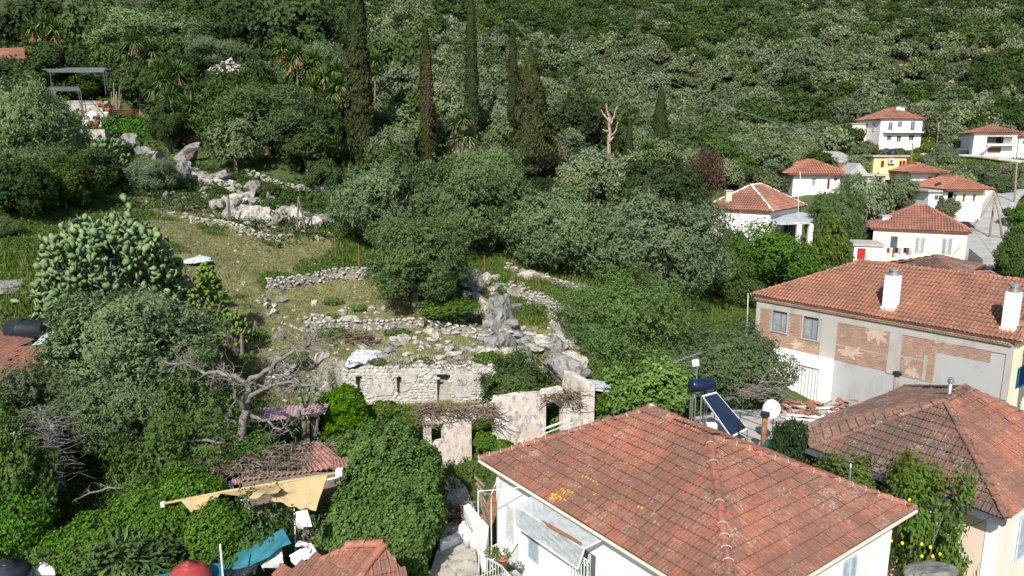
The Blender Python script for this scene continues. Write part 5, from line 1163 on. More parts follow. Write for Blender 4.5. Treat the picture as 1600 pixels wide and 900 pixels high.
M['snagwood'] = mottled('snag_wood', (.16, .10, .075), (.34, .27, .22), 3, .9, .6, (.55, .52, .48), .6)
# ------------------------------------------------------------------ dead trees
def dead_tree(name, label, limbs, seed, mat='deadwood', twigs=3, tl=1.2, parts=True):
    """limbs: list of (list of (px,py,Y), r0, r1)"""
    g = random.Random(seed); o = thing(name, label, 'dead tree', at(*limbs[0][0][0])); tw = MB()
    def grow(p, d, L, r, lev):
        if lev == 0 or r < .006: return
        n = 4; pts = [p]; q = Vector(p)
        for _ in range(n):
            d = (d + Vector((g.gauss(0, .28), g.gauss(0, .28), g.gauss(0, .25)))).normalized(); q = q + d * (L / n); pts.append(Vector(q))
        tw.tube(pts, [r * (1 - .8 * i / n) for i in range(n + 1)], 5, False)
        for i in range(1, n + 1):
            if g.random() < .85: grow(pts[i], (d + Vector((g.gauss(0, .8), g.gauss(0, .8), g.gauss(0, .7)))).normalized(), L * g.uniform(.4, .7), r * .5, lev - 1)
    for pl, r0, r1 in limbs:
        P = [at(*p) - o.location for p in pl]; Q = []
        for a, b in zip(P, P[1:]):
            for t in (0, .33, .66): Q.append(a.lerp(b, t) + Vector((g.gauss(0, 1), g.gauss(0, 1), g.gauss(0, 1))) * min(r0, .06) * .6)
        Q.append(P[-1]); rr = [r0 + (r1 - r0) * i / (len(Q) - 1) for i in range(len(Q))]
        mb = MB().tube(Q, rr, 8); mb.build('trunk' if r0 > .13 else 'limb', M[mat], o, True)
        if r0 < .13:
            for i in range(len(Q) // 3, len(Q)):
                for _ in range(twigs if i > len(Q) / 2 else 1):
                    d = (Q[i] - Q[i - 1]).normalized(); grow(Q[i], (d * .6 + Vector((g.gauss(0, .7), g.gauss(0, .5), g.gauss(0, .6)))).normalized(), tl * g.uniform(.5, 1.1), max(.014, rr[i] * .45), 3)
    if tw.v: tag(tw.build('twigs', M[mat], o), kind='stuff')
    return o
dead_tree('dead_tree', 'big bare grey dead tree with twisted limbs above the rusty shed', [
    ([(366, 745, 24.6), (370, 700, 24.8), (378, 662, 25), (384, 640, 25)],   .20, .14),
    ([(384, 640, 25), (386, 615, 25), (388, 598, 25.1)], .13, .10), ([(388, 598, 25.1), (408, 585, 25), (432, 566, 24.8), (455, 552, 24.6), (475, 545, 24.5), (486, 530, 24.5), (497, 518, 24.5)], .10, .035), ([(475, 546, 24.5), (490, 549, 24.3), (512, 547, 24.2)], .05, .02),
    ([(386, 600, 25.1), (365, 588, 25.4), (340, 582, 25.6), (322, 583, 25.8), (300, 572, 26), (262, 568, 26)], .10, .03), ([(384, 640, 25), (372, 625, 24.6), (366, 604, 24.4), (360, 592, 24.2)], .09, .03),
    ([(386, 630, 25), (400, 612, 24.5), (425, 600, 24.2), (455, 596, 24), (490, 602, 23.8)], .10, .03), ([(390, 650, 25), (410, 655, 24.2), (430, 668, 24), (452, 672, 23.8)], .08, .02),
    ([(372, 690, 24.8), (360, 700, 24.5), (345, 708, 24.2), (320, 715, 24), (268, 722, 24)], .10, .03), ([(372, 660, 25), (352, 655, 24.6), (340, 668, 24.4), (338, 690, 24.3), (330, 715, 24.2)], .07, .02),
    ([(350, 690, 24.3), (320, 690, 24), (285, 688, 24), (262, 700, 24), (240, 735, 23.8)], .06, .02), ([(420, 580, 24.9), (440, 590, 24.4), (470, 588, 24.2)], .05, .02)], 31, twigs=3, tl=.9)
dead_tree('fallen_branch', 'bare pale branch arching out of the green shrubs', [([(248, 780, 22.6), (240, 768, 22.6), (225, 762, 22.6), (200, 765, 22.6), (170, 764, 22.5), (125, 778, 22.5)], .07, .02)], 33, twigs=1, tl=.5)
dead_tree('dead_snag', 'tall broken dead tree trunk with white stubs of branches among the grove', [([(950, 256, 89.5), (951, 235, 89.5), (953, 205, 89.5), (952, 180, 89.5)], .32, .17), ([(952, 182, 89.5), (948, 172, 89.5), (947, 162, 89.5)], .16, .06), ([(952, 190, 89.5), (942, 178, 89.5), (939, 171, 89.5)], .16, .05),
    ([(953, 195, 89.5), (960, 182, 89.5), (964, 166, 89.5)], .16, .05), ([(952, 215, 89.5), (962, 205, 89.5), (966, 190, 89.5)], .15, .05), ([(951, 206, 89.4), (942, 202, 89.4)], .14, .08), ([(952, 222, 89.2), (959, 214, 89.2)], .16, .12)], 34, 'snagwood', 1, 1.0)
twig_heap('dead_vine_curtain', 'curtain of bare dry vine stems hanging beside the dark wall at the left', 'vine', 78, 745, 23.6, 62, 2.6, 300, 7, 'deadwood', 1.0, .5, 0, .011)
dead_tree('bare_fig', 'bare whitish fig branches beside the roof debris below the brick house', [([(1180, 610, 33.5), (1190, 590, 33.5), (1215, 575, 33.4)], .06, .02), ([(1185, 600, 33.5), (1200, 595, 33.2), (1230, 598, 33)], .05, .02)], 36, twigs=1, tl=.6)
dead_tree('dead_stump', 'dark gnarled dead olive stump on the rocky slope', [([(428, 358, 55.5), (430, 346, 55.5), (434, 336, 55.5)], .45, .18), ([(430, 350, 55.5), (442, 340, 55.5), (450, 338, 55.5)], .16, .08), ([(432, 345, 55.5), (424, 332, 55.5)], .14, .08)], 37, 'bark', 1, .5)
dead_tree('low_dead_trunk', 'low dark trunk of the young olive lying on the ledge', [([(240, 318, 60), (252, 312, 60), (262, 300, 60)], .3, .18), ([(252, 312, 60), (275, 314, 60), (300, 322, 60)], .16, .06)], 38, 'bark', 1, .5)
# ------------------------------------------------------------------ sheets, pipes, small helpers
def loc_to(o, parent):
    o.location = -Vector(parent.location); return o
def quad_sheet(a, b, c, d, nu=12, nv=6, sag=0, wave=0, nw=0, amp=.03, edge=0):
    a, b, c, d = [Vector(x) for x in (a, b, c, d)]; n = (b - a).cross(d - a).normalized()
    def P(u, v):
        p = a.lerp(b, u).lerp(d.lerp(c, u), v); p.z -= sag * 4 * u * (1 - u) * (.5 + .5 * v)
        if nw: p = p + n * amp * math.sin(u * nw * 6.283)
        if wave: p = p + n * wave * (mnoise_(u * 7 + v * 3) - .5)
        return p
    return P, nu, nv
def corr(name, label, cat, a, b, c, d, mat, nw=18, parent=None, amp=.03):
    P, _, _ = quad_sheet(a, b, c, d, nw=nw, amp=amp); o = MB().sheet(P, nw * 6, 2).build(name, M[mat], parent, solid=.012)
    if parent is None: tag(o, label, cat)
    else: loc_to(o, parent)
    return o

# ------------------------------------------------------------------ house A: big hipped roof in front
hz = CAMZ - 11
def sc(x, y): return Vector((x * 11, y * 11))
AL, AF, AR = sc(-.105, 2.19), sc(.489, 1.383), sc(1.144, 1.86)
hA = thing('white_house', 'white house in the foreground under a big hipped red tile roof with orange lichen', 'house', (AL.x, AL.y, 5.4))
m0 = atz(1018, 640, hz + 2.05); m1 = atz(1108, 683, hz + 2.0)
BA, ra, rb_ = hip_roof(hA, AL, AF, AR, hz, 2.02, M['tileA'], 'marseille', 300, .235, .365, None, M['mortarline'], .115, seed=3, ridge=(m0.xy, m1.xy, True))
IA = inset(AL, AF, AR, .42); zA0 = 3.0
wl = [(IA[0], IA[1]), (IA[1], IA[2]), (IA[2], IA[3]), (IA[3], IA[0])]
b1 = pxbox(*wl[0], 787, 790, 804, 852); b2 = pxbox(*wl[0], 822, 840, 842, 880); b3 = pxbox(*wl[1], 1316, 872, 1341, 925)
b0 = pxbox(*wl[0], 903, 860, 930, 960)
mb = MB(); facade_mb(mb, *wl[0], zA0, hz - .05, [b1, b2, b0]); loc_to(mb.build('front_wall', M['white'], hA), hA)
mb = MB(); facade_mb(mb, *wl[1], zA0, hz - .05, [b3]); loc_to(mb.build('side_wall', M['white'], hA), hA)
mb = MB(); facade_mb(mb, *wl[2], zA0, hz - .05); facade_mb(mb, *wl[3], zA0, hz - .05); loc_to(mb.build('rear_wall', M['white'], hA), hA)
for b_, st in ((b1, 'shutter'), (b2, 'shutter'), (b3, 'shutter'), (b0, 'open')):
    o = window(hA, *(wl[1] if b_ is b3 else wl[0]), b_, st, sm='whitemetal' if b_ is b1 else 'paleblue'); o.matrix_basis = Matrix.Translation(-hA.location) @ o.matrix_basis
mb = MB()
for a, b in ((AL, AF), (AF, AR), (AR, BA), (BA, AL)):
    d, n, L = wdir(a, b); mb.tube([v3(a, hz - .06) + n * .05, v3(b, hz - .06) + n * .05], .055, 8)
loc_to(mb.build('gutter', M['beige'], hA), hA)
mb = MB(); P = [v3(q, hz - .12) for q in (AL, AF, AR, BA)]; mb.add(P + [q - Vector((0, 0, .06)) for q in P], [(3, 2, 1, 0), (4, 5, 6, 7), (0, 1, 5, 4), (1, 2, 6, 5), (2, 3, 7, 6), (3, 0, 4, 7)][:6]); loc_to(mb.build('soffit', M['whiteclean'], hA), hA)
g_ = random.Random(12)   # lichen spots lying on the tiles, thin crusts of their own
nF = (v3(AF, hz) - v3(AL, hz)).cross(m1 - v3(AL, hz)).normalized()
if nF.z < 0: nF = -nF
lm = MB()
for cx, cy, sx, sy, n in [(885, 772, 14, 7, 34), (910, 755, 14, 9, 30), (925, 748, 6, 4, 10), (940, 772, 3, 2, 4), (872, 780, 8, 4, 12), (933, 752, 4, 3, 5), (981, 724, 3, 2, 5), (1000, 794, 5, 4, 7), (1026, 820, 4, 2, 5), (918, 772, 12, 6, 8), (900, 780, 20, 8, 8)]:
    for _ in range(n):
        q = plane_hit(cx + g_.gauss(0, sx * .6), cy + g_.gauss(0, sy * .6), v3(AL, hz), nF) + nF * .056; r = g_.uniform(.02, .085)
        x = nF.orthogonal().normalized(); y = nF.cross(x); k = 9; ph = g_.uniform(0, 6)
        ring = [q + (x * math.cos(6.283 * i / k + ph) + y * math.sin(6.283 * i / k + ph)) * r * g_.uniform(.6, 1.2) for i in range(k)]
        lm.add(ring + [q + nF * .012], [(i, (i + 1) % k, k) for i in range(k)])
M['lichen'] = mottled('orange_lichen', (.38, .22, .015), (.55, .34, .03), 12, .95, .5)
o = tag(lm.build('lichen', M['lichen'], hA), kind='stuff'); loc_to(o, hA)
# plastic canopy
ca = thing('plastic_canopy', 'cloudy plastic sheet canopy with a rusty streak over the front door', 'awning', atz(880, 815, 8.6))
q = [atz(833, 776, 8.78), atz(942, 843, 8.78), atz(913, 857, 8.25), atz(804, 789, 8.25)]; q2 = [atz(807, 822, 7.55), atz(903, 889, 7.45)]
P, _, _ = quad_sheet(q[0], q[1], q[2], q[3], wave=.04); loc_to(MB().sheet(P, 16, 5).build('canopy_sheet', M['polyc'], ca, solid=.01), ca)
P, _, _ = quad_sheet(q[3], q[2], q2[1], q2[0], wave=.10); loc_to(MB().sheet(P, 22, 5).build('front_flap', M['polyc'], ca, solid=.01), ca)
mb = MB()
for a, b in ((q[0], q[1]), (q[1], q[2]), (q[2], q[3]), (q[3], q[0]), (q[2], q2[1]), (q[3], q2[0]), (q2[0], q2[1])): mb.bar(a, b, .045)
loc_to(mb.build('frame', M['whitemetal'], ca), ca)
mb = MB(); st = [atz(833, 805, 8.24), atz(860, 822, 8.27), atz(885, 836, 8.28), atz(910, 851, 8.30)]; mb.tube(st, [.04, .07, .09, .07], 8); loc_to(mb.build('rusty_roller', M['rust'], ca), ca)
# door grille beside it
dg = thing('door_grille', 'white metal grille with scroll top beside the plastic canopy', 'grille', wp(*wl[0], b0[0], .35, b0[2])); mb = MB(); w_ = b0[1] - b0[0]
for k in range(7): mb.tube([(w_ * k / 6, 0, 0), (w_ * k / 6, 0, b0[3] - b0[2])], .016, 6)
for z in (0, .5, 1.3, b0[3] - b0[2]): mb.bar((0, 0, z), (w_, 0, z), .03)
for k in range(6): mb.tube([(w_ * (k + .5) / 6 + .05 * math.cos(t), 0, b0[3] - b0[2] - .15 + .06 * math.sin(t)) for t in [i * .785 for i in range(9)]], .01, 4)
o = mb.build('bars', M['whitemetal'], dg); dg.rotation_euler = (0, 0, math.atan2((IA[1] - IA[0]).y, (IA[1] - IA[0]).x))
# pergola of white poles and lines at the left corner
lf = thing('clothes_line_frame', 'thin white metal poles and clothes lines at the left corner of the white house', 'clothes line', at(748, 868, 21.9)); mb = MB()
A_, B_ = at(748, 868, 21.9), at(768, 868, 23.2); At, Bt = A_ + Vector((0, 0, 2.35)), B_ + Vector((0, 0, 2.35)); mb.tube([A_ - Vector((0, 0, .6)), At], .022, 6).tube([B_ - Vector((0, 0, .6)), Bt], .022, 6).tube([At, Bt], .018, 6)
W1 = wp(*wl[0], .5, 0, At.z + .2); W2 = wp(*wl[0], 2.4, 0, At.z + .1); mb.tube([At, W2], .016, 5).tube([Bt, W1], .016, 5)
loc_to(mb.build('frame', M['whitemetal'], lf), lf); mb = MB()
for k in range(4): mb.tube([At.lerp(Bt, k / 3.5), W2.lerp(W1, k / 3.5)], .006, 4)
loc_to(mb.build('line', M['darkmetal'], lf), lf)
# terrace with railing and pots
te = thing('front_terrace', 'pale concrete terrace beside the front wall of the white house', 'terrace', at(790, 905, 20.3))
tz_ = at(790, 893, 21).z - .3; mb = MB(); pq = [atz(748, 905, tz_), atz(806, 890, tz_), atz(880, 960, tz_), atz(770, 1010, tz_)]
mb.add([*pq, *[q - Vector((0, 0, 1)) for q in pq]], [(0, 3, 2, 1), (4, 5, 6, 7), (0, 1, 5, 4), (1, 2, 6, 5), (2, 3, 7, 6), (3, 0, 4, 7)]); loc_to(mb.build('slab', M['path'], te), te)
ra_ = thing('balcony_railing', 'white metal balcony railing with thin bars at the bottom edge', 'railing', at(750, 900, 20.9)); mb = MB(); c0, c1, c2 = at(749, 895, 21), at(783, 915, 20.3), at(830, 955, 18.6); c_b = at(799, 868, 22)
for a, b in ((c_b, c0), (c0, c1), (c1, c2)):
    a = Vector((a.x, a.y, tz_ + .95)); b = Vector((b.x, b.y, tz_ + .95)); mb.bar(a, b, .035); mb.bar(a - Vector((0, 0, .85)), b - Vector((0, 0, .85)), .03); n = int((b - a).length / .12)
    for k in range(n + 1): p = a.lerp(b, k / n); mb.tube([p, p - Vector((0, 0, .92))], .011, 5, False)
loc_to(mb.build('bars', M['whitemetal'], ra_), ra_)
def pot(px, py, Y, r, h, label, mat='terracotta', plant='bright', ps=.3):
    p = at(px, py, Y); o = thing('flower_pot', label, 'plant pot', p)
    MB().lathe([(r * .65, 0), (r * .9, h * .8), (r, h * .82), (r * 1.05, h), (r * .85, h), (r * .8, h * .85)], 12).build('pot', M[mat], o, True)
    if plant:
        P, q, lv, g = crown_pts(int(px), 260, nl=8, low=-.2); V, F = leaf_quads(P * ps + np.array([0, 0, h + ps * .5]), unit(q + rdir(260, g) * .5), .07, .04, g); link('plant', npmesh('plant', V, F, M[plant], g.random(260)), o)
pot(786, 884, 20.7, .17, .28, 'terracotta flower pot on the terrace of the white house')
pot(768, 880, 20.9, .13, .22, 'small flower pot with leafy plant left of the terracotta pot', 'whitecloth', 'lime')
for i, (px, py, l) in enumerate([(724, 850, 'leftmost of the three white jugs on the path'), (731, 857, 'middle of the three white jugs on the path'), (741, 861, 'rightmost of the three white jugs on the path')]):
    p = at(px, py, 24.3 - i * .3); o = tag(MB().lathe([(.02, 0), (.17, .02), (.18, .5), (.14, .62), (.05, .70), (.05, .76), (.03, .77)], 12).build('plastic_jug', M['whitecloth'], None, True), l, 'jug'); o.location = p; o.location.z = gz(p.x, p.y) + .35
# path and steps between the ivy mound and the white house
for i, (pp, lab) in enumerate([([(672, 870), (712, 905), (740, 930), (650, 930)], None), ([(668, 800), (725, 770), (728, 830), (690, 850)], None)]):
    pass
def slab(name, label, cat, pix, z, th, mat, kind=None):
    P = [atz(a, b, z) for a, b in pix]; k = len(P); mb = MB(); mb.add(P + [q - Vector((0, 0, th)) for q in P], [tuple(reversed(range(k))), tuple(range(k, 2 * k))] + [(i, (i + 1) % k, (i + 1) % k + k, i + k) for i in range(k)])
    o = mb.build(name, M[mat]); o.modifiers.new('b', 'BEVEL').width = .02
    return tag(o, label, cat, kind=kind)
slab('path', None, None, [(668, 905), (742, 905), (748, 850), (745, 800), (728, 760), (712, 742), (690, 742), (700, 800), (685, 850)], 5.62, .5, 'path', 'structure')
slab('step_slab', 'long pale concrete step crossing the path', 'step', [(686, 843), (722, 828), (724, 836), (688, 851)], 5.9, .35, 'white')
slab('step_slab', 'lower concrete landing with moss beside the railing', 'step', [(697, 876), (742, 852), (750, 905), (722, 905)], 5.78, .35, 'path')
slab('low_wall', 'low white ledge between path and house', 'wall', [(724, 790), (733, 786), (764, 822), (760, 850), (752, 850)], 6.35, 1.1, 'white')
twig_heap('dead_weeds', 'dry brown weeds heaped on the path edge by the ivy mound', 'weeds', 712, 810, 26, 45, .5, 160, 9, leaves=300)
mb = MB()
for k in range(6): mb.bar(at(742 + k * 2, 745 + k * 9, 25 - k * .15), at(757 + k * 2, 760 + k * 14, 24.6), .06)
tag(mb.build('leaning_poles', M['wood']), 'rusty and wooden poles leaning by the corner of the white house', 'poles')
mb = MB(); mb.box((-.25, -.03, 0), (.25, .03, 1.9), Matrix.Translation(at(757, 822, 24.6)) @ Matrix.Rotation(.35, 4, 'Y')); tag(mb.build('red_board', M['rust']), 'rusty red board leaning behind the clothes line frame', 'board')

# ------------------------------------------------------------------ house B: unfinished brick wall
Bz = CAMZ - 9.4; BLc, BF, = Vector((15.8, 46.0)), Vector((25.3, 34.2)); dB = (BF - BLc).normalized(); eB = Vector((-dB.y, dB.x)); BR = BF + eB * 9.5
hB = thing('brick_house', 'two storey house with bare brick infill, concrete frame and orange tile roof', 'house', (BLc.x, BLc.y, 4.5))
ra0 = BLc + dB * 4.75 + eB * 4.75; rb0 = ra0 + dB * 9.4
hip_roof(hB, BLc, BF, BR, Bz, 2.35, M['tileB'], 'barrel', 0, .215, .36, None, M['mortarline'], .10, seed=5, ridge=(ra0, rb0, True))
IB = inset(BLc, BF, BR, .30); wB = [(IB[0], IB[1]), (IB[1], IB[2]), (IB[2], IB[3]), (IB[3], IB[0])]
wn = [pxbox(*wB[0], 1207, 486, 1230, 518), pxbox(*wB[0], 1255, 495, 1279, 530)]
mb = MB(); facade_mb(mb, *wB[0], 3.2, Bz - .02, wn); loc_to(mb.build('front_wall', M['greyrender'], hB), hB)
mb = MB(); facade_mb(mb, *wB[2], 3.2, Bz - .02); facade_mb(mb, *wB[3], 3.2, Bz - .02); loc_to(mb.build('rear_wall', M['greyrender'], hB), hB)
bx_ = pxbox(*wB[1], 1589, 570, 1612, 602)
mb = MB(); facade_mb(mb, *wB[1], 3.2, Bz - .02, [bx_]); loc_to(mb.build('side_wall', M['cream'], hB), hB)
o = window(hB, *wB[1], bx_, 'shutter', sm='blue'); o.matrix_basis = Matrix.Translation(-hB.location) @ o.matrix_basis
for b_ in wn:
    o = window(hB, *wB[0], b_, 'open', fm='wood', gm='dirtyglass'); o.matrix_basis = Matrix.Translation(-hB.location) @ o.matrix_basis
    a, b, c, e = b_; mb = MB(); F_ = frame_mtx(*wB[0], 0, 0); mb.box((a - .09, -.07, e), (b + .09, .1, e + .10), F_).box((a - .09, -.09, c - .08), (b + .09, .1, c), F_).box((a - .09, -.07, c), (a, .1, e), F_).box((b, -.07, c), (b + .09, .1, e), F_); loc_to(mb.build('window_surround', M['concrete'], hB), hB)
FB = frame_mtx(*wB[0], 0, 0); LB = wdir(*wB[0])[2]
def uB(px, py): return hitw(*wB[0], px, py)
zbeam = uB(1300, 478)[1] - .0; zt2 = Bz - .3
mb = MB(); mb.box((0, -.06, zt2 - .50), (LB, .05, zt2), FB); loc_to(mb.build('ring_beam', M['concrete'], hB), hB)
cu = [(0, .30), (uB(1283, 520)[0], uB(1308, 520)[0]), (uB(1389, 540)[0], uB(1409, 540)[0]), (LB - .28, LB)]
for a, b in cu: loc_to(MB().box((a, -.055, zt2 - 2.9), (b, .05, zt2 - .5), FB).build('concrete_column', M['concrete'], hB), hB)
mb = MB(); 
for k in range(int(LB / .22)): mb.box((k * .22 + .01, -.20, Bz - .30), (k * .22 + .205, .06, Bz - .22), FB, a=rnd.random() * .99)
for k in range(int(LB / .22)): mb.box((k * .22 - .08, -.25, Bz - .20), (k * .22 + .115, .05, Bz - .13), FB, a=rnd.random() * .99)
loc_to(tag(mb.build('brick_cornice', M['brick'], hB), kind='stuff'), hB)
bk = MB(); g_ = random.Random(6)
def bricks(u0, u1, z0, z1, skip=()):
    z = z0; r = 0
    while z < z1 - .03:
        u = u0 - (r % 2) * .11
        while u < u1 - .02:
            a, b = max(u, u0), min(u + .212, u1)
            if b - a > .04 and not any(a < h[1] + .09 and b > h[0] - .09 and z + .09 > h[2] - .09 and z < h[3] + .1 for h in skip):
                bk.box((a, -.022 - g_.random() * .014, z), (b, .03, min(z + .082, z1)), FB, a=g_.random() * .99)
            u += .225
        z += .094; r += 1
zl = lambda px, py: uB(px, py)[1]
bricks(.30, cu[1][0], zl(1235, 548), zt2 - .5, wn); bricks(cu[1][1], cu[2][0], zl(1350, 572), zt2 - .5); bricks(cu[2][1], uB(1462, 560)[0], zl(1430, 592), zt2 - .5); bricks(uB(1462, 560)[0], uB(1548, 560)[0], zl(1500, 557), zt2 - .5)
for (xa, ya, xb, yb) in ((1312, 540, 1350, 560), (1355, 505, 1388, 540), (1450, 524, 1500, 540), (1415, 575, 1440, 592), (1235, 530, 1258, 546)):
    q_ = pxbox(*wB[0], xa, ya, xb, yb); k = 30; ring = []
    for i in range(k):
        t_ = 6.283 * i / k; rr_ = .35 + .9 * g_.random(); ring.append(wp(*wB[0], (q_[0] + q_[1]) / 2 + (q_[1] - q_[0]) / 2 * math.cos(t_) * rr_, .043, (q_[2] + q_[3]) / 2 + (q_[3] - q_[2]) / 2 * math.sin(t_) * rr_))
    n_b = wdir(*wB[0])[1]; pm = MB(); pm.add(ring + [r__ - n_b * .05 for r__ in ring], [tuple(range(k))] + [(i, i + k, (i + 1) % k + k, (i + 1) % k) for i in range(k)]); loc_to(pm.build('plaster_patch', M['brickplaster'], hB), hB)
loc_to(tag(bk.build('brickwork', M['brick'], hB), kind='stuff'), hB)
loc_to(MB().box((cu[1][1], -.045, zl(1350, 548)), (cu[2][0], .02, zl(1350, 548) + .05), FB).box((cu[2][1], -.045, zl(1430, 562)), (uB(1450, 565)[0], .02, zl(1430, 562) + .05), FB).build('thin_concrete_band', M['concrete'], hB), hB)
loc_to(MB().box((uB(1443, 570)[0], -.05, zl(1443, 594)), (uB(1448, 570)[0], .02, zl(1446, 555)), FB).build('thin_concrete_post', M['concrete'], hB), hB)
def chimney(parent, u, off, zb, zt, w_, lab):
    pass
for i, (px, yb, yt, lab) in enumerate([(1391, 480, 432, 'left white chimney with grey cowl on the orange roof'), (1577, 512, 458, 'right white chimney with grey cowl on the orange roof at the picture edge')]):
    nB = (v3(BF, Bz) - v3(BLc, Bz)).cross(v3(ra0, Bz + 2.35) - v3(BLc, Bz)).normalized(); q = plane_hit(px, yb, v3(BLc, Bz), nB); d = depth(*q); h = (yb - yt) / FPX * d * 1.05; w_ = 20 / FPX * d / 2
    an = math.atan2(dB.y, dB.x); o = thing('chimney', lab, 'chimney', q, an)
    MB().box((-w_ * .95, -w_ * .85, -.7), (w_ * .95, w_ * .85, h)).build('stack', M['whiteclean'], o).modifiers.new('b', 'BEVEL').width = .02
    MB().lathe([(w_ * .8, h), (w_ * .8, h + .10), (w_ * .62, h + .13), (w_ * .62, h + .26), (w_ * .72, h + .27), (w_ * .72, h + .36), (w_ * .3, h + .44)], 14).build('cowl', M['galv'], o)
    MB().box((-w_ * 1.1, -w_ * 1.05, -.3), (w_ * 1.1, w_ * 1.05, .05)).build('mortar_base', M['mortarline'], o)
# orange roofed wing right of the brick house corner + the roofs behind
def gable_bits(name, label, cat, polys, mat, style='barrel', nind=0, w_=.23, L=.38, caps=(), walls=None, wm='cream', seed=1, r=.1):
    o = thing(name, label, cat, (polys[0][0].x, polys[0][0].y, polys[0][0].z)); rf = Roof(o, M[mat], style, w_, L, seed=seed)
    for p in polys: rf.face(p)
    for a, b in caps: rf.cap(a, b, None, r)
    rf.finish(nind)
    if walls:
        mb = MB()
        for a, b, z0, z1 in walls: facade_mb(mb, (a.x, a.y), (b.x, b.y), z0, z1)
        loc_to(mb.build('wall', M[wm], o), o)
    return o
z_ = CAMZ - 9.0
a1, b1_, c1_ = at(1600, 575, 34.5), at(1586, 555, 35.5), at(1605, 480, 38.5); a0 = at(1640, 600, 33)
gable_bits('orange_roof_wing', 'orange tiled roof edge at the right picture edge beside the brick house chimney', 'roof', [[b1_ + Vector((.5, -.2, .05)), a0, at(1665, 500, 37), c1_]], 'tileB', caps=[(b1_ + Vector((.5, -.2, .1)), c1_ + Vector((0, 0, .1)))])
# brown roof pyramids behind B
pk_ = at(1462, 402, 60.5); gable_bits('brown_tile_roof', 'dark brown hipped roof peeking over the orange roof', 'roof', [[at(1338, 432, 56), at(1500, 432, 54), pk_], [at(1500, 432, 54), at(1540, 415, 60), pk_ + Vector((1, 1, 0)), pk_], [at(1540, 418, 66), at(1340, 418, 64), pk_ + Vector((.5, 1, 0))]], 'tileF', caps=[(at(1338, 432, 56), pk_), (at(1500, 432, 54), pk_), (at(1540, 415, 60), pk_)], walls=[(at(1345, 430, 56.5), at(1500, 430, 54.5), 5.5, at(1500, 432, 54).z - .05)])
pk2 = at(1518, 425, 56); gable_bits('red_tile_roof', 'red hipped tile roof between the brown roof and the street', 'roof', [[at(1420, 452, 51), at(1585, 450, 50), pk2 + Vector((1.5, 0, 0)), pk2], [at(1585, 450, 50), at(1560, 432, 58), pk2 + Vector((1.5, 0, 0))], [at(1420, 452, 51) + Vector((0, 8, 0)), at(1420, 452, 51), pk2]], 'tileR', caps=[(at(1420, 452, 51), pk2), (at(1585, 450, 50), pk2 + Vector((1.5, 0, 0))), (pk2, pk2 + Vector((1.5, 0, 0)))], walls=[(at(1425, 452, 51.3), at(1583, 450, 50.4), 5.5, at(1420, 452, 51).z - .05)])
# white annex at the foot of house B
ax = thing('white_annex', 'low white annex with a covered doorway at the foot of the brick house', 'shed', at(1265, 625, 41.0)); off = .9
P_ = lambda px, py: hitw(*wB[0], px, py, off)
u0, u1 = P_(1198, 600)[0], P_(1289, 600)[0]; zt_ = P_(1250, 556)[1]; q0, q1 = wp(*wB[0], u0, off, 0), wp(*wB[0], u1, off, 0); bd = pxbox((q0.x, q0.y), (q1.x, q1.y), 1240, 572, 1277, 640)
mb = MB(); facade_mb(mb, (q0.x, q0.y), (q1.x, q1.y), 3.5, zt_, [bd]); r0, r1 = wp(*wB[0], u0, .01, 0), wp(*wB[0], u1, .01, 0); facade_mb(mb, (q1.x, q1.y), (r1.x, r1.y), 3.5, zt_); facade_mb(mb, (r0.x, r0.y), (q0.x, q0.y), 3.5, zt_)
mb.add([v3(q0, zt_), v3(q1, zt_), v3(r1, zt_), v3(r0, zt_)], [(0, 1, 2, 3)]); loc_to(mb.build('wall', M['white'], ax), ax)
w_ = bd[1] - bd[0]; mb = MB(); P, _, _ = quad_sheet((0, .1, 0), (w_, .1, 0), (w_, .1, bd[3] - bd[2]), (0, .1, bd[3] - bd[2]), nw=7, amp=.025); mb.sheet(P, 50, 3); o = mb.build('curtain', M['whitecloth'], ax); o.matrix_basis = Matrix.Translation(-ax.location) @ frame_mtx((q0.x, q0.y), (q1.x, q1.y), bd[0], bd[2])
def flue(px, yb, yt, Y, r, label, mat, capm='darkmetal', name='flue_pipe', Zb=None):
    b_ = at(px, yb, Y); d = depth(*b_); h = (yb - yt) / FPX * d; o = thing(name, label, 'flue', b_)
    MB().tube([(0, 0, -.8), (0, 0, h - .18)], r, 12).build('pipe', M[mat], o, True)
    MB().lathe([(r * .9, h - .22), (r * 1.7, h - .20), (r * 1.7, h - .12), (r * 1.2, h - .12), (r * 1.2, h - .06), (r * 1.8, h - .05), (r * .6, h)], 12).build('rain_cap', M[capm], o)
flue(1397, 628, 578, 33.2, .12, 'tan flue pipe with black cap in front of the grey rendered wall', 'wood')
flue(1192, 698, 640, 27.5, .11, 'brown metal flue with flat cap beside the solar panel', 'rust', 'darkmetal')
flue(1482, 626, 588, 26.0, .07, 'thin galvanised flue pipe on the peak of the brown roof', 'galv', 'galv')
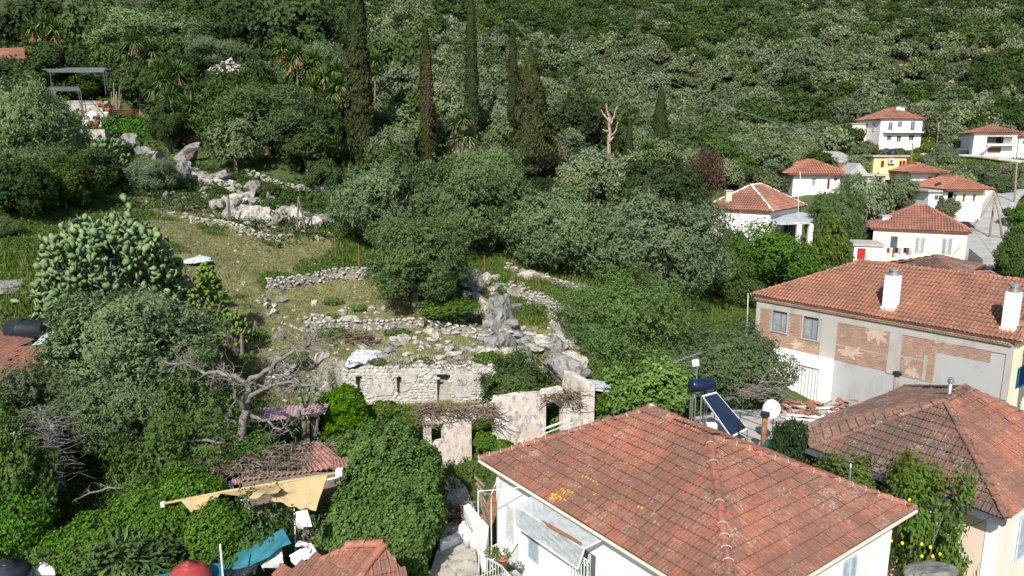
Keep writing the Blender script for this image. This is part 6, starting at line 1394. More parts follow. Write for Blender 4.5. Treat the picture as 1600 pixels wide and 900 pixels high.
# ------------------------------------------------------------------ house F: brown roof at right
zF = CAMZ - 11.5; FL, FF_ = atz(1266, 700, zF), atz(1573, 812, zF); dF = (FF_ - FL).normalized(); eF = Vector((-dF.y, dF.x, 0)); FR = FF_ + eF * 9; zr = zF + 2.35
r1_, r2_ = atz(1477, 627, zr), atz(1512, 608, zr); FBk = atz(1258, 667, zF); FB2 = FR + (FBk - FF_) * .0 + Vector((-3.6, 7.5, 0))
hF = thing('beige_house', 'beige house under a brown weathered tile roof at the right picture edge', 'house', (FL.x, FL.y, 3.5))
rf = Roof(hF, M['tileF'], 'marseille', .225, .335, seed=8); up_ = lambda p, z: Vector((p.x, p.y, z))
rf.face([FL, FF_, r1_]); 
rf.face([FBk, FL, r1_]); rf.face([FB2, FBk, r1_, r2_]); rf.face([FR, FB2, r2_])
for a, b in ((FL, r1_), (FF_, r1_), (FR, r2_), (r1_, r2_), (FBk, r1_), (FB2, r2_)): rf.cap(a, b, None, .12)
rf.finish(180)
rf = Roof(hF, M['tileA'], 'marseille', .225, .335, seed=9); rf.face([FF_, FR, r2_, r1_]); rf.finish(110)
IF = [FL + (FF_ - FL).normalized() * .35 + eF * .35, FF_ - dF * .35 + eF * .35, FR - dF * .35 - eF * .35, FBk + dF * .4 + eF * .3]
IF = [(p.x, p.y) for p in IF]; bf = pxbox(IF[1], IF[2], 1588, 800, 1615, 862)
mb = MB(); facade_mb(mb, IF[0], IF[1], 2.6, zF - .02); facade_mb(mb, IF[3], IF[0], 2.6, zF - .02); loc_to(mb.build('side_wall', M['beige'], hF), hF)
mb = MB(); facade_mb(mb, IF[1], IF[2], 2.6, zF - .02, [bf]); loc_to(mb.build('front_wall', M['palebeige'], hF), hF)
o = window(hF, IF[1], IF[2], bf, 'open', gm='dirtyglass'); o.matrix_basis = Matrix.Translation(-hF.location) @ o.matrix_basis
o = window(hF, IF[1], IF[2], bf, 'shutter'); o.matrix_basis = Matrix.Translation(-hF.location) @ frame_mtx(IF[1], IF[2], bf[0], bf[2], .13)
F1 = frame_mtx(IF[0], IF[1], 0, 0); LF_ = wdir(IF[0], IF[1])[2]; loc_to(MB().box((LF_ - .28, -.03, 2.6), (LF_ + .03, .2, zF - .03), F1).build('corner_pilaster', M['whiteclean'], hF), hF)
loc_to(MB().box((-.4, -.62, zF - .16), (LF_ + .36, -.36, zF - .02), F1).build('eaves_gutter', M['metal'], hF), hF)
# lean-to tile roof strips between the houses
for (q, lab, mt) in (([(1226, 752), (1300, 765), (1296, 722), (1222, 700)], 'strip of orange lean-to tiles behind the ridge of the front roof', 'tileR'), ([(1318, 800), (1418, 828), (1424, 788), (1322, 748)], 'small orange lean-to roof under the eaves of the beige house', 'tileR')):
    z1 = 7.3; P4 = [atz(q[0][0], q[0][1], z1 - .25), atz(q[1][0], q[1][1], z1 - .25), atz(q[2][0], q[2][1], z1 + .35), atz(q[3][0], q[3][1], z1 + .35)]
    gable_bits('lean_to_roof', lab, 'roof', [P4], mt, 'marseille', 60, .235, .37, walls=[(P4[0] + Vector((.1, .1, 0)), P4[1] + Vector((0, .1, 0)), 3.5, P4[0].z - .08)], wm='beige')
# flat roof with solar heater, dish, debris
fz = CAMZ - 12.9
slab('flat_roof_annex', 'low flat roofed annex carrying the solar water heater', 'annex', [(1085, 650), (1128, 640), (1200, 640), (1290, 630), (1330, 640), (1290, 672), (1205, 710), (1150, 720)], fz + .05, 2.6, 'concrete')
sh = thing('solar_water_heater', 'solar water heater with dark blue tank and one glass panel on the annex roof', 'solar heater', atz(1130, 668, fz)); ptl, ptr, pbr, pbl = at(1097, 618, 30.2), at(1119, 612, 30.4), at(1169, 670, 29.6), at(1143, 684, 29.2)
n_ = (ptr - ptl).cross(pbl - ptl).normalized(); mb = MB(); k = -n_ * .09 if n_.z > 0 else n_ * .09
pl_ = [ptl, pbl, pbr, ptr]; mb.add(pl_ + [p + k for p in pl_], [(0, 1, 2, 3), (7, 6, 5, 4), (0, 4, 5, 1), (1, 5, 6, 2), (2, 6, 7, 3), (3, 7, 4, 0)]); loc_to(mb.build('panel_frame', M['whitemetal'], sh), sh)
cc = sum(pl_, Vector()) / 4; mb = MB(); gl = [cc + (p - cc) * .93 - k.normalized() * .006 for p in pl_]; mb.add(gl, [(0, 1, 2, 3)]); loc_to(mb.build('glass_panel', M['panel'], sh), sh)
mb = MB()
for j in range(1, 9): a = gl[0].lerp(gl[3], j / 9) - k.normalized() * .004; b = gl[1].lerp(gl[2], j / 9) - k.normalized() * .004; mb.bar(a, b, .008)
loc_to(mb.build('riser_tube', M['darkmetal'], sh), sh)
ta, tb_ = at(1080, 603, 30.6), at(1113, 600, 30.9); mb = MB(); ax_ = (tb_ - ta).normalized(); r = .30; mb.tube([ta - ax_ * .05, ta, tb_, tb_ + ax_ * .05], [r * .8, r, r, r * .8], 20); loc_to(mb.build('tank', M['bluetank'], sh, True), sh)
mb = MB(); mb.tube([ta + Vector((0, 0, -.6)) + ax_ * .2, ta + ax_ * .2], .03, 6)
for p in (ptl, ptr, pbl, pbr): mb.bar(p + k, Vector((p.x, p.y, fz)), .04)
for s in (.1, .8): p = ta.lerp(tb_, s); mb.bar(p, Vector((p.x, p.y, fz)), .045); mb.bar(p + Vector((0, .3, 0)), Vector((p.x, p.y + .4, fz)), .04)
loc_to(mb.build('stand', M['galv'], sh), sh)
an_ = thing('tv_antenna', 'thin television antenna with white box on a pole above the blue tank', 'antenna', atz(1090, 655, fz)); top = at(1090, 560, 30.9); base = Vector((top.x, top.y, fz)); mb = MB(); mb.tube([base, top], .025, 6); loc_to(mb.build('mast', M['galv'], an_), an_)
mb = MB(); a, b = at(1052, 566, 30.5), at(1094, 551, 31.1); mb.tube([a, b], .014, 5)
for k in range(9): c = a.lerp(b, k / 8); mb.tube([c - Vector((.05, -.25, .03)), c + Vector((.05, -.25, .03))], .006, 4)
loc_to(mb.build('aerial', M['galv'], an_), an_); mb = MB(); c = at(1087, 567, 30.9); mb.box((-.16, -.05, -.18), (.16, .05, .16), Matrix.Translation(c) @ Matrix.Rotation(-.15, 4, 'Y')); o = loc_to(mb.build('white_box', M['whitecloth'], an_), an_); o.modifiers.new('b', 'BEVEL').width = .04
ds = thing('satellite_dish', 'white satellite dish beside the brown flue', 'satellite dish', at(1208, 660, 29.0)); c = at(1208, 640, 29.0) - ds.location
rm = Matrix.Translation(c) @ Vector((-.75, -.55, .35)).to_track_quat('Z', 'Y').to_matrix().to_4x4(); MB().lathe([(.02, .0), (.18, .02), (.34, .08), (.42, .13), (.42, .14), (.34, .095), (.18, .035)], 20, mtx=rm).build('dish', M['whitecloth'], ds, True)
mb = MB(); mb.tube([(0, 0, -.6), (0, 0, .2), c], .025, 6); mb.tube([c, c + Vector((-.35, -.25, .1))], .012, 5); mb.build('mount', M['metal'], ds)
o = tag(MB().box((-.22, -.16, 0), (.22, .16, .42)).build('white_box_unit', M['whitemetal']), 'white box at the foot of the solar panel', 'utility box'); o.location = at(1111, 676, 28.4); o.modifiers.new('b', 'BEVEL').width = .02
mb = MB(); A, B = at(1156, 655, 29), at(1190, 668, 28.2)
for k in (0, .35, .7): mb.tube([A + Vector((0, 0, k - .6)), B + Vector((0, 0, k - .6))], .016, 5)
mb.tube([A - Vector((0, 0, .9)), A + Vector((0, 0, .3))], .02, 5); tag(mb.build('pipe_railing', M['darkmetal']), 'dark pipe railing between the solar panel and the brown flue', 'railing')
mb = MB(); P, _, _ = quad_sheet(at(1190, 690, 27.6), at(1262, 682, 27.3), at(1262, 708, 26.6), at(1200, 718, 26.6), wave=.5); o = tag(mb.sheet(P, 16, 8).build('green_tarp', M['greentarp'], None, False, .02), 'dark green tarpaulin draped beside the satellite dish', 'tarp')
g_ = random.Random(22)
db = thing('roof_debris', 'broken orange tiles and boards piled on the annex roof by the brick wall', 'debris', atz(1280, 640, fz)); tv, tf = tile_marseille(); me = bpy.data.meshes.new('broken_tile'); me.from_pydata(tv.tolist(), [], tf); me.materials.append(M['tileB'])
for k in range(60):
    p = atz(g_.uniform(1215, 1345), g_.uniform(627, 648), fz + .05 + abs(g_.gauss(0, .12))); link('broken_tile', me, db, Matrix.Translation(p - db.location) @ Matrix.Rotation(g_.uniform(0, 6), 4, 'Z') @ Matrix.Rotation(g_.gauss(0, .35), 4, 'X'))
for k in range(9):
    p = atz(g_.uniform(1215, 1330), g_.uniform(632, 660), fz + .12); mb = MB(); mb.box((-.9, -.09, 0), (.9, .09, .05), Matrix.Translation(p) @ Matrix.Rotation(g_.uniform(-.4, .8), 4, 'Z')); loc_to(mb.build('board', M[g_.choice(['whitecloth', 'wood', 'greysheet'])], db), db)
twig_heap('dead_twig_pile', 'tangle of dry twigs on the annex roof behind the dish', 'twigs', 1185, 617, 31.5, 80, .4, 120, 19, 'deadwood', .8)
gt = thing('gutter_board', 'white board edging the left corner of the brown roof', 'board', at(1262, 665, 29)); mb = MB(); mb.bar(at(1255, 668, 28.6), at(1312, 645, 30.6), .22, .08); loc_to(mb.build('board', M['whitecloth'], gt), gt)
# grey tarp mound and lemons
rk = link('covered_mound', rock_mesh('covered_mound', 88, M['greytarp'], 4)); rk.location = at(1463, 896, 18.9); rk.scale = (.95, .8, .45); tag(rk, 'mound covered by a dusty grey tarpaulin under the lemon tree', 'mound')
gl_ = random.Random(3); lemon_mesh = MB().lathe([(.006, -.045), (.03, -.03), (.038, 0), (.03, .03), (.006, .048)], 8).mesh('lemon', M['yellowfruit'], True)
lt = [o for o in COL.objects if o.name.startswith('lemon_tree')]
for px, py, Y in [(a_, b_, c_ + 1.9) for a_, b_, c_ in [(1447, 790, 18.4), (1446, 806, 18.3), (1418, 858, 18.5), (1440, 860, 18.2), (1463, 856, 18.4), (1473, 858, 18.5), (1484, 866, 18.6), (1478, 872, 18.4), (1428, 744, 21.0), (1465, 875, 18.3), (1405, 845, 18.6)]]:
    link('lemon', lemon_mesh, lt[0], Matrix.Translation(at(px, py, Y) - lt[0].location) @ Matrix.Diagonal((1.4, 1.4, 1.4, 1)))
# ------------------------------------------------------------------ bottom roof, left roofs, shed, awning, tarps
zs = CAMZ - 11.0; ap = atz(600, 852, zs)
e1, e2, e3 = atz(655, 925, zs - 1.1), atz(520, 960, zs - 1.2), atz(428, 900, zs - .95); apb = atz(542, 853, zs - .1)
gable_bits('small_tile_roof', 'small stained tile roof at the bottom edge in front of the ivy mound', 'roof', [[e2, e1, ap], [e3, e2, ap, apb]], 'tileA', 'marseille', 230, .235, .36, caps=[(e2 + Vector((0, 0, .02)), ap), (ap, apb)], walls=[(e3, e2, 4, zs - 1.3), (e2, e1, 4, zs - 1.3)], wm='white', seed=12, r=.13)
zl_ = CAMZ - 8.6
L1 = [at(-45, 590, 28), at(4, 603, 27.6), at(42, 532, 31), at(-20, 530, 31.5)]; L2 = [at(16, 580, 28.6), at(108, 585, 28.6), at(104, 545, 30.4), at(30, 546, 30.4)]
gable_bits('left_tile_roof', 'orange tile roof with dark channels at the left edge beside the black tank', 'roof', [L1], 'tileR', 'marseille', 80, .5, .36, walls=[(L1[0], L1[1] - Vector((.1, 0, 0)), 6, L1[1].z - .1), (L1[1] - Vector((.1, 0, 0)), L1[2], 6, L1[2].z - .9)], wm='greyrender')
gable_bits('left_tile_roof', 'lower orange tile roof partly under the olive branches at the left', 'roof', [L2], 'tileB', 'marseille', 80, .5, .36, walls=[(L2[0], L2[1], 6, L2[0].z - .1)], wm='greyrender')
mb = MB(); P, _, _ = quad_sheet(at(50, 540, 30.6), at(82, 534, 30.8), at(90, 520, 31.6), at(72, 518, 31.6), wave=.1); tag(mb.sheet(P, 6, 3).build('roof_sheet', M['greysheet'], None, False, .02), 'pale metal sheet beside the black water tank', 'sheet')
tk = thing('water_tank', 'black plastic horizontal water tank on the left roof', 'water tank', at(42, 530, 31.4)); a, b = at(16, 516, 31.6), at(70, 516, 31.6); r = .50
MB().tube([a - Vector((.04, 0, 0)), a, a.lerp(b, .33), a.lerp(b, .34), a.lerp(b, .36), a.lerp(b, .37), b, b + Vector((.06, 0, 0))], [r * .8, r * .97, r, r * 1.03, r * 1.03, r, r * .97, r * .75], 24).build('tank_body', M['black'], tk, True).location = -tk.location
mb = MB(); m_ = a.lerp(b, .35); mb.lathe([(.2, r * .9), (.2, r * 1.08), (.12, r * 1.12)], 14, tuple(m_)); loc_to(mb.build('lid', M['black'], tk), tk)
for s in (.2, .8): p = a.lerp(b, s); loc_to(MB().box((p.x - .06, p.y - .4, p.z - r - .14), (p.x + .06, p.y + .4, p.z - r + .1)).build('foot', M['black'], tk), tk)
mb = MB(); mb.tube([a + Vector((-.15, -.1, .2)), a + Vector((-.2, -.2, -.6)), a + Vector((-.1, -.3, -.9))], .03, 6); loc_to(mb.build('pipe', M['whitemetal'], tk), tk)
dw = [at(60, 640, 26), at(64, 800, 24)]; q0, q1 = (at(86, 700, 25).x, 25.0), (at(60, 700, 29).x, 29.0)
tw = thing('dark_wall', 'tall grey wall in shadow behind the creeper at the left edge', 'wall', (q0[0], q0[1], 5)); mb = MB(); facade_mb(mb, (q0[0] - 5, q0[1] + .2), q0, 4.5, at(80, 668, 25).z, [], both=.3); facade_mb(mb, q0, q1, 4.5, at(80, 668, 25).z); loc_to(mb.build('wall', M['greyrender'], tw), tw)
# shed with debris roof
sd = thing('rusty_shed', 'low shed with rusty corrugated roof buried in dry leaves and twigs', 'shed', at(470, 800, 23.6)); sA, sB, sC, sD = at(372, 752, 23.2), at(548, 728, 23.0), at(500, 690, 25.6), at(372, 702, 25.6)
corr('roof_sheet', None, None, sA, sB, sC, sD, 'rustsheet', 20, sd); mb = MB(); facade_mb(mb, (sA.x + .1, sA.y + .1), (sB.x - .2, sB.y + .1), 4.8, sB.z - .3); facade_mb(mb, (sB.x - .2, sB.y + .1), (sC.x, sC.y), 4.8, sB.z - .3); loc_to(mb.build('wall', M['bark'], sd), sd)
twig_heap('leaf_litter', 'thick mat of dry leaves and dead twigs on the rusty shed roof', 'debris', 440, 722, 24.3, 175, .25, 900, 14, 'bark', .7, 1.1, 4200, .022)
corr('corrugated_sheet', 'pinkish purple corrugated roof strip behind the dead tree', 'roof', at(372, 664, 28), at(508, 646, 28.3), at(514, 630, 29.4), at(376, 640, 29.6), 'pinksheet', 22)
corr('corrugated_sheet', 'grey corrugated sheet under the dead tree roots', 'sheet', at(312, 782, 22.4), at(366, 768, 22.6), at(362, 752, 23.6), at(318, 762, 23.8), 'greysheet', 9)
corr('corrugated_sheet', 'small pink corrugated scrap at the foot of the dead tree', 'sheet', at(364, 758, 23.4), at(388, 752, 23.4), at(384, 738, 24), at(362, 742, 24), 'pinksheet', 5)
corr('corrugated_sheet', 'pink corrugated scrap in the bushes left of the dead tree', 'sheet', at(316, 678, 26.2), at(332, 672, 26.2), at(334, 658, 26.6), at(314, 662, 26.6), 'pinksheet', 4)
corr('corrugated_sheet', 'rusty sheet corner sticking out at the right end of the shed', 'sheet', at(520, 735, 22.8), at(552, 727, 22.8), at(545, 714, 23.6), at(518, 718, 23.6), 'rustsheet', 6)
aw = thing('awning', 'torn yellow canvas awning sagging from a long pole', 'awning', at(390, 765, 21.8)); a0_, a1x, a2x, a3x = at(255, 787, 21.3), at(352, 768, 21.6), at(432, 755, 21.8), at(530, 738, 22.0)
mb = MB(); mb.tube([a0_, a1x, a2x, a3x], [.045, .05, .055, .05], 8); loc_to(mb.build('roller_pole', M['awning'], aw, True), aw)
def cloth(a, b, c, d, mat, nu=22, nv=10, wave=.12, sc_=0.0, seed=0):
    a, b, c, d = map(Vector, (a, b, c, d)); n = (b - a).cross(d - a).normalized()
    def P(u, v):
        p = a.lerp(b, u).lerp(d.lerp(c, u), v); p = p + n * wave * (math.sin(u * 9 + v * 3 + seed) * .35 + mnoise_(u * 6 + v * 4 + seed) - .5) * v; p.z -= sc_ * abs(math.sin(u * 12)) * (v ** 6); return p
    return MB().sheet(P, nu, nv)
loc_to(cloth(at(430, 757, 21.8), at(512, 742, 21.9), at(494, 797, 21.0), at(424, 782, 21.2), 'awning', sc_=.07).build('hanging_canvas', M['awning'], aw, solid=.012), aw)
loc_to(cloth(at(283, 783, 21.3), at(345, 771, 21.5), at(330, 790, 21), at(312, 815, 20.8), 'awning', seed=3).build('torn_canvas', M['awning'], aw, solid=.012), aw)
loc_to(cloth(at(345, 771, 21.5), at(432, 757, 21.8), at(440, 765, 21.0), at(400, 778, 20.9), 'awning', seed=5).build('canvas_strip', M['awning'], aw, solid=.012), aw)
mb = MB(); mb.tube([at(376, 782, 21.4), at(530, 745, 21.9)], .03, 6); mb.tube([at(388, 780, 21.3), at(390, 812, 21.2)], .03, 6); mb.tube([at(459, 782, 21.4), at(463, 880, 20.6)], .018, 6); loc_to(mb.build('support_pole', M['whitemetal'], aw), aw)
mb = MB(); mb.box((-.1, -.1, -.1), (.12, .1, .12), Matrix.Translation(a3x)); mb.box((-.06, -.06, -.1), (.06, .06, .06), Matrix.Translation(a0_)); loc_to(mb.build('bracket', M['whitemetal'], aw), aw)
tt = cloth(at(330, 885, 19.9), at(442, 826, 20.3), at(456, 850, 19.6), at(345, 905, 19.2), 'teal', wave=.15); tag(tt.build('teal_tarp', M['teal'], None, False, .015), 'teal blue tarp stretched over poles at the bottom edge', 'tarp')
tt = cloth(at(215, 905, 18.2), at(340, 880, 18.8), at(350, 905, 18), at(230, 925, 17.6), 'teal', wave=.1, seed=4); tag(tt.build('teal_tarp', M['teal'], None, False, .015), 'teal tarp strip behind the red tank at the bottom edge', 'tarp')
bt = cloth(at(318, 905, 18.4), at(405, 880, 18.8), at(392, 905, 18.2), at(330, 925, 17.9), 'black', wave=.5, seed=6); tag(bt.build('black_plastic_sheet', M['black'], None, False, .015), 'crumpled black plastic sheet below the teal tarp', 'plastic sheet')
mb = MB(); mb.tube([at(344, 850, 18.4), at(350, 920, 17.8)], .025, 8); tag(mb.build('white_pole', M['whitemetal']), 'upright white pole beside the red tank', 'pole')
for (q, lab, mt) in (([(452, 868), (486, 848), (496, 868), (462, 884)], 'crumpled white sheet beside the teal tarp', 'whitecloth'), ([(404, 878), (440, 856), (444, 880), (412, 892)], 'grey sheet hanging under the teal tarp', 'greysheet'), ([(470, 845), (490, 852), (484, 862), (462, 850)], 'small white sheet scrap by the pole', 'whitecloth'), ([(462, 800), (480, 796), (486, 822), (466, 826)], 'patch of white wall seen under the awning', 'whitecloth')):
    tag(cloth(*[at(a, b, 19.8 - .3 * (k > 1)) for k, (a, b) in enumerate(q)], mt, wave=.3, seed=len(lab)).build('cloth_sheet', M[mt], None, False, .012), lab, 'sheet')
rt = thing('red_tank', 'faded red plastic tank with round lid at the bottom edge', 'tank', at(296, 905, 17.8)); MB().lathe([(.58, -.5), (.58, .0), (.54, .16), (.50, .20), (.42, .33), (.36, .36), (.20, .42), (.18, .47), (.06, .48)], 28).build('tank_body', M['redplastic'], rt, True)
MB().lathe([(.17, .47), (.17, .50), (.05, .51), (.04, .55)], 16).build('lid', M['redplastic'], rt, True)
bt = thing('black_tank', 'black plastic tank in the bottom left corner', 'tank', at(14, 900, 19.6)); MB().lathe([(.62, -.6), (.62, .1), (.5, .3), (.25, .38), (.22, .44), (.05, .46)], 24).build('tank_body', M['black'], bt, True)
MB().lathe([(.2, .42), (.2, .48), (.05, .49)], 16).build('lid', M['black'], bt, True)
o = tag(MB().box((-.15, -.12, 0), (.15, .12, .35)).build('blue_canister', M['blue']), 'small blue canister at the foot of the ivy mound', 'canister'); o.location = at(507, 848, 21.2); o.modifiers.new('b', 'BEVEL').width = .04
o = tag(MB().box((-.35, -.2, 0), (.35, .2, .2)).build('pale_stone_block', M['white']), 'pale slab lying at the bottom left by the black tank', 'stone'); o.location = at(75, 893, 20.2)
# ------------------------------------------------------------------ village houses on the right
def line_on(p0x, p0y, dirx, diry, px, py=300):
    r = ray(px, py); k = r[0] / r[1]; return (k * p0y - p0x) / (dirx - k * diry)
def village_house(label, x0, x1, ye, yb, Y, dep, yaw, yt, wm, rm, wins=(), style='hip', name='village_house', oh=.4, capm=None, mortar=None, tw=.30, TL=.48, cat='house', drop=1.5):
    """x0..x1 front wall in pixels, ye eaves, yb foot, yt roof top; wins: (x0,y0,x1,y1,kind)"""
    e = at((x0 + x1) / 2, ye, Y); b_ = at((x0 + x1) / 2, yb, Y); dx, dy = math.cos(yaw), math.sin(yaw); A = at(x0, ye, Y); L = line_on(A.x, A.y, dx, dy, x1, ye)
    d = Vector((dx, dy)); n = Vector((-dy, dx)); p0 = Vector((A.x, A.y)); p1 = p0 + d * L; p2 = p1 + n * dep; p3 = p0 + n * dep; z1 = e.z; z0 = b_.z - drop
    o = thing(name, label, cat, (p0.x, p0.y, b_.z)); T = Matrix.Translation(-Vector(o.location)); W = [(p0, p1), (p1, p2), (p2, p3), (p3, p0)]
    bx = [pxbox(p0, p1, *w_[:4]) for w_ in wins]; mb = MB(); facade_mb(mb, p0, p1, z0, z1, bx)
    for q in W[1:]: facade_mb(mb, *q, z0, z1)
    loc_to(mb.build('wall', M[wm], o), o)
    for b_, w_ in zip(bx, wins):
        k = w_[4] if len(w_) > 4 else 'open'
        if k == 'void': continue
        if k == 'door': q = MB().box((0, .10, 0), (b_[1] - b_[0], .16, b_[3] - b_[2])).build('door', M[w_[5]], o)
        else: q = window(o, p0, p1, b_, 'open' if k == 'open' else 'shutter', sm=w_[5] if len(w_) > 5 else 'paleblue', gm='glass')
        q.matrix_basis = T @ frame_mtx(p0, p1, b_[0], b_[2])
    if style == 'hip':
        q = [p0 - d * oh - n * oh, p1 + d * oh - n * oh, p2 + d * oh + n * oh]; ds = max(2.0, depth((p0.x + p2.x) / 2, (p0.y + p2.y) / 2, z1)); mid = at((x0 + x1) / 2, yt, (p0.y + p2.y) / 2); rise = max(.8, mid.z - z1)
        hip_roof(o, q[0], q[1], q[2], z1, rise, M[rm], 'barrel', 0, tw, TL, capm, mortar, .13)
    else:
        mb = MB(); mb.box((-oh, -oh, 0), (L + oh, dep + oh, .22), Matrix(((d.x, n.x, 0, p0.x), (d.y, n.y, 0, p0.y), (0, 0, 1, z1), (0, 0, 0, 1)))); loc_to(mb.build('flat_roof', M[rm], o), o)
    return o, p0, p1, d, n, z0, z1, T
def add_box(o, T, name, mat, lo, hi, p0, d, n, z):
    mb = MB(); mb.box(lo, hi, Matrix(((d.x, n.x, 0, p0.x), (d.y, n.y, 0, p0.y), (0, 0, 1, z), (0, 0, 0, 1)))); q = mb.build(name, M[mat], o); q.matrix_basis = T; return q
def chim(px, yb, yt, Y, w_, label, mat='white'):
    b_ = at(px, yb, Y); d = depth(*b_); h = (yb - yt) / FPX * d; o = thing('chimney', label, 'chimney', b_); MB().box((-w_ / 2, -w_ / 2, -.6), (w_ / 2, w_ / 2, h)).build('stack', M[mat], o); MB().box((-w_ * .65, -w_ * .65, h), (w_ * .65, w_ * .65, h + .12)).build('cap', M['concrete'], o)
# house C
cz = CAMZ - 6.0; CL, CF, CR = atz(1096, 325, cz), atz(1208, 331, cz), atz(1266, 318, cz)
hC = thing('white_villa', 'white house with red hipped roof outlined in white mortar, half behind the leafy trees', 'house', (CF.x, CF.y, 9)); dC = (CF - CL).normalized(); nC = Vector((-dC.y, dC.x, 0))
hip_roof(hC, CL, CF, CF + nC * 10.5, cz, 2.35, M['tileR'], 'barrel', 0, .25, .40, M['whiteclean'], None, .11, seed=4)
IC = inset(CL, CF, CF + nC * 10.5, .4); mb = MB()
wc = [pxbox(IC[0], IC[1], 1155, 345, 1182, 371), pxbox(IC[1], IC[2], 1225, 348, 1240, 375)]
facade_mb(mb, IC[0], IC[1], 7.0, cz, [wc[0]], rev=.06); facade_mb(mb, IC[1], IC[2], 7.0, cz, [wc[1]]); facade_mb(mb, IC[2], IC[3], 7.0, cz); facade_mb(mb, IC[3], IC[0], 7.0, cz); loc_to(mb.build('wall', M['whiteclean'], hC), hC)
T = Matrix.Translation(-hC.location); o = MB().box((0, .03, 0), (wc[0][1] - wc[0][0], .06, wc[0][3] - wc[0][2])).build('blind_window', M['whiteclean'], hC); o.matrix_basis = T @ frame_mtx(IC[0], IC[1], wc[0][0], wc[0][2])
o = window(hC, IC[1], IC[2], wc[1], 'open'); o.matrix_basis = T @ frame_mtx(IC[1], IC[2], wc[1][0], wc[1][2])
chim(1137, 321, 299, 74.5, .6, 'slim pinkish chimney on the red roof with white mortar lines', 'beige')
ac = at(1135, 353, 73.2); o = thing('air_conditioner', 'air conditioner on the wall of the white house with mortar lined roof', 'air conditioner', ac, -.64); MB().box((-.5, -.2, -.35), (.5, .25, .35)).build('casing', M['whitemetal'], o).modifiers.new('b', 'BEVEL').width = .05; MB().tube([(-.15, -.2, 0), (-.15, -.24, 0)], .26, 16).build('fan_grille', M['metal'], o)
pz = at(1240, 342, 72).z; P4 = [atz(1203, 352, pz), atz(1266, 350, pz), atz(1283, 336, pz), atz(1230, 334, pz)]; po = thing('porch', 'white columned porch with flat grey roof on the right of the white house', 'porch', P4[0] - Vector((0, 0, 3.2))); mb = MB(); mb.add(P4 + [p + Vector((0, 0, .22)) for p in P4], [(3, 2, 1, 0), (4, 5, 6, 7), (0, 1, 5, 4), (1, 2, 6, 5), (2, 3, 7, 6), (3, 0, 4, 7)]); loc_to(mb.build('flat_roof', M['greysheet'], po), po)
for t in (0, .5, 1):
    q = P4[1].lerp(P4[2], t * .92 + .04); loc_to(MB().box((q.x - .2, q.y - .2, pz - 2.9), (q.x + .2, q.y + .2, pz)).build('column', M['whiteclean'], po), po)
q = P4[0].lerp(P4[1], .72); loc_to(MB().box((q.x - .2, q.y - .2, pz - 2.9), (q.x + .2, q.y + .2, pz)).build('column', M['whiteclean'], po), po)
mb = MB(); k_ = [p - Vector((0, 0, 2.6)) for p in P4]; mb.add(k_ + [p - Vector((0, 0, 2)) for p in k_], [(0, 1, 2, 3), (0, 4, 5, 1), (1, 5, 6, 2), (2, 6, 7, 3)]); loc_to(mb.build('porch_base', M['beige'], po), po)
mb = MB()
for k in range(12): a = k_[1].lerp(k_[2], k / 11) + Vector((0, 0, .9)); mb.bar(a, a - Vector((0, 0, .9)), .03)
mb.bar(k_[1] + Vector((0, 0, .9)), k_[2] + Vector((0, 0, .9)), .05); loc_to(mb.build('railing', M['whitemetal'], po), po)
for i in range(3):
    mb = MB(); mb.bar(at(1246 + i * 6, 372, 70), at(1270 + i * 3, 362 - i * 3, 70), .05); tag(mb.build('white_pole', M['whitemetal']), ['lowest of the three white poles leaning on the porch', 'middle one of the three white poles leaning on the porch', 'topmost of the three white poles leaning on the porch'][i], 'pole')
# yellow house
Y0, Y1 = at(1362, 357, 70), at(1517, 363.5, 66.6); yz = (Y0.z + Y1.z) / 2; Y0, Y1 = atz(1360, 357, yz), atz(1519, 364, yz); dY = (Y1 - Y0).normalized(); nY = Vector((-dY.y, dY.x, 0)); YR = Y1 + nY * 7.5
hY = thing('yellow_house', 'pale yellow house with a hipped brown red roof beside the street', 'house', (Y0.x, Y0.y, 9)); hip_roof(hY, Y0, Y1, YR, yz, 2.15, M['tileR'], 'barrel', 0, .25, .40, None, None, .11, seed=6)
IY = inset(Y0, Y1, YR, .3); wy = [pxbox(IY[0], IY[1], 1390, 369, 1403, 391), pxbox(IY[0], IY[1], 1428, 370, 1446, 397), pxbox(IY[0], IY[1], 1470, 371, 1489, 399)]
mb = MB(); facade_mb(mb, IY[0], IY[1], 6.5, yz, wy, rev=.1)
for k in (1, 2, 3): facade_mb(mb, IY[k], IY[(k + 1) % 4], 6.5, yz)
loc_to(mb.build('wall', M['cream'], hY), hY); T = Matrix.Translation(-hY.location)
for k, b_ in enumerate(wy): o = window(hY, IY[0], IY[1], b_, 'open' if k == 0 else 'shutter', sm='whitemetal', rev=.1); o.matrix_basis = T @ frame_mtx(IY[0], IY[1], b_[0], b_[2])
chim(1381, 352, 338, 71, .75, 'white chimney at the left of the yellow house roof')
gable_bits('low_tile_roof', 'small brown tile roof lean-to behind the left corner of the yellow house', 'roof', [[at(1358, 357, 71.5), at(1400, 346, 73.5), at(1398, 338, 75.5), at(1356, 344, 74)]], 'tileF', 'barrel', 0, .3, .45, walls=[(at(1360, 357, 71.6), at(1398, 350, 73.5), 7, at(1358, 357, 71.5).z - .1)], wm='brownpaint')
gable_bits('long_tile_roof', 'long low tile roof behind the yellow house', 'roof', [[at(1395, 352, 78), at(1487, 344, 78), at(1487, 333, 81), at(1395, 336, 81)]], 'tileR', 'barrel', 0, .3, .45, walls=[(at(1396, 352, 78.2), at(1486, 344, 78.2), 7, at(1487, 344, 78).z - .1)], wm='white')
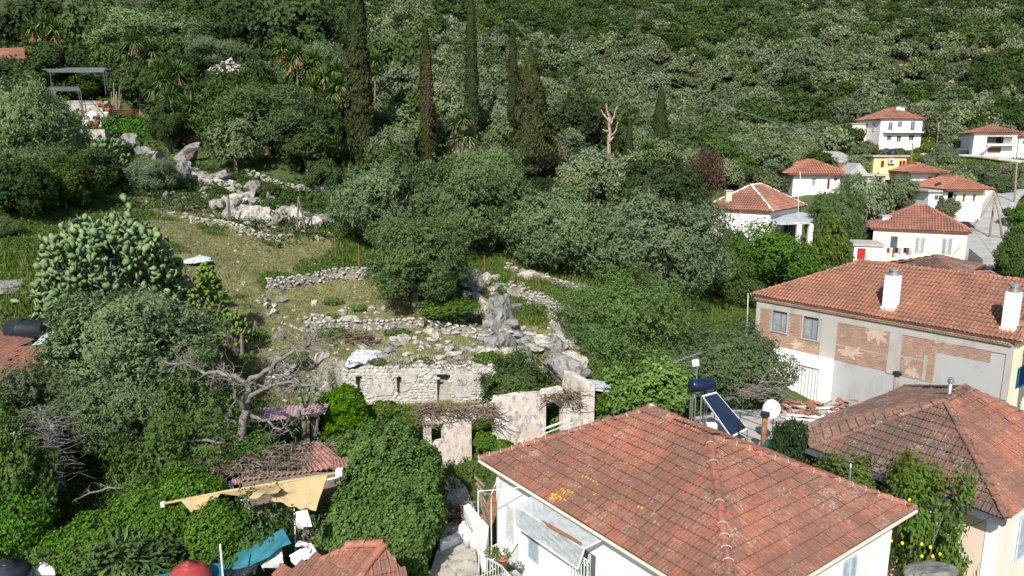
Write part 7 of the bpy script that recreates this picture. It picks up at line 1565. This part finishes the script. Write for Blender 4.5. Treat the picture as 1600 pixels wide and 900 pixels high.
village_house('small white shed with a bright red door beside the yellow house', 1335, 1380, 384, 407, 65, 3.0, -.25, 378, 'whiteclean', 'concrete', [(1339, 388, 1352, 406, 'door', 'red')], 'flat', name='shed', oh=.15, cat='shed')
cl = thing('clothes_rack', 'line of clothes and railing between the red door shed and the yellow house', 'clothes line', at(1400, 404, 65)); mb = MB(); a, b = at(1378, 396, 64.5), at(1425, 399, 63.5)
for k in range(16): p = a.lerp(b, k / 15); mb.bar(p, p - Vector((0, 0, .8)), .02)
mb.bar(a, b, .03); mb.bar(a - Vector((0, 0, .8)), b - Vector((0, 0, .8)), .03); loc_to(mb.build('railing', M['whitemetal'], cl), cl)
g_ = random.Random(8)
for k in range(9):
    p = at(1386 + 4.3 * k, 387, 65.5); mb = MB(); mb.sheet(lambda u, v: (u * .26, .05 * math.sin(u * 6), -v * (.5 + .2 * (k % 3))), 5, 3); o = mb.build('garment', M[['red', 'whitecloth', 'brownpaint', 'black', 'pinksheet', 'whitecloth', 'black', 'brownpaint', 'greysheet'][k]], cl, solid=.01); o.location = p - cl.location
# house D and its porch
o, p0, p1, d, n, z0, z1, T = village_house('white house with a red hipped roof and peeling brown shutters above the white villa', 1240, 1320, 272, 309, 92, 9.5, -.12, 250, 'white', 'tilefar', [(1292, 280, 1297, 296, 'shut', 'rust'), (1313, 279, 1318, 293, 'shut', 'rust'), (1268, 278, 1275, 291, 'shut', 'whitemetal'), (1303, 277, 1309, 283)], oh=.7)
add_box(o, T, 'base_course', 'brownpaint', (-.02, -.04, z0), ((p1 - p0).length + .02, .05, z0 + 1.2), p0, d, n, 0)
village_house('red gabled roof part directly right of the white house above the villa', 1322, 1342, 268, 290, 97, 6, 0, 257, 'white', 'tilefar', [], cat='house')
o, p0, p1, d, n, z0, z1, T = village_house('grey unfinished house with flat concrete slab, arch and dark opening', 1326, 1384, 275, 300, 89, 5, -.05, 270, 'concrete', 'concrete', [(1338, 278, 1354, 296, 'void'), (1364, 278, 1378, 296, 'void')], 'flat', oh=.25)
add_box(o, T, 'painted_dark_interior', 'darkmetal', (.5, .9, z0), (4.3, 1.0, z1 - .1), p0, d, n, 0)  # dark sheet behind the openings stands in for the unlit inside
L_ = (p1 - p0).length; mb = MB(); B_ = Matrix(((d.x, n.x, 0, p0.x), (d.y, n.y, 0, p0.y), (0, 0, 1, z1 + .22), (0, 0, 0, 1))); vs = [B_ @ Vector(v) for v in ((.2, .5, 0), (2.6, .5, 0), (1.4, .5, 1.35), (.2, 4, 0), (2.6, 4, 0), (1.4, 4, 1.35))]; mb.add(vs, [(0, 1, 2), (5, 4, 3), (0, 2, 5, 3), (1, 4, 5, 2)]); q = mb.build('gable', M['greyrender'], o); q.matrix_basis = T
# ochre house, G, H
o, p0, p1, d, n, z0, z1, T = village_house('small ochre house with flat roof and red shutters', 1366, 1417, 245, 264, 101, 6, 0, 243, 'orangepaint', 'concrete', [(1405, 251, 1415, 261, 'shut', 'red'), (1376, 251, 1382, 262, 'shut', 'rust')], 'flat', oh=.3)
ac = at(1393, 252, 100.8); q = thing('air_conditioner', 'air conditioner on the small ochre house', 'air conditioner', ac); MB().box((-.45, -.2, -.3), (.45, .2, .3)).build('casing', M['whitemetal'], q); MB().tube([(-.12, -.2, 0), (-.12, -.24, 0)], .2, 12).build('fan_grille', M['metal'], q)
def ball_tank(px, py, Y, r, label): p = at(px, py, Y); tag(link('water_tank', MB().lathe([(r * .9, -r), (r, -r * .6), (r, r * .2), (r * .75, r * .7), (r * .3, r * .85), (r * .25, r), (.02, r)], 20).mesh('water_tank', M['black'], True), None, Matrix.Translation(p)), label, 'water tank')
ball_tank(1394, 240, 102, .65, 'black round water tank on the flat ochre house'); ball_tank(1467, 292, 86, .55, 'black round water tank on the low flat roof left of the street')
village_house('white house with red window under a long brown tile roof', 1424, 1466, 269, 300, 97, 8, 0, 256, 'whiteclean', 'tilefar', [(1450, 276, 1457, 285, 'shut', 'red')], oh=1.0)
o, p0, p1, d, n, z0, z1, T = village_house('cream street house with red hipped roof and tall windows', 1482, 1537, 296, 326, 84, 7, .0, 276, 'cream', 'tilefar', [(1490, 303, 1495, 316), (1504, 303, 1509, 316), (1520, 303, 1525, 315)], oh=.8)
village_house('low white annex with flat roof and window left of the street house', 1452, 1490, 300, 322, 84, 4, 0, 297, 'whiteclean', 'concrete', [(1460, 305, 1474, 313)], 'flat', oh=.3)
# tall white house
o, p0, p1, d, n, z0, z1, T = village_house('tall white two storey house with red roof and long balcony on the hillside', 1377, 1442, 186, 232, 160, 10.5, .03, 169, 'whiteclean', 'tileR', [(1388, 191, 1395, 204), (1403, 190, 1410, 199), (1423, 190, 1430, 204), (1386, 212, 1393, 220), (1401, 212, 1408, 222), (1420, 211, 1428, 220)], oh=.5, tw=.4, TL=.6)
zb = at(1410, 206, 160).z; q = add_box(o, T, 'balcony', 'whiteclean', (.6, -1.1, zb - .2), (9.2, 0, zb), p0, d, n, 0); mb = MB()
for k in range(40): mb.bar((.6 + k * .22, -1.08, zb), (.6 + k * .22, -1.08, zb + .9), .025)
mb.bar((.6, -1.08, zb + .9), (9.2, -1.08, zb + .9), .05); q = mb.build('balcony_railing', M['metal'], o); q.matrix_basis = T @ Matrix(((d.x, n.x, 0, p0.x), (d.y, n.y, 0, p0.y), (0, 0, 1, 0), (0, 0, 0, 1)))
wl_ = [(p0 + n * 10.5, p0)]
for k in range(3): b_ = (1.2 + 3 * k, 2.2 + 3 * k, zb + .2, zb + 2.0); mb = MB(); q = window(o, wl_[0][0], wl_[0][1], b_, 'open', rev=-.02); q.matrix_basis = T @ frame_mtx(wl_[0][0], wl_[0][1], b_[0], b_[2])
chim(1402, 176, 167, 164, .9, 'left one of two white chimneys on the tall hillside house'); chim(1408, 177, 168.5, 164, .9, 'right one of two white chimneys on the tall hillside house')
village_house('low beige annex at the left of the tall hillside house', 1331, 1356, 194, 212, 166, 6, 0, 190, 'beige', 'concrete', [], 'flat', oh=.2)
o, p0, p1, d, n, z0, z1, T = village_house('dark roof terrace pavilion behind the tall hillside house', 1351, 1373, 177, 190, 176, 5, 0, 172, 'brownpaint', 'darkmetal', [(1353, 179, 1361, 184, 'void'), (1363, 179, 1371, 184, 'void')], 'flat', oh=.5)
# right far house
o, p0, p1, d, n, z0, z1, T = village_house('white house with low red roof, balcony and dark canopy at the right edge', 1523, 1592, 208, 246, 135, 8, -.30, 196, 'whiteclean', 'tileR', [(1542, 213, 1568, 224, 'void'), (1543, 230, 1564, 239, 'door', 'brownpaint')], oh=.5, tw=.36, TL=.55)
zb = at(1555, 226, 135).z; add_box(o, T, 'painted_dark_interior', 'greyrender', (2.2, 1.4, zb), (6.2, 1.5, z1 - .2), p0, d, n, 0); add_box(o, T, 'balcony', 'whiteclean', (2.0, -1.2, zb - .2), (6.4, .0, zb), p0, d, n, 0)  # grey back panel paints in the shade of the balcony recess
add_box(o, T, 'canopy', 'brownpaint', (2.2, -1.5, z1 - .75), (6.2, .0, z1 - .65), p0, d, n, 0); add_box(o, T, 'door', 'darkmetal', (4.0, 1.34, zb), (4.8, 1.39, zb + 1.9), p0, d, n, 0)
mb = MB()
for k in range(9): mb.box((-.3 + k * .3, -1.6, zb - 2.4 + k * .26), (0 + k * .3, -.7, zb - 2.3 + k * .27))
q = mb.build('staircase', M['whiteclean'], o); q.matrix_basis = T @ Matrix(((d.x, n.x, 0, p0.x), (d.y, n.y, 0, p0.y), (0, 0, 1, 0), (0, 0, 0, 1)))
village_house('second low white wing at the right picture edge', 1593, 1625, 214, 246, 133, 6, -.2, 207, 'whiteclean', 'tileR', [(1598, 219, 1606, 226)], tw=.36, TL=.55)
def long_wall(name, label, pts, h, th, mat, cat='wall'):
    P = [at(*p) for p in pts]; o = thing(name, label, cat, P[0]); mb = MB()
    for a, b in zip(P, P[1:]):
        n = max(1, int((b - a).length / 1.5))
        for k in range(n):
            p, q = a.lerp(b, k / n), a.lerp(b, (k + 1) / n); zz_ = max(gz(p.x, p.y), gz(q.x, q.y)); dd = (q - p).xy.length; an = math.atan2(q.y - p.y, q.x - p.x)
            mb.box((0, -th / 2, -1.2), (dd + .02, th / 2, h), Matrix.Translation((p.x, p.y, zz_)) @ Matrix.Rotation(an, 4, 'Z'))
    loc_to(mb.build('wall', M[mat], o), o); return o
long_wall('garden_wall', 'low white wall along the far road beside the parked car', [(1455, 240, 148), (1520, 241, 142)], .9, .25, 'whiteclean')
long_wall('roadside_wall', 'pale low wall along the right side of the street', [(1541, 378, 80), (1543, 395, 76), (1556, 412, 71), (1578, 432, 66), (1600, 447, 62.5)], .55, .3, 'path')
long_wall('yard_wall', 'white yard wall with posts along the left side of the street', [(1520, 336, 88), (1545, 318, 96), (1556, 306, 101)], 1.2, .25, 'beige')
for k in range(6):
    p = at(1520 + k * 6.2, 331 - k * 4.6, 88 + 2.2 * k); o = tag(MB().box((-.2, -.2, -1), (.2, .2, 2.0)).build('gate_post', M['whiteclean']), 'white square post standing along the yard wall of the street', 'post', 'white posts of the street yard wall'); o.location = (p.x, p.y, gz(p.x, p.y))
long_wall('white_plaster_wall', 'low white wall at the far end of the street', [(1555, 296, 112), (1600, 292, 114)], 1.0, .25, 'whiteclean')
mb = MB(); g_ = [at(1515, 388, 67), at(1535, 408, 63.5), at(1533, 420, 61)]
for a, b in zip(g_, g_[1:]):
    n = int((b - a).length / .18)
    for k in range(n + 1): p = a.lerp(b, k / n); z = gz(p.x, p.y) + .8; mb.bar((p.x, p.y, z), (p.x, p.y, z + 1.3), .03)
    for h in (.8, 2.1): mb.bar((a.x, a.y, gz(a.x, a.y) + h), (b.x, b.y, gz(b.x, b.y) + h), .04)
tag(mb.build('iron_fence', M['darkmetal']), 'dark iron fence at the right corner of the yellow house', 'fence')
# ---- roads draped on the ground
def road(name, pts, wid, mat, lift=.06):
    P = [at(*p) for p in pts]; Q = []
    for i in range(len(P) - 1):
        a, b, c, d = P[max(i - 1, 0)], P[i], P[i + 1], P[min(i + 2, len(P) - 1)]
        for k in range(12):
            t = k / 12; Q.append(.5 * ((2 * b) + (c - a) * t + (2 * a - 5 * b + 4 * c - d) * t * t + (3 * b - a - 3 * c + d) * t ** 3))
    Q.append(P[-1]); V = []; m_ = 7
    for i, q in enumerate(Q):
        d = (Q[min(i + 1, len(Q) - 1)] - Q[max(i - 1, 0)]); d.z = 0; d.normalize(); n = Vector((-d.y, d.x, 0))
        zc = max(gz(q.x + n.x * s, q.y + n.y * s) for s in (-wid / 2, 0, wid / 2))
        for j in range(m_): p = q + n * wid * (j / (m_ - 1) - .5); V.append((p.x, p.y, zc + lift))
    F = [(i * m_ + j, i * m_ + j + 1, (i + 1) * m_ + j + 1, (i + 1) * m_ + j) for i in range(len(Q) - 1) for j in range(m_ - 1)]
    mb = MB(); mb.add(V, F); o = tag(mb.build(name, M[mat], None, True), kind='structure'); md = o.modifiers.new('s', 'SOLIDIFY'); md.thickness = .5; md.offset = 0; return o
road('street', [(1640, 290, 122), (1592, 303, 112), (1562, 325, 100), (1542, 350, 90), (1534, 375, 82), (1536, 398, 75), (1556, 422, 69), (1600, 452, 62), (1660, 480, 56)], 5.2, 'asphalt', .3)
road('upper_road', [(1250, 232, 130), (1290, 240, 126), (1325, 254, 118)], 3.6, 'asphalt', .35)
road('far_road', [(1440, 243, 140), (1500, 246, 136), (1600, 250, 128)], 3.5, 'path', .25)
# ---- parked car
cr = thing('parked_car', 'dark grey parked car beside the low white wall near the right far house', 'car', at(1497, 243, 138), .1); prof = [(-2.1, .35), (-2.1, .85), (-1.3, 1.0), (-.75, 1.42), (.65, 1.42), (1.2, .98), (2.0, .82), (2.1, .4)]; mb = MB(); n = len(prof)
mb.add([(x, y, z) for y in (-.85, .85) for x, z in prof], [tuple(range(n)), tuple(reversed(range(n, 2 * n)))] + [((i + 1) % n, i, i + n, (i + 1) % n + n) for i in range(n)]); b_ = mb.build('body', M['darkmetal'], cr); b_.modifiers.new('b', 'BEVEL').width = .08
MB().box((-1.15, -.87, 1.0), (1.05, .87, 1.33)).build('side_window', M['glass'], cr)
for x in (-1.3, 1.3):
    for y in (-.8, .8): MB().tube([(x, y - .1, .33), (x, y + .1, .33)], .33, 14).build('wheel', M['black'], cr)
# ---- poles and cables
def pole(px, yb, pxt, yt, Y, label, r=.12, mat='wood', arms=(), name='utility_pole'):
    b_ = at(px, yb, Y); t_ = at(pxt, yt, Y); o = thing(name, label, 'pole', b_); MB().tube([(0, 0, -1.2), (t_ - b_) * .5, t_ - b_], [r, r * .85, r * .7], 8).build('post', M[mat], o, True)
    for (dx, dy, L) in arms: q = (t_ - b_) + Vector((0, 0, -dy)); MB().bar(q - Vector((L * .5 - dx, 0, 0)), q + Vector((L * .5 + dx, 0, 0)), .07).build('crossarm', M['galv'], o)
    return t_
t1 = pole(1545, 376, 1556, 298, 80, 'wooden utility pole leaning right at the street bend', arms=[(0, .3, .8)]); pole(1571, 382, 1553, 300, 79, 'wooden strut pole leaning left against its neighbour at the street bend')
t2 = pole(1583, 346, 1589, 254, 92, 'tall wooden pole with a square bracket on the right of the street', arms=[(-.7, .1, 1.4)]); pole(1522, 345, 1522, 308, 88, 'teal painted thin post beside the street house', .06, 'teal', name='thin_post')
t3 = pole(1424, 256, 1426, 224, 104, 'wooden pole behind the small ochre house'); t4 = pole(1463, 238, 1467, 190, 150, 'thin wooden pole on the green slope right of the tall house'); t5 = pole(1262, 226, 1262, 206, 126, 'pole among the olives beside the upper road'); pole(1252, 300, 1250, 268, 88, 'thin white pole in front of the white house above the villa', .05, 'whitemetal', name='thin_post')
pole(1248, 338, 1247, 296, 70, 'thin white mast rising from the porch roof', .04, 'whitemetal', name='thin_post'); pole(1167, 520, 1169, 458, 46.5, 'thin white downpipe at the left corner of the brick house', .035, 'whitemetal', name='thin_post')
pole(1329, 742, 1329, 724, 23.3, 'short galvanised post with wires between the roofs', .05, 'galv', name='thin_post')
def cable(a, b, sag, label, r=.02, mat='metal'):
    a, b = Vector(a), Vector(b); pts = [a.lerp(b, k / 24) - Vector((0, 0, sag * 4 * (k / 24) * (1 - k / 24))) for k in range(25)]; tag(MB().tube(pts, r, 4).build('power_cable', M[mat]), label, 'cable')
cable(at(1030, 118, 140), t5, .8, 'power cable across the hillside from the upper left to the pole in the olives', .035); cable(t5, t3, 1.2, 'power cable from the olive grove pole to the ochre house pole', .035); cable(t3, t1, 1.5, 'power cable from the ochre house pole to the street bend pole', .03)
cable(at(640, 0, 170), at(1030, 118, 140), 2, 'faint power cable crossing the hillside at the top', .03); cable(at(740, 0, 180), at(1262, 200, 126), 3, 'second faint power cable crossing the hillside at the top', .025)
cable(t1, at(1640, 470, 52), .8, 'black cable from the street bend pole down to the right', .025, 'black'); cable(t1, at(1470, 420, 60), .6, 'black cable from the street bend pole to the brown roof', .02, 'black'); cable(t2, t1, .5, 'black cable between the two street poles', .02, 'black')
cable(at(1265, 355, 70), at(1380, 408, 64), .5, 'thin cable from the porch to the red door shed', .015); cable(at(1232, 692, 27), at(1330, 728, 23.3), .3, 'black wire from the green tarp to the short post', .012, 'black'); cable(at(1330, 728, 23.3), at(1480, 792, 20.3), .3, 'black wire from the short post to the beige wall', .012, 'black')
cable(at(1478, 812, 19.9), at(1546, 808, 19.6), .25, 'black wire sagging along the beige wall', .012, 'black')
# village trees
VL = ['wide silvery olive tree behind the white villa roof', 'olive tree above the white house with peeling shutters', 'olive tree left of and behind the white villa', 'olive tree between the villa roof and the white house above it', 'olive tree below the low beige annex', 'low olive below the tall hillside house', 'olive beside the grey unfinished house, in front of it', 'olive tree between the villa porch and the yellow house', 'olive tree right behind the villa porch',
 'olive tree between the grey arch house and the low brown tile roof', 'evergreen tree left of the ochre house', 'olive tree right of the ochre house', 'olive tree behind the street house roof', 'olive tree above the top of the street', 'olive tree below the house with the dark canopy', 'olive tree at the right edge below the far white wing', 'lone olive on the green slope right of the tall hillside house', 'small olive in front of the cream street house', 'evergreen tree left of the low beige annex', 'olive tree beside the upper road pole',
 'olive tree behind the right side of the tall hillside house', 'low evergreen above the white wall at the end of the street', 'low evergreen beside the tall bracket pole', 'olive tree beyond the upper road on the left', 'olive tree behind the dark pavilion', 'olive tree on the slope above the parked car', 'olive tree above the low red roof of the far house', 'small olive beside the grey gable', 'evergreen tree at the right edge beside the far wing', 'evergreen tree behind the house with the dark canopy', 'evergreen tree at the right edge above the far wing', 'olive tree']
for i, (px, py, w_, h_, Y, k) in enumerate([(1180, 238, 110, 62, 106, 'olive_m'), (1235, 240, 62, 46, 112, 'olive_m'), (1128, 265, 66, 45, 96, 'olive_m'), (1195, 280, 90, 48, 90, 'olive_m'), (1350, 232, 56, 34, 120, 'olive_m'), (1390, 237, 64, 20, 124, 'olive_m'), (1335, 280, 40, 30, 84, 'olive_m'), (1350, 322, 64, 44, 78, 'olive_m'),
        (1285, 332, 66, 48, 76, 'olive_m'), (1412, 290, 58, 48, 88, 'olive_m'), (1350, 255, 30, 22, 108, 'broad_m'), (1445, 252, 46, 26, 114, 'olive_m'), (1482, 262, 56, 34, 108, 'olive_m'), (1524, 262, 56, 32, 108, 'olive_m'), (1565, 268, 56, 36, 106, 'olive_m'), (1595, 268, 40, 34, 104, 'olive_m'),
        (1488, 207, 62, 46, 150, 'olive_m'), (1480, 318, 44, 34, 80, 'olive_m'), (1330, 210, 50, 40, 150, 'broad_m'), (1290, 205, 56, 40, 146, 'olive_m'), (1460, 182, 60, 34, 176, 'olive_m'), (1510, 280, 50, 26, 104, 'broad_m'), (1560, 285, 60, 22, 100, 'broad_m'), (1240, 205, 60, 36, 140, 'olive_m'), (1320, 165, 60, 36, 184, 'olive_m'), (1490, 160, 60, 30, 195, 'olive_m'), (1560, 175, 60, 30, 180, 'olive_m'), (1300, 262, 40, 20, 100, 'olive_m'), (1600, 215, 30, 30, 150, 'broad_m'), (1555, 178, 60, 36, 165, 'broad_m'), (1590, 190, 50, 30, 160, 'broad_m')]):
    tree_px(k, px, py + h_ * .06, w_ * .80, h_ * .78, Y, VL[i])
for (px, py, w_, h_, Y, k, lab) in [(1590, 330, 40, 20, 84, 'bright_m', 'green shrub bank above the street wall at the right edge'), (1588, 392, 40, 30, 72, 'bright_m', 'green ivy bank inside the street bend'), (1592, 420, 50, 36, 65, 'bright_m', 'lower green bank inside the street bend'), (1440, 240, 24, 12, 145, 'lime_m', 'yellow green bush below the tall hillside house'),
                              (1265, 395, 70, 50, 60, 'lime_m', 'yellow green bush by the white poles of the porch'), (1150, 405, 70, 60, 60, 'bright_n', 'bright bush under the air conditioner of the white villa'), (1085, 455, 60, 50, 50, 'bright_n', 'bright green bush between widest olive and brick house')]: tree_px(k, px, py, w_, h_, Y, lab, cat='shrub', name='green_shrub')

# ------------------------------------------------------------------ farmhouse terrace at the top left
hz_ = at(38, 88, 96); o = thing('hillside_cottage', 'corner of a cottage with an orange tile roof at the top left edge', 'house', at(20, 105, 96)); rf = Roof(o, M['tileB'], 'barrel', .3, .45); e0, e1 = at(-60, 66, 98), at(40, 92, 96); e0.z = e1.z = e1.z; up = Vector((-.5, 3.5, 1.7)); rf.face([e0, e1, e1 + up + Vector((-2.0, 0, 0)), e0 + up]); rf.cap(e1, e1 + up + Vector((-2, 0, 0))); rf.finish(0)
mb = MB(); facade_mb(mb, (e0.x, e0.y + .3), (e1.x - .5, e1.y + .3), e1.z - 4, e1.z - .1, [(7, 8, e1.z - 2, e1.z - .8)]); facade_mb(mb, (e1.x - .5, e1.y + .3), (e1.x - .5, e1.y + 5), e1.z - 4, e1.z - .1); loc_to(mb.build('wall', M['mortar'], o), o)
def frame_box(name, label, cat, quad, h, r, mat, slats=0):
    """four top corners, posts down by h"""
    P = [at(*q) for q in quad]; zt = sum(p.z for p in P) / 4; o = thing(name, label, cat, P[0] - Vector((0, 0, h)))
    for a, b in zip(P, P[1:] + P[:1]): loc_to(MB().tube([a, b], r, 6).build('beam', M[mat], o), o)
    for p in P: loc_to(MB().tube([p, p - Vector((0, 0, h))], r, 6).build('post', M[mat], o), o)
    for k in range(slats): a = P[0].lerp(P[3], (k + 1) / (slats + 1)); b = P[1].lerp(P[2], (k + 1) / (slats + 1)); loc_to(MB().tube([a, b], r * .6, 5).build('slat', M[mat], o), o)
frame_box('pergola', 'bare grey metal pergola above the terrace at the top left', 'pergola', [(78, 113, 88), (162, 113, 88), (165, 106, 93), (62, 106, 93)], 2.6, .05, 'metal', 5)
frame_box('metal_frame', 'lower grey metal frame in front of the terrace wall', 'frame', [(80, 142, 84), (126, 142, 84), (122, 136, 88), (76, 136, 88)], 2.4, .05, 'metal', 3)
frame_box('wire_cage', 'thin wire cage around the pots on the terrace', 'cage', [(127, 163, 83), (160, 163, 83), (160, 158, 86), (127, 158, 86)], 2.6, .04, 'metal', 0)
long_wall('terrace_wall', 'cream stone retaining wall behind the terrace pots', [(92, 160, 89), (170, 158, 89)], 1.7, .5, 'stone')
long_wall('terrace_wall', 'rough stone terrace edge above the shaded prickly pear', [(100, 208, 81), (168, 206, 81)], .9, 1.2, 'stone')
long_wall('white_block_wall', 'low white block wall behind the white urn', [(128, 180, 86), (158, 180, 86)], .9, .3, 'white')
o = thing('garden_urn', 'white rounded urn among red pots on the terrace', 'urn', at(147, 193, 82.5)); MB().lathe([(.3, 0), (.55, .2), (.7, .6), (.6, 1.1), (.3, 1.35), (.1, 1.4)], 16).build('urn', M['whitecloth'], o, True); MB().lathe([(.35, -.3), (.4, 0), (.3, .02)], 12).build('foot', M['terracotta'], o)
for i, (px, py, lab) in enumerate([(152, 197, 'red pot right of the white urn'), (141, 198, 'red pot left of the white urn'), (164, 170, 'upper red pot on the terrace shelf'), (170, 178, 'red pot below the upper shelf pot'), (168, 184, 'yellowish planter by the wire cage'), (157, 168, 'small red pot beside the upper shelf pot')]):
    o = thing('flower_pot', lab, 'plant pot', at(px, py, 82)); MB().lathe([(.22, 0), (.36, .5), (.4, .6), (.3, .6)], 12).build('pot', M['terracotta' if i != 4 else 'cream'], o, True); P, q, lv, g = crown_pts(900 + i, 80, nl=8, low=-.2); V, F = leaf_quads(P * .4 + np.array([0, 0, .9]), unit(q), .22, .12, g); link('plant', npmesh('plant', V, F, M['bright'], g.random(80)), o)
o = thing('tile_stack', 'stack of red roof tiles beside the ivy hedge at the top left', 'tiles', at(198, 184, 82)); g_ = random.Random(5)
for k in range(60): p = at(184 + (k % 12) * 2.5, 184 - (k // 12) * 2.6, 82); link('tile', me, o, Matrix.Translation(p - o.location) @ Matrix.Rotation(g_.gauss(1.57, .1), 4, 'Z') @ Matrix.Scale(1.7, 4))
o = thing('pole_bundle', 'bundle of grey wooden poles standing beside the terrace', 'poles', at(180, 180, 83))
for k in range(8): a = at(174 + k * 1.6, 182, 83) - o.location; b_ = at(176 + k * 1.7 + g_.uniform(-4, 4), 128 + g_.uniform(0, 20), 83) - o.location; MB().tube([a, b_], .05, 5).build('wooden_pole', M['wood'], o)
for i, (px, lab) in enumerate([(351, 'leftmost of the dark posts above the rubble pile'), (356, 'second dark post above the rubble pile'), (361, 'rightmost dark post above the rubble pile')]): pole(px, 92, px - .5, 62, 103, lab, .1, 'rust', name='wooden_post')
mb = MB(); 
for k in range(7): a = at(400 + 24 * k, 262 - 1.5 * k, 72.5); zg = gz(a.x, a.y); tag(MB().tube([(a.x, a.y, zg - .3), (a.x + .03, a.y, zg + 1.3)], .035, 5).build('fence_stake', M['wood']), 'thin stake of the old wire fence on the upper slope', 'stake', 'stakes of the old wire fence')
for (px, py, Y, lab) in [(561, 408, 48.5, 'thin rusty stake behind the dry stone wall'), (757, 430, 49.5, 'thin rusty stake right of the lone olive'), (800, 450, 48, 'thin rusty stake above the pinkish wall'), (842, 468, 47, 'rusty stake on the grass between the low walls'), (524, 395, 50, 'thin stake at the left of the tall grass')]:
    a = at(px, py, Y); zg = gz(a.x, a.y); tag(MB().tube([(a.x, a.y, zg - .2), (a.x, a.y, zg + 1.4)], .03, 5).build('fence_stake', M['rust']), lab, 'stake')

twig_heap('dead_vine', 'dry brown vine and weeds growing along the top of the stone ruin', 'vine', 640, 572, 36.6, 190, .25, 150, 61, 'twig', .5, .35, 300, .012)
ivy_mass('ruin_weeds', 'green weeds sprouting on top of the stone ruin left of the doorway', 'weeds', [(590, 566, 36.9, .5, .3, .22), (660, 566, 36.9, .6, .3, .25), (760, 560, 37.2, .8, .4, .35)], 2200, .10, 'bright', 62)
ivy_mass('terrace_weeds', 'green weeds along the tumbled terrace wall', 'weeds', [(520, 520, 38.9, .9, .4, .3), (620, 520, 39.6, .8, .4, .25), (700, 500, 41, 1.0, .5, .35), (820, 488, 43.5, 1.0, .5, .4), (880, 470, 46, 1.2, .5, .4), (460, 560, 35.5, .8, .5, .3)], 6000, .11, 'bright', 63)
ivy_mass('slope_weeds', 'low dark green brush between the outcrops of the rocky slope', 'brush', [(300, 300, 63.5, 1.5, .8, .5), (420, 320, 60, 1.3, .7, .6), (520, 340, 59, 1.6, .9, .8), (360, 350, 56, 1.2, .6, .35), (470, 372, 54, 2.2, .8, .5), (400, 300, 64, 1.4, .8, .6), (230, 250, 71, 1.4, .8, .6)], 9000, .15, 'broad', 64)
ivy_mass('meadow_weeds', 'scattered green weed clumps in the dry meadow', 'weeds', [(380, 480, 41.5, .6, .4, .2), (440, 430, 46.5, .7, .4, .2), (380, 560, 34.8, .7, .5, .25), (520, 470, 43, .6, .4, .18), (330, 610, 32, 1.0, .7, .35), (400, 520, 37.5, .5, .4, .2), (560, 480, 42, .5, .3, .16)], 5000, .09, 'ivy', 65)
